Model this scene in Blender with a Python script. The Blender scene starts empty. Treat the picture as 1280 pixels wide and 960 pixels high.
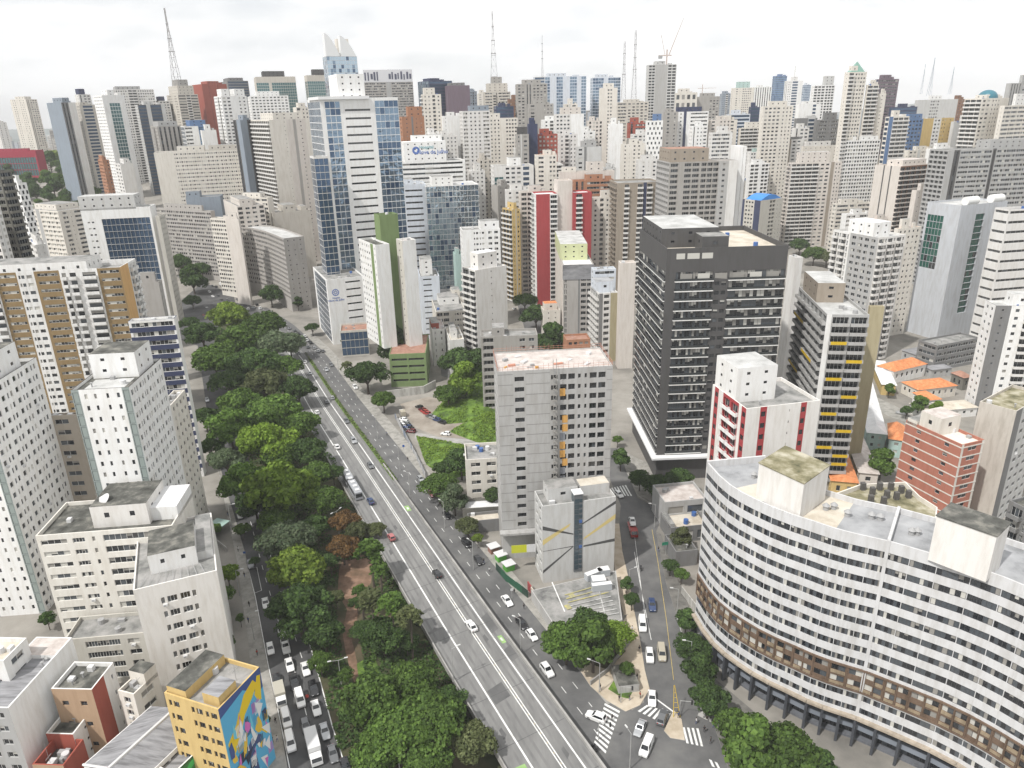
import bpy, math, random
from mathutils import Vector
R = math.radians
rnd = random.Random(7)
D = bpy.data
SC = bpy.context.scene
COL = SC.collection

# ------------------------------------------------------------------ camera, sky, sun, exposure
CAM_H = 120.0
FPX, PITCH, ROLL = 915.0, R(20.7), R(1.4)          # focal length in pixels of a 1280 wide picture
cam_d = D.cameras.new('camera'); cam_d.sensor_width = 36.0; cam_d.lens = 36.0 * FPX / 1280
cam_d.clip_start = 1.0; cam_d.clip_end = 60000
cam = D.objects.new('camera', cam_d); COL.objects.link(cam); SC.camera = cam
_c, _s = math.cos(ROLL), math.sin(ROLL)
FW = Vector((0, math.cos(PITCH), -math.sin(PITCH)))
UP0 = Vector((0, math.sin(PITCH), math.cos(PITCH))); RT0 = Vector((1, 0, 0))
RT = RT0 * _c - UP0 * _s; UP = UP0 * _c + RT0 * _s
from mathutils import Matrix
m3 = Matrix((RT, UP, -FW)).transposed()
cam.matrix_world = Matrix.Translation((0, 0, CAM_H)) @ m3.to_4x4()

SUN_AZ, SUN_EL = R(228), R(54)                     # where the sun stands, compass degrees from +Y clockwise
w = D.worlds.new('World'); SC.world = w; w.use_nodes = True
nt = w.node_tree; nt.nodes.clear(); N = nt.nodes; LK = nt.links
out = N.new('ShaderNodeOutputWorld'); bg = N.new('ShaderNodeBackground'); bg.inputs[1].default_value = 0.1
sky = N.new('ShaderNodeTexSky'); sky.sky_type = 'NISHITA'; sky.sun_disc = False
sky.sun_elevation = SUN_EL; sky.sun_rotation = SUN_AZ; sky.altitude = 800; sky.dust_density = 2.0
tc = N.new('ShaderNodeTexCoord'); mp = N.new('ShaderNodeMapping'); mp.inputs['Scale'].default_value = (1.6, 1.6, 5.0)
n1 = N.new('ShaderNodeTexNoise'); n1.inputs['Scale'].default_value = 2.2; n1.inputs['Detail'].default_value = 8; n1.inputs['Roughness'].default_value = .58
rp = N.new('ShaderNodeValToRGB'); rp.color_ramp.elements[0].position = .36; rp.color_ramp.elements[0].color = (.76, .76, .76, 1)
rp.color_ramp.elements[1].position = .52; rp.color_ramp.elements[1].color = (1, 1, 1, 1)
n2 = N.new('ShaderNodeTexNoise'); n2.inputs['Scale'].default_value = 4.5; n2.inputs['Detail'].default_value = 9
rp2 = N.new('ShaderNodeValToRGB'); rp2.color_ramp.elements[0].position = .35; rp2.color_ramp.elements[0].color = (11.8, 11.95, 12.1, 1)
rp2.color_ramp.elements[1].position = .65; rp2.color_ramp.elements[1].color = (13.0, 13.0, 12.95, 1)
mx = N.new('ShaderNodeMixRGB')
LK.new(tc.outputs['Generated'], mp.inputs[0]); LK.new(mp.outputs[0], n1.inputs['Vector']); LK.new(mp.outputs[0], n2.inputs['Vector'])
LK.new(n1.outputs[0], rp.inputs[0]); LK.new(n2.outputs[0], rp2.inputs[0])
LK.new(rp.outputs[0], mx.inputs[0]); LK.new(sky.outputs[0], mx.inputs[1]); LK.new(rp2.outputs[0], mx.inputs[2])
LK.new(mx.outputs[0], bg.inputs[0]); LK.new(bg.outputs[0], out.inputs[0])
sun_d = D.lights.new('sun', 'SUN'); sun_d.energy = 4.6; sun_d.angle = R(1.5); sun_d.color = (1, .972, .93)
sun = D.objects.new('sun', sun_d); COL.objects.link(sun)
sdir = Vector((math.sin(SUN_AZ) * math.cos(SUN_EL), math.cos(SUN_AZ) * math.cos(SUN_EL), math.sin(SUN_EL)))
sun.rotation_euler = sdir.to_track_quat('Z', 'Y').to_euler()
SC.view_settings.view_transform = 'Standard'; SC.view_settings.look = 'None'
SC.view_settings.exposure = -0.2; SC.view_settings.gamma = 1.0
SC.render.engine = 'CYCLES'
SC.cycles.use_denoising = True; SC.cycles.max_bounces = 6; SC.cycles.diffuse_bounces = 3; SC.cycles.glossy_bounces = 3
SC.cycles.transparent_max_bounces = 4; SC.cycles.volume_bounces = 0; SC.cycles.caustics_reflective = False; SC.cycles.caustics_refractive = False

# ------------------------------------------------------------------ photogrammetry: pixels of the photograph to places
def ray(u, v): return FW + RT * ((u - 640) / FPX) - UP * ((v - 480) / FPX)
def at_z(u, v, z=0.0):
    d = ray(u, v); t = (z - CAM_H) / d.z
    return Vector((d.x * t, d.y * t, z))
def at_y(u, v, y):
    d = ray(u, v); t = y / d.y
    return Vector((d.x * t, y, CAM_H + d.z * t))
def proj(p):
    q = Vector(p) - Vector((0, 0, CAM_H)); z = q.dot(FW)
    return 640 + FPX * q.dot(RT) / z, 480 - FPX * q.dot(UP) / z, z
def smooth(a, b, t):
    t = max(0, min(1, (t - a) / (b - a))); return t * t * (3 - 2 * t)
def zg(x, y): return 45 * smooth(470, 1000, y) - 130 * smooth(1700, 5000, y)
def gp(u, v, dz=0.0):                               # pixel to the ground
    z = 0.0
    for _ in range(60):
        p = at_z(u, v, min(z + dz, CAM_H - 8)); z = .7 * z + .3 * zg(p.x, p.y)
    return Vector((p.x, p.y, zg(p.x, p.y)))

# ------------------------------------------------------------------ materials
MATS = {}
def newmat(name):
    m = D.materials.new(name); m.use_nodes = True
    return m, m.node_tree.nodes, m.node_tree.links, m.node_tree.nodes['Principled BSDF']
def posnode(n, l, scale):
    g = n.new('ShaderNodeNewGeometry'); mp = n.new('ShaderNodeMapping'); mp.inputs['Scale'].default_value = scale
    l.new(g.outputs['Position'], mp.inputs[0]); return mp.outputs[0]
def plain(name, c, rough=.6, metal=0.0, spec=.5, coat=0.0):
    k = (name, c, rough, metal)
    if k in MATS: return MATS[k]
    m, n, l, b = newmat(name); b.inputs['Base Color'].default_value = (*c, 1); b.inputs['Roughness'].default_value = rough
    b.inputs['Metallic'].default_value = metal; b.inputs['Specular IOR Level'].default_value = spec
    if coat: b.inputs['Coat Weight'].default_value = coat; b.inputs['Coat Roughness'].default_value = .05
    MATS[k] = m; return m
def wall(c, dirt=.1, rough=.75, name='painted_wall'):
    c = tuple(round(x, 3) for x in c); k = ('wall', c, dirt, rough)
    if k in MATS: return MATS[k]
    m, n, l, b = newmat(name)
    v = posnode(n, l, (.8, .8, .13)); t = n.new('ShaderNodeTexNoise'); t.inputs['Scale'].default_value = 1.0; t.inputs['Detail'].default_value = 6; t.inputs['Roughness'].default_value = .65
    l.new(v, t.inputs['Vector'])
    v2 = posnode(n, l, (.09, .09, .07)); t2 = n.new('ShaderNodeTexNoise'); t2.inputs['Scale'].default_value = 1.0; t2.inputs['Detail'].default_value = 5
    l.new(v2, t2.inputs['Vector'])
    r = n.new('ShaderNodeValToRGB'); r.color_ramp.elements[0].position = .36; r.color_ramp.elements[1].position = .56
    d = 1 - dirt * 1.1; r.color_ramp.elements[0].color = (c[0] * d, c[1] * d * .985, c[2] * d * .96, 1); r.color_ramp.elements[1].color = (*c, 1)
    l.new(t.outputs[0], r.inputs[0])
    mm = n.new('ShaderNodeMixRGB'); mm.blend_type = 'MULTIPLY'; mm.inputs[0].default_value = 1
    r2 = n.new('ShaderNodeValToRGB'); r2.color_ramp.elements[0].position = .3; r2.color_ramp.elements[1].position = .7
    d2 = 1 - dirt * .6; r2.color_ramp.elements[0].color = (d2, d2, d2, 1); r2.color_ramp.elements[1].color = (1, 1, 1, 1)
    l.new(t2.outputs[0], r2.inputs[0]); l.new(r.outputs[0], mm.inputs[1]); l.new(r2.outputs[0], mm.inputs[2])
    l.new(mm.outputs[0], b.inputs['Base Color']); b.inputs['Roughness'].default_value = rough; b.inputs['Specular IOR Level'].default_value = .3
    MATS[k] = m; return m
def blotch(name, stops, scale=(.3, .3, .3), detail=8, rough=.85, rgh=.62, bump=0.0):
    if name in MATS: return MATS[name]
    m, n, l, b = newmat(name); v = posnode(n, l, scale); t = n.new('ShaderNodeTexNoise'); t.inputs['Scale'].default_value = 1
    t.inputs['Detail'].default_value = detail; t.inputs['Roughness'].default_value = rgh; l.new(v, t.inputs['Vector'])
    r = n.new('ShaderNodeValToRGB'); e = r.color_ramp.elements
    while len(e) < len(stops): e.new(.5)
    for i, (p, c) in enumerate(stops): e[i].position = p; e[i].color = (*c, 1)
    l.new(t.outputs[0], r.inputs[0]); l.new(r.outputs[0], b.inputs['Base Color']); b.inputs['Roughness'].default_value = rough
    b.inputs['Specular IOR Level'].default_value = .3
    if bump:
        bp = n.new('ShaderNodeBump'); bp.inputs['Strength'].default_value = bump; l.new(t.outputs[0], bp.inputs['Height']); l.new(bp.outputs[0], b.inputs['Normal'])
    MATS[name] = m; return m
def glass(name, c, rough=.06, spec=.8, wob=0.0, metal=0.0):
    k = ('glass', name)
    if k in MATS: return MATS[k]
    m, n, l, b = newmat(name); b.inputs['Base Color'].default_value = (*c, 1); b.inputs['Roughness'].default_value = rough
    b.inputs['Specular IOR Level'].default_value = spec; b.inputs['Metallic'].default_value = metal
    if wob:
        v = posnode(n, l, (.25, .25, .3)); t = n.new('ShaderNodeTexNoise'); t.inputs['Scale'].default_value = 1.0; t.inputs['Detail'].default_value = 2
        l.new(v, t.inputs['Vector']); bp = n.new('ShaderNodeBump'); bp.inputs['Strength'].default_value = wob; bp.inputs['Distance'].default_value = 1.5
        l.new(t.outputs[0], bp.inputs['Height']); l.new(bp.outputs[0], b.inputs['Normal'])
    MATS[k] = m; return m
G_DARK = glass('window_glass', (.018, .021, .025))
G_MID = glass('window_glass_grey', (.07, .08, .09), .12)
G_BLIND = plain('window_blind', (.50, .49, .45), .5)
G_CURT = plain('window_curtain', (.26, .25, .23), .5)
G_BLUE = glass('blue_curtain_glass', (.19, .27, .36), .05, .9, .2, .7)
G_BLUD = glass('dark_blue_glass', (.05, .10, .18), .05, .9, .1, .5)
G_TEAL = glass('teal_glass', (.06, .16, .17), .06, .9, .1, .4)
G_GRN = glass('green_glass', (.015, .10, .075), .05, .8, .1, .2)
G_SKY = glass('pale_mirror_glass', (.42, .52, .6), .04, .9, .22, .85)
FRAME_W = plain('white_window_frame', (.62, .62, .6), .4)
FRAME_D = plain('dark_window_frame', (.06, .06, .065), .4)
PANES = {'dark': [G_DARK] * 6 + [G_MID] * 3 + [G_CURT] * 2 + [G_BLIND], 'light': [G_DARK] * 3 + [G_MID] * 3 + [G_CURT] * 3 + [G_BLIND] * 3,
         'black': [G_DARK] * 8 + [G_MID], 'blue': [G_BLUE] * 3 + [G_BLUD], 'navy': [G_BLUD], 'teal': [G_TEAL], 'green': [G_GRN] * 5 + [G_DARK], 'sky': [G_SKY] * 5 + [G_BLUE, G_BLUD], 'dt': [G_DARK] * 4 + [G_MID] * 4 + [G_BLIND] * 3 + [G_CURT] * 3, 'band': [G_DARK] * 6 + [G_MID] * 6 + [G_CURT] * 2 + [G_BLIND],
         'stone': [plain('grey_green_panel', (.27, .315, .30), .3)], 'blind': [G_BLIND] * 3 + [G_CURT, G_DARK]}
ROOFS = {'grey': blotch('weathered_roof_concrete', [(.3, (.10, .10, .10)), (.45, (.22, .22, .21)), (.62, (.33, .32, .31))], (.25, .25, .25)),
         'dark': blotch('mossy_dark_roof', [(.3, (.035, .035, .03)), (.5, (.10, .10, .09)), (.68, (.24, .23, .2))], (.35, .35, .35)),
         'pale': blotch('pale_roof_screed', [(.3, (.30, .30, .29)), (.5, (.45, .45, .44)), (.7, (.56, .56, .55))], (.2, .2, .2)),
         'cream': blotch('cream_roof_screed', [(.3, (.38, .33, .26)), (.5, (.54, .49, .41)), (.7, (.6, .57, .5))], (.25, .25, .25)),
         'blue': blotch('weathered_grey_membrane', [(.3, (.17, .175, .18)), (.46, (.30, .305, .315)), (.62, (.37, .375, .385)), (.8, (.45, .45, .45))], (.2, .2, .2)),
         'pink': blotch('raw_pinkish_slab', [(.3, (.36, .31, .28)), (.5, (.50, .45, .42)), (.7, (.60, .57, .54))], (.4, .4, .4)),
         'moss': blotch('mossy_stained_roof', [(.3, (.07, .07, .035)), (.48, (.22, .2, .12)), (.68, (.45, .42, .33))], (.3, .3, .3)),
         'tile': blotch('orange_clay_tiles', [(.3, (.42, .15, .06)), (.5, (.58, .22, .09)), (.7, (.66, .31, .15))], (.8, .8, .8)),
         'sheet': blotch('grey_corrugated_sheet', [(.35, (.14, .14, .145)), (.5, (.24, .24, .25)), (.7, (.33, .33, .34))], (.15, 1.2, .4)),
         'white': blotch('white_roof_paint', [(.3, (.55, .55, .55)), (.55, (.7, .7, .7)), (.8, (.78, .78, .77))], (.3, .3, .3)),
         'rust': blotch('rusty_sheet_roof', [(.3, (.22, .13, .10)), (.5, (.33, .18, .13)), (.7, (.38, .25, .2))], (.5, .5, .5))}
W = dict(wh=(.76, .755, .74), bw=(.81, .81, .80), lw=(.69, .68, .66), cr=(.70, .665, .605), be=(.56, .525, .47), pk=(.64, .595, .55), gy=(.40, .40, .395), lg=(.55, .55, .54), dg=(.085, .083, .083),
         mg=(.20, .20, .20), br=(.22, .12, .075), rb=(.36, .10, .07), rd=(.37, .055, .06), bl=(.12, .20, .36), nv=(.045, .055, .11), sl=(.25, .29, .34), co=(.36, .345, .325), ta=(.32, .275, .225), oc=(.255, .18, .09),
         ye=(.60, .44, .19), oy=(.62, .38, .16), gr=(.19, .26, .115), gd=(.06, .12, .05), li=(.55, .58, .34), ol=(.42, .37, .24), bk=(.42, .17, .12), pu=(.16, .12, .15), or_=(.40, .20, .12), rg=(.4, .38, .36), tq=(.42, .56, .53))

# ------------------------------------------------------------------ mesh building
class MB:
    def __init__(s): s.v = []; s.f = []; s.m = []; s.mats = []; s.mi = {}
    def mid(s, mat):
        if mat not in s.mi: s.mi[mat] = len(s.mats); s.mats.append(mat)
        return s.mi[mat]
    def poly(s, pts, mat):
        i = len(s.v); s.v.extend(tuple(p) for p in pts); s.f.append(tuple(range(i, i + len(pts)))); s.m.append(s.mid(mat))
    def box(s, a, b, mat, o=(0, 0, 0), ang=0.0, bottom=True, top=None):
        ca, sa = math.cos(ang), math.sin(ang)
        c = [(o[0] + x * ca - y * sa, o[1] + x * sa + y * ca, o[2] + z) for z in (a[2], b[2]) for x, y in ((a[0], a[1]), (b[0], a[1]), (b[0], b[1]), (a[0], b[1]))]
        i = len(s.v); s.v.extend(c); k = s.mid(mat)
        for q in ((0, 1, 5, 4), (1, 2, 6, 5), (2, 3, 7, 6), (3, 0, 4, 7)): s.f.append(tuple(i + j for j in q)); s.m.append(k)
        s.f.append((i + 4, i + 5, i + 6, i + 7)); s.m.append(s.mid(top) if top else k)
        if bottom: s.f.append((i + 3, i + 2, i + 1, i)); s.m.append(k)
    def tube(s, a, b, r0, r1, mat, n=8, cap=True):
        a = Vector(a); b = Vector(b); d = (b - a).normalized(); x = d.orthogonal().normalized(); y = d.cross(x); i = len(s.v); k = s.mid(mat)
        for p, r in ((a, r0), (b, r1)):
            for j in range(n): t = 2 * math.pi * j / n; s.v.append(tuple(p + x * (r * math.cos(t)) + y * (r * math.sin(t))))
        for j in range(n): s.f.append((i + j, i + (j + 1) % n, i + n + (j + 1) % n, i + n + j)); s.m.append(k)
        if cap: s.f.append(tuple(i + n + j for j in range(n))); s.m.append(k); s.f.append(tuple(i + n - 1 - j for j in range(n))); s.m.append(k)
    def loft(s, secs, mat, caps=True, smooth=False):
        i = len(s.v); n = len(secs[0]); k = s.mid(mat)
        for q in secs: s.v.extend(tuple(p) for p in q)
        for a in range(len(secs) - 1):
            for j in range(n): s.f.append((i + a * n + j, i + a * n + (j + 1) % n, i + (a + 1) * n + (j + 1) % n, i + (a + 1) * n + j)); s.m.append(k)
        if caps: s.f.append(tuple(i + n - 1 - j for j in range(n))); s.m.append(k); s.f.append(tuple(i + (len(secs) - 1) * n + j for j in range(n))); s.m.append(k)
    def mesh(s, name):
        me = D.meshes.new(name); me.from_pydata(s.v, [], s.f)
        for m in s.mats: me.materials.append(m)
        me.polygons.foreach_set('material_index', s.m); me.update(); return me
    def build(s, name, parent=None, loc=(0, 0, 0), rz=0.0, kind=None):
        return link(name, s.mesh(name), parent, loc, rz, kind)
def link(name, me, parent=None, loc=(0, 0, 0), rz=0.0, kind=None, scale=None):
    o = D.objects.new(name, me); COL.objects.link(o); o.location = loc; o.rotation_euler = (0, 0, rz)
    if scale: o.scale = scale
    if parent: o.parent = parent; KIDS.setdefault(parent.name, []).append(o)
    if kind: o['kind'] = kind
    return o
KIDS = {}
def tag(o, label, cat, group=None):
    o['label'] = label; o['category'] = cat
    if group: o['group'] = group
    return o
def empty(name, loc, label, cat, group=None, rz=0.0):
    o = D.objects.new(name, None); COL.objects.link(o); o.location = loc; o.rotation_euler = (0, 0, rz); o.empty_display_size = .5
    return tag(o, label, cat, group)
def copy_tree(o, parent=None):
    c = o.copy(); COL.objects.link(c)
    if parent: c.parent = parent; KIDS.setdefault(parent.name, []).append(c)
    for ch in list(KIDS.get(o.name, ())): copy_tree(ch, c)
    return c
def structure(name, mb): o = mb.build(name); o['kind'] = 'structure'; return o

# ------------------------------------------------------------------ facades
class S:                                            # a facade style
    def __init__(s, fh=3.0, bay=3.4, wins=((.28, .72),), sill=1.0, head=2.3, m=.6, base=.6, top=.5, dep=.22, pane='dark', frame='w', balc=None, sp=None, pats=None, bc=None, mull=1, rail=None):
        s.__dict__.update(locals())
ST = dict(
    P1=S(bay=3.2, wins=((.3, .68),), sill=1.05, head=2.25), P2=S(bay=4.0, wins=((.2, .8),), sill=1.0, head=2.3, mull=2), P3=S(bay=2.6, wins=((.2, .8),), sill=1.0, head=2.3),
    PS=S(bay=3.4, wins=((.12, .3), (.5, .86)), sill=1.1, head=2.2), TINY=S(bay=4.5, wins=((.42, .58),), sill=1.4, head=2.1, dep=.15),
    RB=S(bay=7.5, wins=((.03, .97),), sill=1.0, head=2.45, m=.5, mull=4), RW=S(fh=3.4, bay=40, wins=((.02, .98),), sill=1.1, head=2.6, m=.3, mull=12),
    HB=S(fh=3.8, bay=60, wins=((.14, .9),), sill=1.5, head=2.6, m=1.0, mull=8, base=3, top=2.2, pane='black', frame='d'),
    GL=S(fh=3.4, bay=2.2, wins=((.03, .97),), sill=.18, head=3.2, m=.1, base=.2, top=.3, dep=.08, pane='blue', frame='d', mull=1),
    PB=S(bay=5.0, wins=((.06, .62), (.74, .92)), sill=.2, head=2.5, balc=(1.3, 1.05), dep=.3, mull=3), BB=S(bay=5.5, wins=((.05, .95),), sill=.15, head=2.6, balc=(1.4, 1.05), dep=.5, mull=4, m=.3, pane='black'),
    LG=S(bay=4.2, wins=((.08, .92),), sill=.95, head=2.75, dep=1.1, pane='black', m=.3, mull=3), VS=S(fh=3.0, bay=3.6, wins=((.3, .7),), sill=.05, head=2.95, dep=.3, m=.4, pane='black', frame='d'),
    GR=S(bay=2.4, wins=((.14, .86),), sill=.8, head=2.45, dep=.35, m=.3, pane='dark'), BL=S(wins=(), m=0), CK=S(fh=2.9, bay=2.4, pats=(((.0, .5),), ((.5, 1.0),)), wins=((0, .5),), sill=.3, head=2.2, m=.2, pane='black'),
)
def W1024(area, dist): return area * (FPX * .8 / dist) ** 2
def facade(mb, O, d, w, z0, z1, style, wallmat, wins, balcs, rng):
    """one wall from O along d (unit xy), openings cut into it; windows are collected in wins, balconies in balcs"""
    n = (d[1], -d[0])
    P = lambda x, z, q=0.0: (O[0] + d[0] * x - n[0] * q, O[1] + d[1] * x - n[1] * q, z)
    zones = style if isinstance(style, list) else [(0, 1, style, None)]
    for f0, f1, st, cm in zones:
        s = ST[st] if isinstance(st, str) else st
        wm = wall(W[cm]) if isinstance(cm, str) else (cm or wallmat)
        xa, xb = f0 * w, f1 * w
        q = lambda x0, x1, za, zb, m=wm: mb.poly((P(x0, za), P(x1, za), P(x1, zb), P(x0, zb)), m) if x1 - x0 > .004 and zb - za > .004 else None
        H = z1 - z0 - s.base - s.top
        nf = int(H / s.fh + .35)
        if not s.wins or nf < 1 or xb - xa < 1.2: q(xa, xb, z0, z1); continue
        fh = H / nf; k = fh / s.fh
        us = xb - xa - 2 * s.m; nb = max(1, round(us / s.bay)); bw = us / nb
        ops = []
        for i in range(nb):
            for a, b in (s.pats[i % len(s.pats)] if s.pats and len(s.pats) > 2 else s.wins): ops.append((xa + s.m + (i + a) * bw, xa + s.m + (i + b) * bw))
        prev = z0; sp = wall(W[s.sp]) if s.sp else wm
        for f in range(nf):
            zf = z0 + s.base + f * fh; za, zb = zf + s.sill * k, zf + s.head * k
            q(xa, xb, prev, za, sp if f else wm); prev = zb
            o2 = ops
            if s.pats and len(s.pats) == 2:
                o2 = [(xa + s.m + (i + a) * bw, xa + s.m + (i + b) * bw) for i in range(nb) for a, b in s.pats[f % 2]]
            cur = xa
            for x0, x1 in o2:
                q(cur, x0, za, zb); cur = x1
                D0 = s.dep
                mb.poly((P(x0, za), P(x0, za, D0), P(x0, zb, D0), P(x0, zb)), wm); mb.poly((P(x1, za, D0), P(x1, za), P(x1, zb), P(x1, zb, D0)), wm)
                mb.poly((P(x0, za), P(x1, za), P(x1, za, D0), P(x0, za, D0)), wm); mb.poly((P(x0, zb, D0), P(x1, zb, D0), P(x1, zb), P(x0, zb)), wm)
                wins.append((P(x0, za, D0), d, x1 - x0, zb - za, s, rng.random(), rng.random()))
                if s.balc and x1 - x0 > 1.5: balcs.append((P(x0 - .25, zf - .12, 0), d, x1 - x0 + .5, s.balc[0], s.balc[1] + .12, s))
            q(cur, xb, za, zb)
        q(xa, xb, prev, z1)
WIN = {}
def pane_mats(s, r): L = PANES[s.pane]; return L[int(r * len(L)) % len(L)]
def window_mesh(w, h, s, r, r2):
    """frame, mullions and panes; the pane states differ from window to window"""
    k = (round(w * 5), round(h * 5), s.mull, s.frame, s.pane, int(r * 4), int(r2 * 3))
    if k in WIN: return WIN[k]
    m = MB(); fr = FRAME_W if s.frame == 'w' else FRAME_D; t = min(.07, w * .06)
    g = random.Random(hash(k[:3]) + int(r * 4) * 7 + int(r2 * 3)); nb = max(1, s.mull); pw = w / nb
    for i in range(nb):
        a, b = i * pw, (i + 1) * pw; base = pane_mats(s, g.random()); zz = 0
        if base in (G_BLIND, G_CURT) and g.random() < .6:
            c = h * g.choice((.35, .5, .65)); m.poly(((a, .02, c), (b, .02, c), (b, .02, h), (a, .02, h)), base); m.poly(((a, .02, 0), (b, .02, 0), (b, .02, c), (a, .02, c)), G_DARK)
        else: m.poly(((a, .02, 0), (b, .02, 0), (b, .02, h), (a, .02, h)), base)
        if i: m.box((a - t / 2, -.03, 0), (a + t / 2, .015, h), fr)
    for a, b in (((0, -.03, 0), (w, .015, t)), ((0, -.03, h - t), (w, .015, h)), ((0, -.03, t), (t, .015, h - t)), ((w - t, -.03, t), (w, .015, h - t))): m.box(a, b, fr)
    WIN[k] = (m.mesh('window'), w, h); return WIN[k]
def balcony_geo(m, w, dep, h, body, rail, o=(0, 0, 0), ang=0.0):
    m.box((0, -dep, -.2 if rail in (RAIL_GLASS, RAIL_DARK) else 0), (w, 0, .14), body, o, ang)
    m.box((0, -dep, .14), (w, -dep + .08, h), rail, o, ang, False); m.box((0, -dep + .08, .14), (.08, 0, h), rail, o, ang, False); m.box((w - .08, -dep + .08, .14), (w, 0, h), rail, o, ang, False)
RAIL_DARK = glass('dark_railing_glass', (.035, .04, .042), .12, .6)
RAIL_GLASS = glass('balcony_glass', (.22, .27, .27), .1, .6)
BAL = {}
def dist(p): return (Vector(p) - cam.location).length
NWIN = [0]; AC_MESH = []
def ac_mesh():
    m = MB(); m.box((0, -.18, 0), (.85, .3, .5), CLUTW); m.box((.1, -.2, .08), (.5, -.181, .42), CLUT); AC_MESH.append(m.mesh('air_conditioner')); return AC_MESH[0]
def put_windows(e, c, wins, balcs, wallmat, lim=100):
    """up to a hundred windows that show largest are parts of their own, the rest one mass"""
    wins.sort(key=lambda t: -W1024(t[2] * t[3], dist((t[0][0] + c[0], t[0][1] + c[1], t[0][2] + c[2]))))
    st = MB(); n = 0
    for i, (p, d, w_, h, s, r, r2) in enumerate(wins):
        wp = (p[0] + c[0], p[1] + c[1], p[2] + c[2]); a = W1024(w_ * h, dist(wp)); ang = math.atan2(d[1], d[0])
        u, v, zz = proj(wp)
        if n < lim and a > 15 and -60 < u < 1340 and v < 1020 and ((d[1], -d[0])[0] * wp[0] + (-d[0]) * wp[1]) < 0:
            me, mw, mh = window_mesh(w_, h, s, r, r2)
            link('window', me, e, p, ang, None, (w_ / mw, 1, h / mh)); n += 1
            if s.frame == 'w' and s.dep < .3 and r2 < .09 and w_ < 4: link('air_conditioner', AC_MESH[0] if AC_MESH else ac_mesh(), e, (p[0] + (d[1]) * (s.dep + .3) + d[0] * w_ * .3, p[1] - d[0] * (s.dep + .3) + d[1] * w_ * .3, p[2] - .55), ang)
        else:
            nn = (d[1], -d[0]); nb = s.mull if a > 6 else 1
            for j in range(nb):
                x0, x1 = w_ * j / nb, w_ * (j + 1) / nb; mt = pane_mats(s, (r * 7.31 + j * .377) % 1.0)
                Q = lambda x, z: (p[0] + d[0] * x, p[1] + d[1] * x, p[2] + z)
                st.poly((Q(x0, 0), Q(x1, 0), Q(x1, h), Q(x0, h)), mt)
                if j: st.box((x0 - .04, -.05, 0), (x0 + .04, -.004, h), FRAME_W if s.frame == 'w' else FRAME_D, p, ang)
    NWIN[0] += n
    if st.f: st.build('window', e, kind='stuff')
    bs = MB(); n = 0
    balcs.sort(key=lambda t: dist((t[0][0] + c[0], t[0][1] + c[1], t[0][2] + c[2])))
    for p, d, w_, dep, h, s in balcs:
        wp = (p[0] + c[0], p[1] + c[1], p[2] + c[2]); ang = math.atan2(d[1], d[0])
        bm = wall(W[s.bc]) if s.bc else wallmat; rl = RAIL_DARK if s.rail == 'd' else RAIL_GLASS if s.rail == 'g' else (wall(W[s.rail]) if s.rail else bm)
        if n < lim and W1024(w_ * h, dist(wp)) > 40:
            k = (round(w_, 1), dep, round(h, 1), bm.name, rl.name)
            if k not in BAL: m = MB(); balcony_geo(m, k[0], dep, h, bm, rl); BAL[k] = m.mesh('balcony')
            link('balcony', BAL[k], e, p, ang, None, (w_ / k[0], 1, 1)); n += 1
        else: balcony_geo(bs, w_, dep, h, bm, rl, p, ang)
    if bs.f: bs.build('balcony', e, kind='stuff')
def inset(pts, t):
    n = len(pts); o = []
    for i in range(n):
        a, b, c = Vector(pts[i - 1]), Vector(pts[i]), Vector(pts[(i + 1) % n])
        d1 = (b - a).normalized(); d2 = (c - b).normalized(); n1 = Vector((-d1.y, d1.x)); n2 = Vector((-d2.y, d2.x)); k = 1 + n1.dot(n2)
        o.append(tuple(b + (n1 + n2) * (t / max(k, .3))))
    return o
def roof_on(e, pts, z, par, wm, roofmat, mb, cap=None):
    """parapet ring and the roof sunk behind it"""
    q = inset(pts, .28); n = len(pts)
    for i in range(n):
        j = (i + 1) % n
        mb.poly(((*pts[i], z), (*pts[j], z), (*q[j], z), (*q[i], z)), cap or wm); mb.poly(((*q[i], z), (*q[j], z), (*q[j], z - par), (*q[i], z - par)), wm)
    m = MB(); m.poly([(*p, z - par) for p in q], roofmat); return m.build('roof', e)
CLUT = plain('rooftop_unit', (.34, .34, .34), .6); CLUTW = plain('white_rooftop_unit', (.6, .6, .6), .5); CLUTB = plain('blue_water_tank', (.05, .12, .33), .4)
def clutter(e, o, r, l, w_, d_, z, k, rng):
    for _ in range(k):
        x, y = rng.uniform(.1, .85) * w_, rng.uniform(.1, .85) * d_; a = math.atan2(r.y, r.x); p = o + r * x + l * y; t = rng.random(); m = MB()
        if t < .45: m.box((0, 0, 0), (rng.uniform(.8, 1.6), rng.uniform(.6, 1.2), rng.uniform(.6, 1.1)), rng.choice((CLUT, CLUTW))); nm = 'air_conditioner'
        elif t < .7: m.tube((0, 0, 0), (0, 0, rng.uniform(1, 1.4)), .75, .72, rng.choice((CLUTB, CLUTW, CLUT)), 12); nm = 'water_tank'
        elif t < .9: m.tube((0, 0, 0), (0, 0, rng.uniform(.7, 1.3)), .16, .16, CLUT, 8); m.box((-.3, -.3, 1.0), (.3, .3, 1.15), CLUT); nm = 'vent_pipe'
        else: m.tube((0, 0, 0), (0, 0, rng.uniform(3, 6)), .05, .03, CLUT, 5); m.box((-.8, -.03, 2.4), (.8, .03, 2.47), CLUT); nm = 'aerial'
        m.build(nm, e, (p.x, p.y, z), a)
PENT = []
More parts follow.
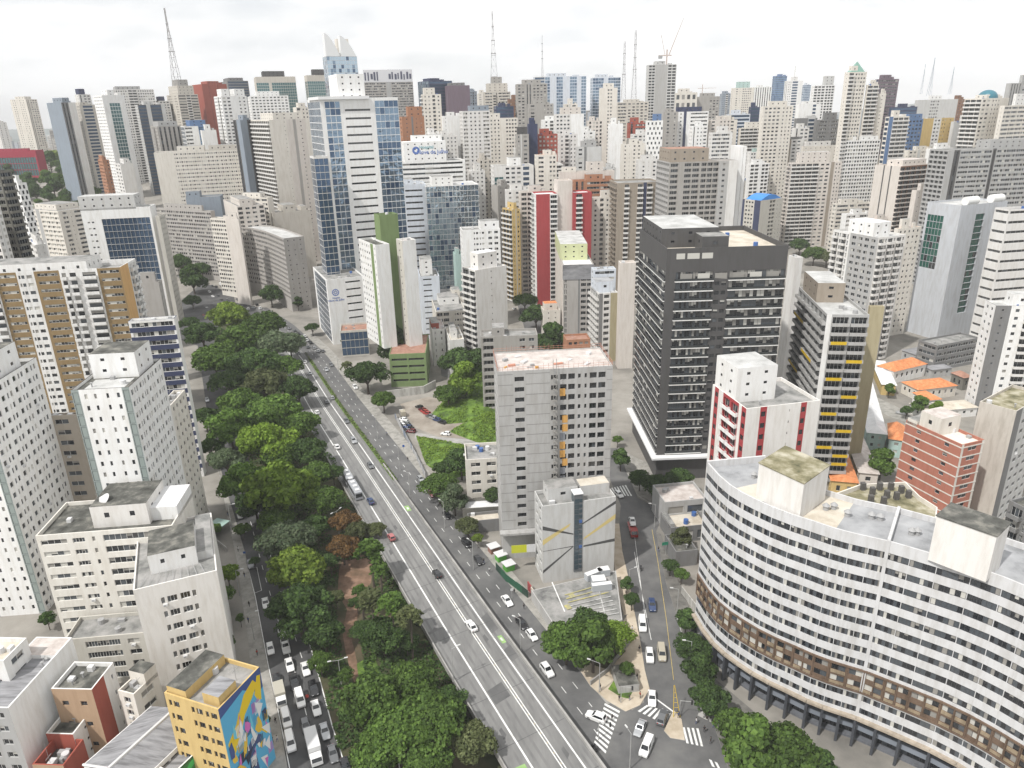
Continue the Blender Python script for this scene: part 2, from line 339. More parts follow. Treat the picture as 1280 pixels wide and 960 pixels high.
def prism(name, label, cat, pts, z0, z1, styles, col='wh', roof='grey', par=.9, group=None, lim=100, seed=None, cap=None, dirt=.1):
    """a building on a footprint of world xy corners (counter-clockwise); styles: one facade style per edge"""
    c = Vector((sum(p[0] for p in pts) / len(pts), sum(p[1] for p in pts) / len(pts), z0))
    e = empty(name, c, label, cat, group); rng = random.Random(seed if seed is not None else label)
    lp = [(p[0] - c.x, p[1] - c.y) for p in pts]; wm = wall(W[col], dirt) if isinstance(col, str) else col; mb = MB(); wins, balcs = [], []
    for i in range(len(lp)):
        a, b = Vector(lp[i]), Vector(lp[(i + 1) % len(lp)]); d = b - a; L = d.length; d.normalize()
        facade(mb, (a.x, a.y), (d.x, d.y), L, 0 if z0 == 0 else 0, z1 - z0, styles[i % len(styles)], wm, wins, balcs, rng)
    ro = roof_on(e, lp, z1 - z0, par, wm, ROOFS[roof] if isinstance(roof, str) else roof, mb, cap)
    mb.build('wall', e); put_windows(e, c, wins, balcs, wm, lim)
    e['_c'] = list(c); return e, c, rng
def solve(P, d, u, mx=140.0):
    lo, hi = 0.05, mx; u0 = proj(P)[0]
    s = 1 if proj(P + d * 5)[0] > u0 else -1
    if (u - u0) * s < 0: return 14.0                # this side faces away: an ordinary depth
    if (proj(P + d * hi)[0] - u) * s < 0: return 14.0
    for _ in range(50):
        m = (lo + hi) / 2
        if (proj(P + d * m)[0] - u) * s < 0: lo = m
        else: hi = m
    return lo
def tower(label, Nuv, uL, uR, yaw, L='BL', Rr='P1', col='wh', h=None, Y=None, z0=None, d=None, w=None, roof='grey', pent=(), name='apartment_tower', cat='building', group=None, par=.9, B='BL', B2='BL', clut=None, lim=100, base=0, cap=None, dirt=.1):
    P = at_y(Nuv[0], Nuv[1], Y) if Y else at_z(Nuv[0], Nuv[1], h + (z0 or 0))
    a = R(yaw); r = Vector((math.cos(a), math.sin(a), 0)); l = Vector((-r.y, r.x, 0))
    w = w or solve(P, r, uR); d = d or (solve(P, l, uL) if uL is not None else 14)
    if z0 is None: z0 = zg(P.x, P.y)
    p2 = lambda x, y: (P.x + r.x * x + l.x * y, P.y + r.y * x + l.y * y)
    pts = [p2(0, 0), p2(w, 0), p2(w, d), p2(0, d)]
    e, c, rng = prism(name, label, cat, pts, z0, P.z, [Rr, B, B2, L], col, roof, par, group, lim, cap=cap, dirt=dirt)
    N0 = Vector((P.x - c.x, P.y - c.y, 0)); H = P.z - z0; ang = a
    for q in pent:
        x0, x1, y0, y1, hh = q[:5]; pc = wall(W[q[5]]) if len(q) > 5 and q[5] else wall(W[col]) if isinstance(col, str) else col; rf = ROOFS[q[6]] if len(q) > 6 else ROOFS['grey']
        zb = H - par - .02 + (q[7] if len(q) > 7 else 0); m = MB(); o = N0 + r * (x0 * w) + l * (y0 * d)
        lp = [(o.x, o.y)]; ww, dd = (x1 - x0) * w, (y1 - y0) * d
        lp = [(o + r * i * ww + l * j * dd).to_2d()[:] for i, j in ((0, 0), (1, 0), (1, 1), (0, 1))]
        ex = MB(); wn, bl = [], []
        for i in range(4):
            A, Bq = Vector(lp[i]), Vector(lp[(i + 1) % 4]); dv = (Bq - A); LL = dv.length; dv.normalize()
            facade(ex, A, (dv.x, dv.y), LL, zb, zb + hh + par, S(bay=5, wins=((.4, .6),), sill=1.4, head=2.2, base=.3, top=.4, dep=.1) if hh > 2.5 and (len(q) <= 8) else 'BL', pc, wn, bl, rng)
        pm = ex.build('penthouse', e)
        qq = inset(lp, .15); t = MB(); t.poly([(*p, zb + hh + par + .003) for p in lp], rf); t.build('penthouse_roof', pm)
        for (p, dv, ww2, h2, s, r1, r2) in wn:
            m2 = MB(); m2.poly(((0, 0, 0), (ww2, 0, 0), (ww2, 0, h2), (0, 0, h2)), G_DARK); m2.build('penthouse_window', pm, p, math.atan2(dv[1], dv[0]))
    dd = dist(P)
    if clut is None: clut = 6 if dd < 260 else (3 if dd < 420 else 0)
    if clut: clutter(e, N0, r, l, w, d, H - par, clut, rng)
    return dict(e=e, c=c, N=N0, r=r, l=l, w=w, d=d, H=H, z0=z0, ang=a, P=P, rng=rng)
def on_right(b, mb, x0, x1, z0, z1, mat, off=.02):   # a flat patch on the right-hand face, fractions of its width and heights above the base
    n = -b['l']; o = b['N'] + n * off
    p = lambda x, z: o + b['r'] * (x * b['w']) + Vector((0, 0, z))
    mb.poly((p(x0, z0), p(x1, z0), p(x1, z1), p(x0, z1)), mat)
def face_poly(b, mb, pts, mat, side='R', off=.02):   # pts: (fraction along the face seen from outside, height fraction)
    if side == 'R': o, dv, L, n = b['N'], b['r'], b['w'], -b['l']
    else: o, dv, L, n = b['N'] + b['l'] * b['d'], -b['l'], b['d'], -b['r']
    mb.poly([o + n * off + dv * (x * L) + Vector((0, 0, z * b['H'])) for x, z in pts], mat)

# ------------------------------------------------------------------ ground, roads, park
BAR = [(63, 10), (38.7, 60), (16.3, 106), (-4.2, 148.2), (-35.3, 213.6), (-53.8, 252.4), (-75.4, 297), (-107.8, 368), (-140, 425), (-176, 478), (-232, 556), (-330, 690), (-560, 1000)]
def zd(y): return 3.0 * (1 - smooth(150, 262, y))
def bar_at(y):
    for (x0, y0), (x1, y1) in zip(BAR, BAR[1:]):
        if y <= y1: t = (y - y0) / (y1 - y0); return Vector((x0 + (x1 - x0) * t, y)), Vector((x1 - x0, y1 - y0)).normalized()
    return Vector(BAR[-1]), Vector((-.6, .8))
def av(y, t, deck=True):                            # a point of the avenue: t metres right of the barrier
    a, d1 = bar_at(y - 14); b, d2 = bar_at(y + 14); d = (d1 + d2).normalized(); p = bar_at(y)[0]; n = Vector((d.y, -d.x))
    q = p + n * t; z = zd(y) if deck else 0.0
    k = (CAM_H - z) / CAM_H
    return Vector((q.x * k, q.y * k, z + zg(q.x, q.y)))
ASPH = blotch('asphalt', [(.3, (.085, .085, .086)), (.5, (.122, .121, .12)), (.68, (.16, .158, .152))], (.12, .12, .12), 9, .85)
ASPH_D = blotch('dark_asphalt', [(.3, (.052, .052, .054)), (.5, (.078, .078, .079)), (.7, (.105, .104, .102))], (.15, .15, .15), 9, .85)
DECK = blotch('worn_grey_asphalt', [(.3, (.15, .149, .146)), (.5, (.192, .19, .185)), (.7, (.23, .228, .22))], (.35, .08, .2), 9, .85)
CONC = blotch('concrete', [(.3, (.22, .215, .2)), (.5, (.32, .31, .295)), (.7, (.4, .39, .37))], (.3, .3, .3), 8, .85)
PAVE = blotch('pavement', [(.3, (.19, .18, .165)), (.5, (.29, .28, .255)), (.7, (.37, .35, .32))], (.45, .45, .45), 9, .88)
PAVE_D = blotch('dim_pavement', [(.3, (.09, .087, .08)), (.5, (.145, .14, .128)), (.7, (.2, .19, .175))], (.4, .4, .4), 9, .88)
PLAZA = blotch('cream_pavement', [(.3, (.36, .30, .22)), (.5, (.47, .40, .31)), (.7, (.54, .48, .39))], (.3, .3, .3), 8, .88)
SOIL = blotch('park_soil', [(.28, (.03, .042, .018)), (.46, (.055, .06, .028)), (.6, (.10, .08, .05)), (.74, (.17, .115, .075))], (.09, .09, .09), 9, .95)
GRASS = blotch('lawn', [(.3, (.075, .07, .035)), (.42, (.05, .09, .02)), (.55, (.12, .20, .032)), (.72, (.18, .28, .045))], (.3, .3, .3), 10, .95, .75, .6)
CITYG = blotch('city_ground', [(.3, (.13, .125, .115)), (.5, (.24, .225, .2)), (.7, (.33, .31, .28))], (.05, .05, .05), 9, .9)
PAINT = blotch('road_paint', [(.28, (.42, .42, .40)), (.45, (.68, .68, .66)), (.7, (.78, .78, .76))], (.9, .9, .9), 8, .7)
PAINT_Y = blotch('yellow_road_paint', [(.3, (.45, .33, .09)), (.6, (.62, .47, .13))], (.9, .9, .9), 8, .7)
PAINT_G = blotch('green_road_paint', [(.3, (.19, .30, .12)), (.6, (.29, .46, .17))], (.7, .7, .7), 8, .7)
KERB = blotch('kerb_stone', [(.3, (.26, .255, .24)), (.6, (.40, .39, .37))], (.6, .6, .6), 6, .85)

m = MB(); ys = [-150, -20] + list(range(60, 460, 100)) + list(range(470, 1010, 45)) + [1100, 1300, 1700, 2000, 2500, 3000, 3600, 4300, 5000, 9000, 12600]
for a, b in zip(ys, ys[1:]):
    for x in range(-10, 10):
        q = lambda xx, yy: (xx * max(200, min(yy, 8000) * .12 + 150) if yy > 0 else xx * 200, yy, zg(0, yy))
        m.poly((q(x, a), q(x + 1, a), q(x + 1, b), q(x, b)), CITYG)
structure('ground', m)
def sheet(name, pix, mat, dz, h=0.0):               # a flat sheet (or a raised kerbed slab) on the ground, outlined in pixels of the photograph
    pts = [gp(u, v) for u, v in pix]; mb = MB()
    if sum((pts[i].x * pts[(i + 1) % len(pts)].y - pts[(i + 1) % len(pts)].x * pts[i].y) for i in range(len(pts))) < 0: pts.reverse()
    mb.poly([(p.x, p.y, p.z + dz + h) for p in pts], mat)
    if h:
        for i in range(len(pts)):
            a, b = pts[i], pts[(i + 1) % len(pts)]; mb.poly(((a.x, a.y, a.z + dz - .2), (b.x, b.y, b.z + dz - .2), (b.x, b.y, b.z + dz + h), (a.x, a.y, a.z + dz + h)), KERB)
    return structure(name, mb)
def strip(mb, pts, w, mat, dz=0.0, z=None):         # a ribbon along world points
    for a, b in zip(pts, pts[1:]):
        a, b = Vector(a), Vector(b); d = (b - a); n = Vector((d.y, -d.x, 0)).normalized() * (w / 2); k = Vector((0, 0, dz))
        mb.poly((a - n + k, a + n + k, b + n + k, b - n + k), mat)
def dashes(mb, pts, w, on, off, mat, dz):
    acc = 0.0; drawing = True; rem = on
    for a, b in zip(pts, pts[1:]):
        a, b = Vector(a), Vector(b); L = (b - a).length; s = 0.0
        while s < L:
            e = min(L, s + rem)
            if drawing: strip(mb, [a + (b - a) * (s / L), a + (b - a) * (e / L)], w, mat, dz)
            rem -= e - s; s = e
            if rem <= 1e-6: drawing = not drawing; rem = on if drawing else off
YS = list(range(58, 270, 6)) + list(range(270, 700, 15))
# right-hand avenue street, at grade, then the raised carriageways
mb = MB(); A = [av(y, -1.5, False) for y in YS]; B_ = [av(y, 9.2, False) for y in YS]
for i in range(len(YS) - 1): mb.poly([p + Vector((0, 0, .02)) for p in (A[i], B_[i], B_[i + 1], A[i + 1])], ASPH)
dashes(mb, [av(y, 3.1, False) for y in YS if y < 480], .14, 2.2, 4.5, PAINT, .026); dashes(mb, [av(y, 6.0, False) for y in YS if y < 480], .14, 2.2, 4.5, PAINT, .026)
structure('avenue_road', mb)
mb = MB(); E0, E1 = -17.2, -.55
for a, b in zip(YS, YS[1:]):
    p, q, r_, s_ = av(a, E0), av(a, E1), av(b, E1), av(b, E0); k = Vector((0, 0, .03)); th = Vector((0, 0, 1.4))
    mb.poly((p + k, q + k, r_ + k, s_ + k), DECK)
    if a < 262: mb.poly((p + k, s_ + k, s_ - th, p - th), CONC); mb.poly((q + k, q - th, r_ - th, r_ + k), CONC); mb.poly((q - th, p - th, s_ - th, r_ - th), CONC)
for t, w_ in ((-12.5, .38), (-7.35, .22), (-6.75, .22), (-3.4, .34)): strip(mb, [av(y, t) for y in YS if y < 460], w_, PAINT, .036)
dashes(mb, [av(y, -7.05) for y in YS if y < 460], .16, .5, 2.2, blotch('dull_road_stud', [(.3, (.34, .30, .2)), (.6, (.45, .40, .28))]), .036)
for y, t0, t1, ln, mt, mk in ((109, -15.6, -13.4, 4.4, PAINT_G, 1), (143, -2.4, -1.3, 2.6, PAINT_G, 1), (206, -3, -1.6, 3.2, PAINT_G, 1)):
    mb.poly([av(yy, t) + Vector((0, 0, .037)) for yy, t in ((y, t0), (y, t1), (y + ln, t1), (y + ln, t0))], mt)
    c0, c1 = t0 + (t1 - t0) * .28, t0 + (t1 - t0) * .72
    mb.poly([av(yy, t) + Vector((0, 0, .041)) for yy, t in ((y + ln * .3, c0), (y + ln * .3, c1), (y + ln * .72, c1), (y + ln * .72, c0))], PAINT)
for y, t0, t1, ln in ((153, -17, -13, 9), (147, -3, -.9, 7), (137, -3.1, -.9, 5), (128, -12, -8, 5)): mb.poly([av(yy, t) + Vector((0, 0, .034)) for yy, t in ((y, t0), (y + .8, t1), (y + ln, t1), (y + ln - 1, t0))], ASPH)
TYR = blotch('tyre_worn_asphalt', [(.35, (.135, .134, .132)), (.5, (.165, .163, .16)), (.7, (.2, .198, .192))], (.5, .12, .2), 8, .85)
for t in (-15.8, -14.1, -11.2, -9.6, -5.5, -4.1, -2.5, -1.3): strip(mb, [av(y, t) for y in YS if y < 440], .55, TYR, .0325)
for y, t in ((82, -9), (92, -4.6), (101, -10.4), (112, -5), (121, -14), (131, -9.8), (146, -5.2), (163, -10), (176, -4.6), (188, -14.6), (199, -9.4)): mb.poly([av(y + dy * 2.2, t + dt) + Vector((0, 0, .0335)) for dy, dt in ((-.6, -.5), (-.2, .55), (.7, .4), (.5, -.35))], ASPH)
for y in (90, 98, 106, 118, 130, 138, 150, 158, 170, 178, 192, 206, 222): strip(mb, [av(y, E0 + .3), av(y + 1, E1 - .3)], .12, ASPH_D, .035)
structure('viaduct_road', mb)
def kerb_wall(name, label, cat, t, h, w_, y0, y1, mat, deck=True, cap=None):
    m = MB(); yy = [y for y in YS if y0 <= y <= y1]
    for a, b in zip(yy, yy[1:]):
        p, q, r_, s_ = av(a, t, deck), av(a, t + w_, deck), av(b, t + w_, deck), av(b, t, deck); k = Vector((0, 0, h))
        mb2 = [(p, q, q + k, p + k), (q, r_, r_ + k, q + k), (r_, s_, s_ + k, r_ + k), (s_, p, p + k, s_ + k), (p + k, q + k, r_ + k, s_ + k)]
        for f in mb2: m.poly(f, mat)
    return tag(m.build(name), label, cat)
kerb_wall('parapet_wall', 'low concrete parapet along the park side of the viaduct', 'parapet', -17.5, .85, .3, 58, 262, CONC)
kerb_wall('barrier_wall', 'concrete median barrier between the viaduct and the side street', 'barrier', -.55, .75, .45, 58, 238, CONC)
for k, y in enumerate((70, 96, 122, 148)):
    m = MB(); p, q = av(y, -14), av(y, -4); d = (q - p).normalized(); m.box((0, -.6, -9), ((q - p).length, .6, -1.5), CONC, p, math.atan2(d.y, d.x))
    tag(m.build('viaduct_pier'), 'grey concrete pier under the raised viaduct roadway', 'pier', 'piers under the viaduct')
# narrow planted median farther up
m = MB(); yy = [y for y in YS if 225 <= y <= 372]
for a, b in zip(yy, yy[1:]): m.poly([av(y, t) + Vector((0, 0, .12)) for y, t in ((a, -.9), (a, .7), (b, .7), (b, -.9))], GRASS)
structure('median_grass', m)
# kerbed pavement on the right of the avenue
mb = MB()
for a, b in zip(YS, YS[1:]):
    if 118 <= a < 400:
        wd = 3.2 if a < 230 else 4.5
        p, q, r_, s_ = av(a, 9.2, False), av(a, 9.2 + wd, False), av(b, 9.2 + wd, False), av(b, 9.2, False); k = Vector((0, 0, .14))
        mb.poly((p + k, q + k, r_ + k, s_ + k), PAVE); mb.poly((p, p + k, s_ + k, s_), KERB)
structure('avenue_pavement', mb)
# park between the avenue and the street on the left
sheet('park_ground', [(430, 962), (416, 912), (402, 860), (384, 797), (362, 735), (345, 690), (330, 640), (312, 580), (298, 520), (285, 460), (268, 425), (275, 398), (330, 385), (388, 440), (420, 500), (470, 600), (520, 700), (570, 790), (640, 965)], SOIL, .008)
sheet('park_path', [(432, 690), (446, 688), (466, 702), (464, 728), (450, 748), (446, 776), (440, 800), (446, 826), (452, 850), (462, 872), (452, 874), (440, 846), (432, 815), (428, 790), (434, 762), (422, 742), (424, 712)], blotch('park_path_earth', [(.3, (.09, .065, .04)), (.48, (.17, .105, .068)), (.65, (.26, .165, .115))], (.3, .3, .3)), .014)
sheet('park_lawn', [(446, 830), (466, 818), (480, 850), (466, 868), (450, 862)], GRASS, .016)
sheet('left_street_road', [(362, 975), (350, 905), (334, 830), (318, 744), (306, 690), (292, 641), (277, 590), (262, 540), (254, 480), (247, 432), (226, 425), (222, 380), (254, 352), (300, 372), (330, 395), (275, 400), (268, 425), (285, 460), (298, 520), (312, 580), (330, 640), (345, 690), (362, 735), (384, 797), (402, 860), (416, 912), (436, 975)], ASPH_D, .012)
mb = MB()
strip(mb, [gp(u, v) for u, v in ((383, 792), (390, 815), (402, 858), (416, 910), (434, 965))], .22, PAINT, .02)
strip(mb, [gp(u, v) for u, v in ((291, 641), (305, 690), (319, 745), (335, 830), (351, 905), (363, 965))], .18, PAINT, .02)
for ln in (((310, 640), (331, 720), (352, 790), (372, 850), (386, 905), (400, 960)), ((323, 640), (345, 720), (370, 800), (390, 860), (402, 905), (418, 960))): dashes(mb, [gp(u, v) for u, v in ln], .15, 2.4, 4.2, PAINT, .021)
strip(mb, [gp(u, v) for u, v in ((314, 711), (321, 709), (327, 738), (319, 741))], .14, PAINT, .021)
structure('left_street_markings', mb)
sheet('left_pavement', [(292, 641), (306, 690), (318, 744), (334, 830), (350, 905), (362, 975), (330, 975), (318, 880), (310, 800), (303, 752), (296, 700), (283, 640), (276, 600), (262, 560), (278, 600)], PAVE, 0, .14)
# the street on the right
sheet('right_street_road', [(806, 838), (800, 800), (793, 765), (786, 725), (778, 690), (774, 655), (776, 632), (768, 612), (758, 590), (750, 560), (772, 560), (783, 590), (797, 622), (815, 632), (870, 628), (872, 642), (826, 650), (820, 665), (832, 727), (846, 770), (858, 812), (872, 850), (892, 905), (915, 975), (760, 975), (744, 905), (738, 872), (757, 868), (790, 888), (805, 878)], ASPH, .032)
KZ = [.004]
for name, px, mat in (('triangle_plaza', [(806, 838), (812, 862), (800, 882), (782, 890), (758, 876), (738, 858), (726, 840), (740, 815), (764, 800), (790, 760), (793, 765), (800, 800)], PLAZA),
                      ('corner_pavement', [(778, 690), (786, 725), (793, 765), (780, 770), (772, 740), (766, 690), (768, 655), (774, 655)], PLAZA),
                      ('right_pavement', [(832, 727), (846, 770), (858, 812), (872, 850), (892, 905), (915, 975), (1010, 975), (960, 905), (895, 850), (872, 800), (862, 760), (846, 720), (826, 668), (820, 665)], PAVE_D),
                      ('traffic_island', [(842, 888), (852, 900), (856, 926), (838, 923), (830, 914)], PLAZA), ('upper_pavement', [(784, 592), (797, 620), (815, 630), (868, 626), (868, 600), (840, 590), (800, 575), (775, 562)], PAVE)):
    KZ[0] += .004; sheet(name, px, mat, KZ[0], .14)
sheet('plaza_lawn', [(760, 862), (775, 840), (790, 835), (794, 860), (786, 874), (776, 872)], GRASS, .165)
sheet('plaza_lawn', [(715, 815), (775, 790), (782, 815), (760, 838), (742, 832)], SOIL, .172)
mb = MB()
def zebra(a, b, c_, d_, n, fill=.5):                # stripes running from edge a-b to edge c-d
    a, b, c_, d_ = (gp(*p) for p in (a, b, c_, d_))
    for i in range(n):
        t0, t1 = i / n, (i + fill) / n; k = Vector((0, 0, .042))
        mb.poly([p + k for p in (a.lerp(b, t0), a.lerp(b, t1), c_.lerp(d_, t1), c_.lerp(d_, t0))], PAINT)
zebra((756, 879), (742, 931), (775, 889), (756, 945), 10); zebra((797, 889), (834, 907), (809, 881), (841, 893), 6); zebra((853, 909), (876, 911), (858, 929), (882, 934), 4); zebra((764, 610), (784, 606), (770, 620), (792, 620), 6)
zebra((824, 632), (836, 630), (826, 644), (838, 644), 4); zebra((886, 949), (900, 955), (890, 958), (905, 964), 2)
for ln, w_, mt in ((((815, 662), (822, 700), (833, 775), (842, 850)), .1, PAINT_Y), (((793, 690), (803, 745), (814, 800)), .14, PAINT), (((819, 873), (842, 890)), .35, PAINT), (((846, 770), (858, 812)), .14, PAINT), (((792, 660), (797, 700), (806, 770)), .12, PAINT)):
    strip(mb, [gp(*p) for p in ln], w_, mt, .042)
structure('street_markings', mb)
# car park lot, the grassy bank behind it
sheet('parking_lot', [(500, 505), (535, 496), (560, 500), (582, 520), (600, 532), (612, 545), (580, 548), (548, 546), (520, 535), (508, 520)], blotch('dusty_lot', [(.3, (.20, .17, .14)), (.55, (.30, .265, .225)), (.75, (.36, .33, .29))], (.15, .15, .15)), .02)
sheet('lot_path', [(520, 540), (545, 546), (580, 549), (622, 553), (622, 560), (575, 556), (540, 553), (518, 548)], CONC, .03)
def mound(name, pix, hmax, mat, n=16):
    P = [gp(*p) for p in pix]; c = sum(P, Vector()) / len(P); mb = MB(); rings = [0, .25, .5, .75, .9, 1]
    pt = lambda i, r_: (c.lerp(P[i], r_).x, c.lerp(P[i], r_).y, .03 + hmax * (1 - r_ ** 1.7) + rnd.uniform(-.15, .15) * (r_ < 1))
    G = [[pt(i, r_) for i in range(len(P))] for r_ in rings]
    for k in range(len(rings) - 1):
        for i in range(len(P)): j = (i + 1) % len(P); mb.poly((G[k][i], G[k][j], G[k + 1][j], G[k + 1][i])[::-1], mat)
    MOUNDS.append((P, c, hmax)); return structure(name, mb)
MOUNDS = []
mound('grass_bank', [(535, 522), (560, 495), (600, 470), (625, 480), (628, 530), (585, 528), (560, 530)], 3.0, GRASS)
mound('grass_slope', [(562, 540), (590, 528), (618, 515), (630, 530), (628, 556), (596, 553)], 5.0, GRASS)
mound('grass_verge', [(520, 545), (560, 552), (600, 560), (600, 590), (560, 600), (532, 580)], 1.2, GRASS)
# a side street between the towers and the far slopes
sheet('back_street_road', [(640, 345), (655, 345), (668, 385), (690, 425), (660, 425), (648, 385)], ASPH, .02)
sheet('side_alley_road', [(540, 350), (552, 350), (566, 400), (600, 470), (590, 480), (552, 470), (545, 420)], ASPH, .02)
sheet('house_lane_road', [(1092, 495), (1104, 500), (1128, 512), (1150, 520), (1140, 530), (1110, 520), (1086, 505)], PAVE, .02)
m = MB(); HB = blotch('far_hills_forest', [(.3, (.03, .06, .05)), (.6, (.06, .09, .08))], (.004, .004, .004))
rh = random.Random(3); n = 60
for lay, (yy, hh) in enumerate(((6800, 110), (9500, 170))):
    pts = [(-8500 + 17000 * i / n, yy, zg(0, yy) + hh * (.55 + .45 * math.sin(i * .37 + lay * 2) * math.sin(i * .13 + 1 + lay)) + rh.uniform(-12, 12)) for i in range(n + 1)]
    for a, b in zip(pts, pts[1:]): m.poly(((a[0], yy - 1500, zg(0, yy - 1500) - 5), (b[0], yy - 1500, zg(0, yy - 1500) - 5), b, a), HB); m.poly((a, b, (b[0], yy + 1500, -200), (a[0], yy + 1500, -200)), HB)
structure('hills', m)

# the thin summer air over the whole city
hm_ = D.materials.new('haze_air'); hm_.use_nodes = True; n_ = hm_.node_tree.nodes; n_.clear(); ho = n_.new('ShaderNodeOutputMaterial'); pv = n_.new('ShaderNodeVolumePrincipled'); pv.inputs['Density'].default_value = .0001; pv.inputs['Color'].default_value = (.985, .992, 1, 1); pv.inputs['Anisotropy'].default_value = -.3
hm_.node_tree.links.new(pv.outputs[0], ho.inputs['Volume']); m = MB(); m.box((-11500, -400, -90), (11500, 12800, 290), hm_); hz = m.build('haze'); hz['kind'] = 'stuff'

# ------------------------------------------------------------------ near buildings
def absorb(main, other):                            # the boxes of one building become one thing
    off = other['c'] - main['c']
    for o in KIDS.pop(other['e'].name, []): o.parent = main['e']; o.location = o.location + off; KIDS.setdefault(main['e'].name, []).append(o)
    D.objects.remove(other['e'])
def part(b, mb, name, **k): return mb.build(name, b['e'], **k) if mb.f else None
W.update(st=(.30, .345, .335), tp=(.40, .355, .30), cg=(.42, .415, .405), wv=(.62, .66, .72), ww=(.735, .71, .655), wk=(.74, .72, .69), cb=(.56, .54, .49))
ST.update(AF=S(fh=2.9, bay=60, wins=((.1, .17), (.33, .39), (.62, .68), (.87, .94)), sill=1.0, head=2.2, m=.1, dep=.15, pane='dark', mull=1),
          AR=S(fh=2.9, bay=5.6, wins=((.08, .3), (.46, .56), (.68, .82)), sill=.9, head=2.3, dep=.18, m=.3), STRIP=S(fh=2.9, bay=3, wins=((.1, .9),), sill=.1, head=2.75, m=.05, dep=.06, pane='stone', frame='d'),
          OC=S(fh=3, bay=60, wins=((.1, .95),), sill=1.45, head=2.6, m=.2, pane='blind', mull=6), OW=S(fh=3, bay=6.5, wins=((.05, .16), (.22, .42), (.56, .9)), sill=.9, head=2.2, m=.3, balc=None),
          OB=S(fh=3, bay=9, wins=((.03, .15), (.25, .42), (.6, .97)), sill=.3, head=2.3, m=.3, balc=(1.2, 1.0)), NB=S(fh=3.2, bay=60, wins=((.04, .97),), sill=1.4, head=2.9, m=.2, pane='light', sp='nv', mull=10),
          BW=S(fh=3.05, bay=60, wins=((.08, .92),), sill=1.0, head=2.2, m=.2, pane='light', mull=4), BR=S(fh=3.05, bay=60, wins=((.03, .99),), sill=.85, head=2.45, m=.1, pane='band', mull=12),
          DT=S(fh=3.1, bay=80, wins=((.01, .99),), sill=.5, head=2.75, m=.15, pane='dt', frame='d', dep=.25, balc=(.5, .72), bc='wh', rail='d', mull=15, base=10, top=7),
          DW=S(fh=2.95, bay=2.4, wins=((.12, .88),), sill=1.0, head=2.3, m=.2, base=10, top=7, frame='d', dep=.12), CW=S(fh=2.85, bay=60, wins=((.1, .9),), sill=.9, head=2.2, base=9.5, top=1, dep=.35, pane='black', m=.1, frame='d', mull=2),
          CN=S(fh=2.85, bay=5.4, wins=((.04, .44), (.54, .95)), sill=.75, head=2.35, base=9.5, top=1, dep=.4, pane='black', m=.1, frame='d', mull=2), CS=S(fh=2.85, bay=3, wins=((.25, .7),), sill=1.0, head=2.2, base=9.5, top=1, dep=.35, pane='black', m=.1, frame='d'),
          HBL=S(fh=4.2, bay=60, wins=((.1, .88),), sill=1.6, head=2.6, m=.5, mull=8, base=4, top=4, pane='black', frame='d'), GLT=S(fh=3.6, bay=2.4, wins=((.02, .98),), sill=.14, head=3.45, m=.1, base=3, top=1.5, dep=.08, pane='blue', frame='w'),
          GD=S(fh=3.6, bay=2.4, wins=((.02, .98),), sill=.14, head=3.5, m=.1, base=.5, top=1, dep=.08, pane='navy', frame='d'), RS=S(fh=2.9, bay=60, wins=((.12, .88),), sill=.9, head=2.2, m=.1, pane='black', frame='d', dep=.15),
          RB2=S(fh=2.9, bay=4.4, wins=((.08, .92),), sill=.2, head=2.5, m=.1, pane='black', balc=(.8, .9), bc='bw', dep=.6, mull=3), GLG=S(fh=3.4, bay=1.9, wins=((.03, .97),), sill=.1, head=3.3, m=.1, base=36, top=6, dep=.12, pane='green', frame='d'),
          GVS=S(fh=3.2, bay=60, wins=((.05, .95),), sill=.03, head=3.17, m=.1, base=13, top=5, dep=.7, pane='green', frame='d', mull=3), YB=S(fh=2.95, bay=5.2, wins=((.04, .96),), sill=.2, head=2.6, m=.15, pane='black', balc=(1.1, .95), bc='gy', rail='cg', dep=.5, mull=4, base=4),
          BKP=S(fh=3.0, bay=6, wins=((.42, .6),), sill=1.0, head=2.1, m=.3, frame='w'), PK=S(fh=3.3, bay=60, wins=((.04, .48), (.52, .96)), sill=1.5, head=2.7, m=.3, pane='black', dep=.9, mull=1, base=1, top=1.6), WB=S(fh=4.6, bay=60, wins=((.02, .98),), sill=3.0, head=4.3, m=.2, pane='black', mull=10, dep=.5),
          DB=S(bay=4.4, wins=((.05, .95),), sill=.15, head=2.6, balc=(1.2, 1.0), bc='lw', dep=.5, mull=3, m=.2, pane='black'), MG=S(fh=3, bay=4.6, wins=((.08, .92),), sill=.9, head=2.4, pane='blind', mull=3, dep=.5, m=.3), YW=S(fh=3.1, bay=4.2, wins=((.14, .36), (.5, .92)), sill=.9, head=2.3, frame='d', mull=3, m=.3),
          FR=S(fh=2.8, bay=2.05, wins=((.13, .87),), sill=.85, head=2.3, m=.1, dep=.3, base=3, top=.8))
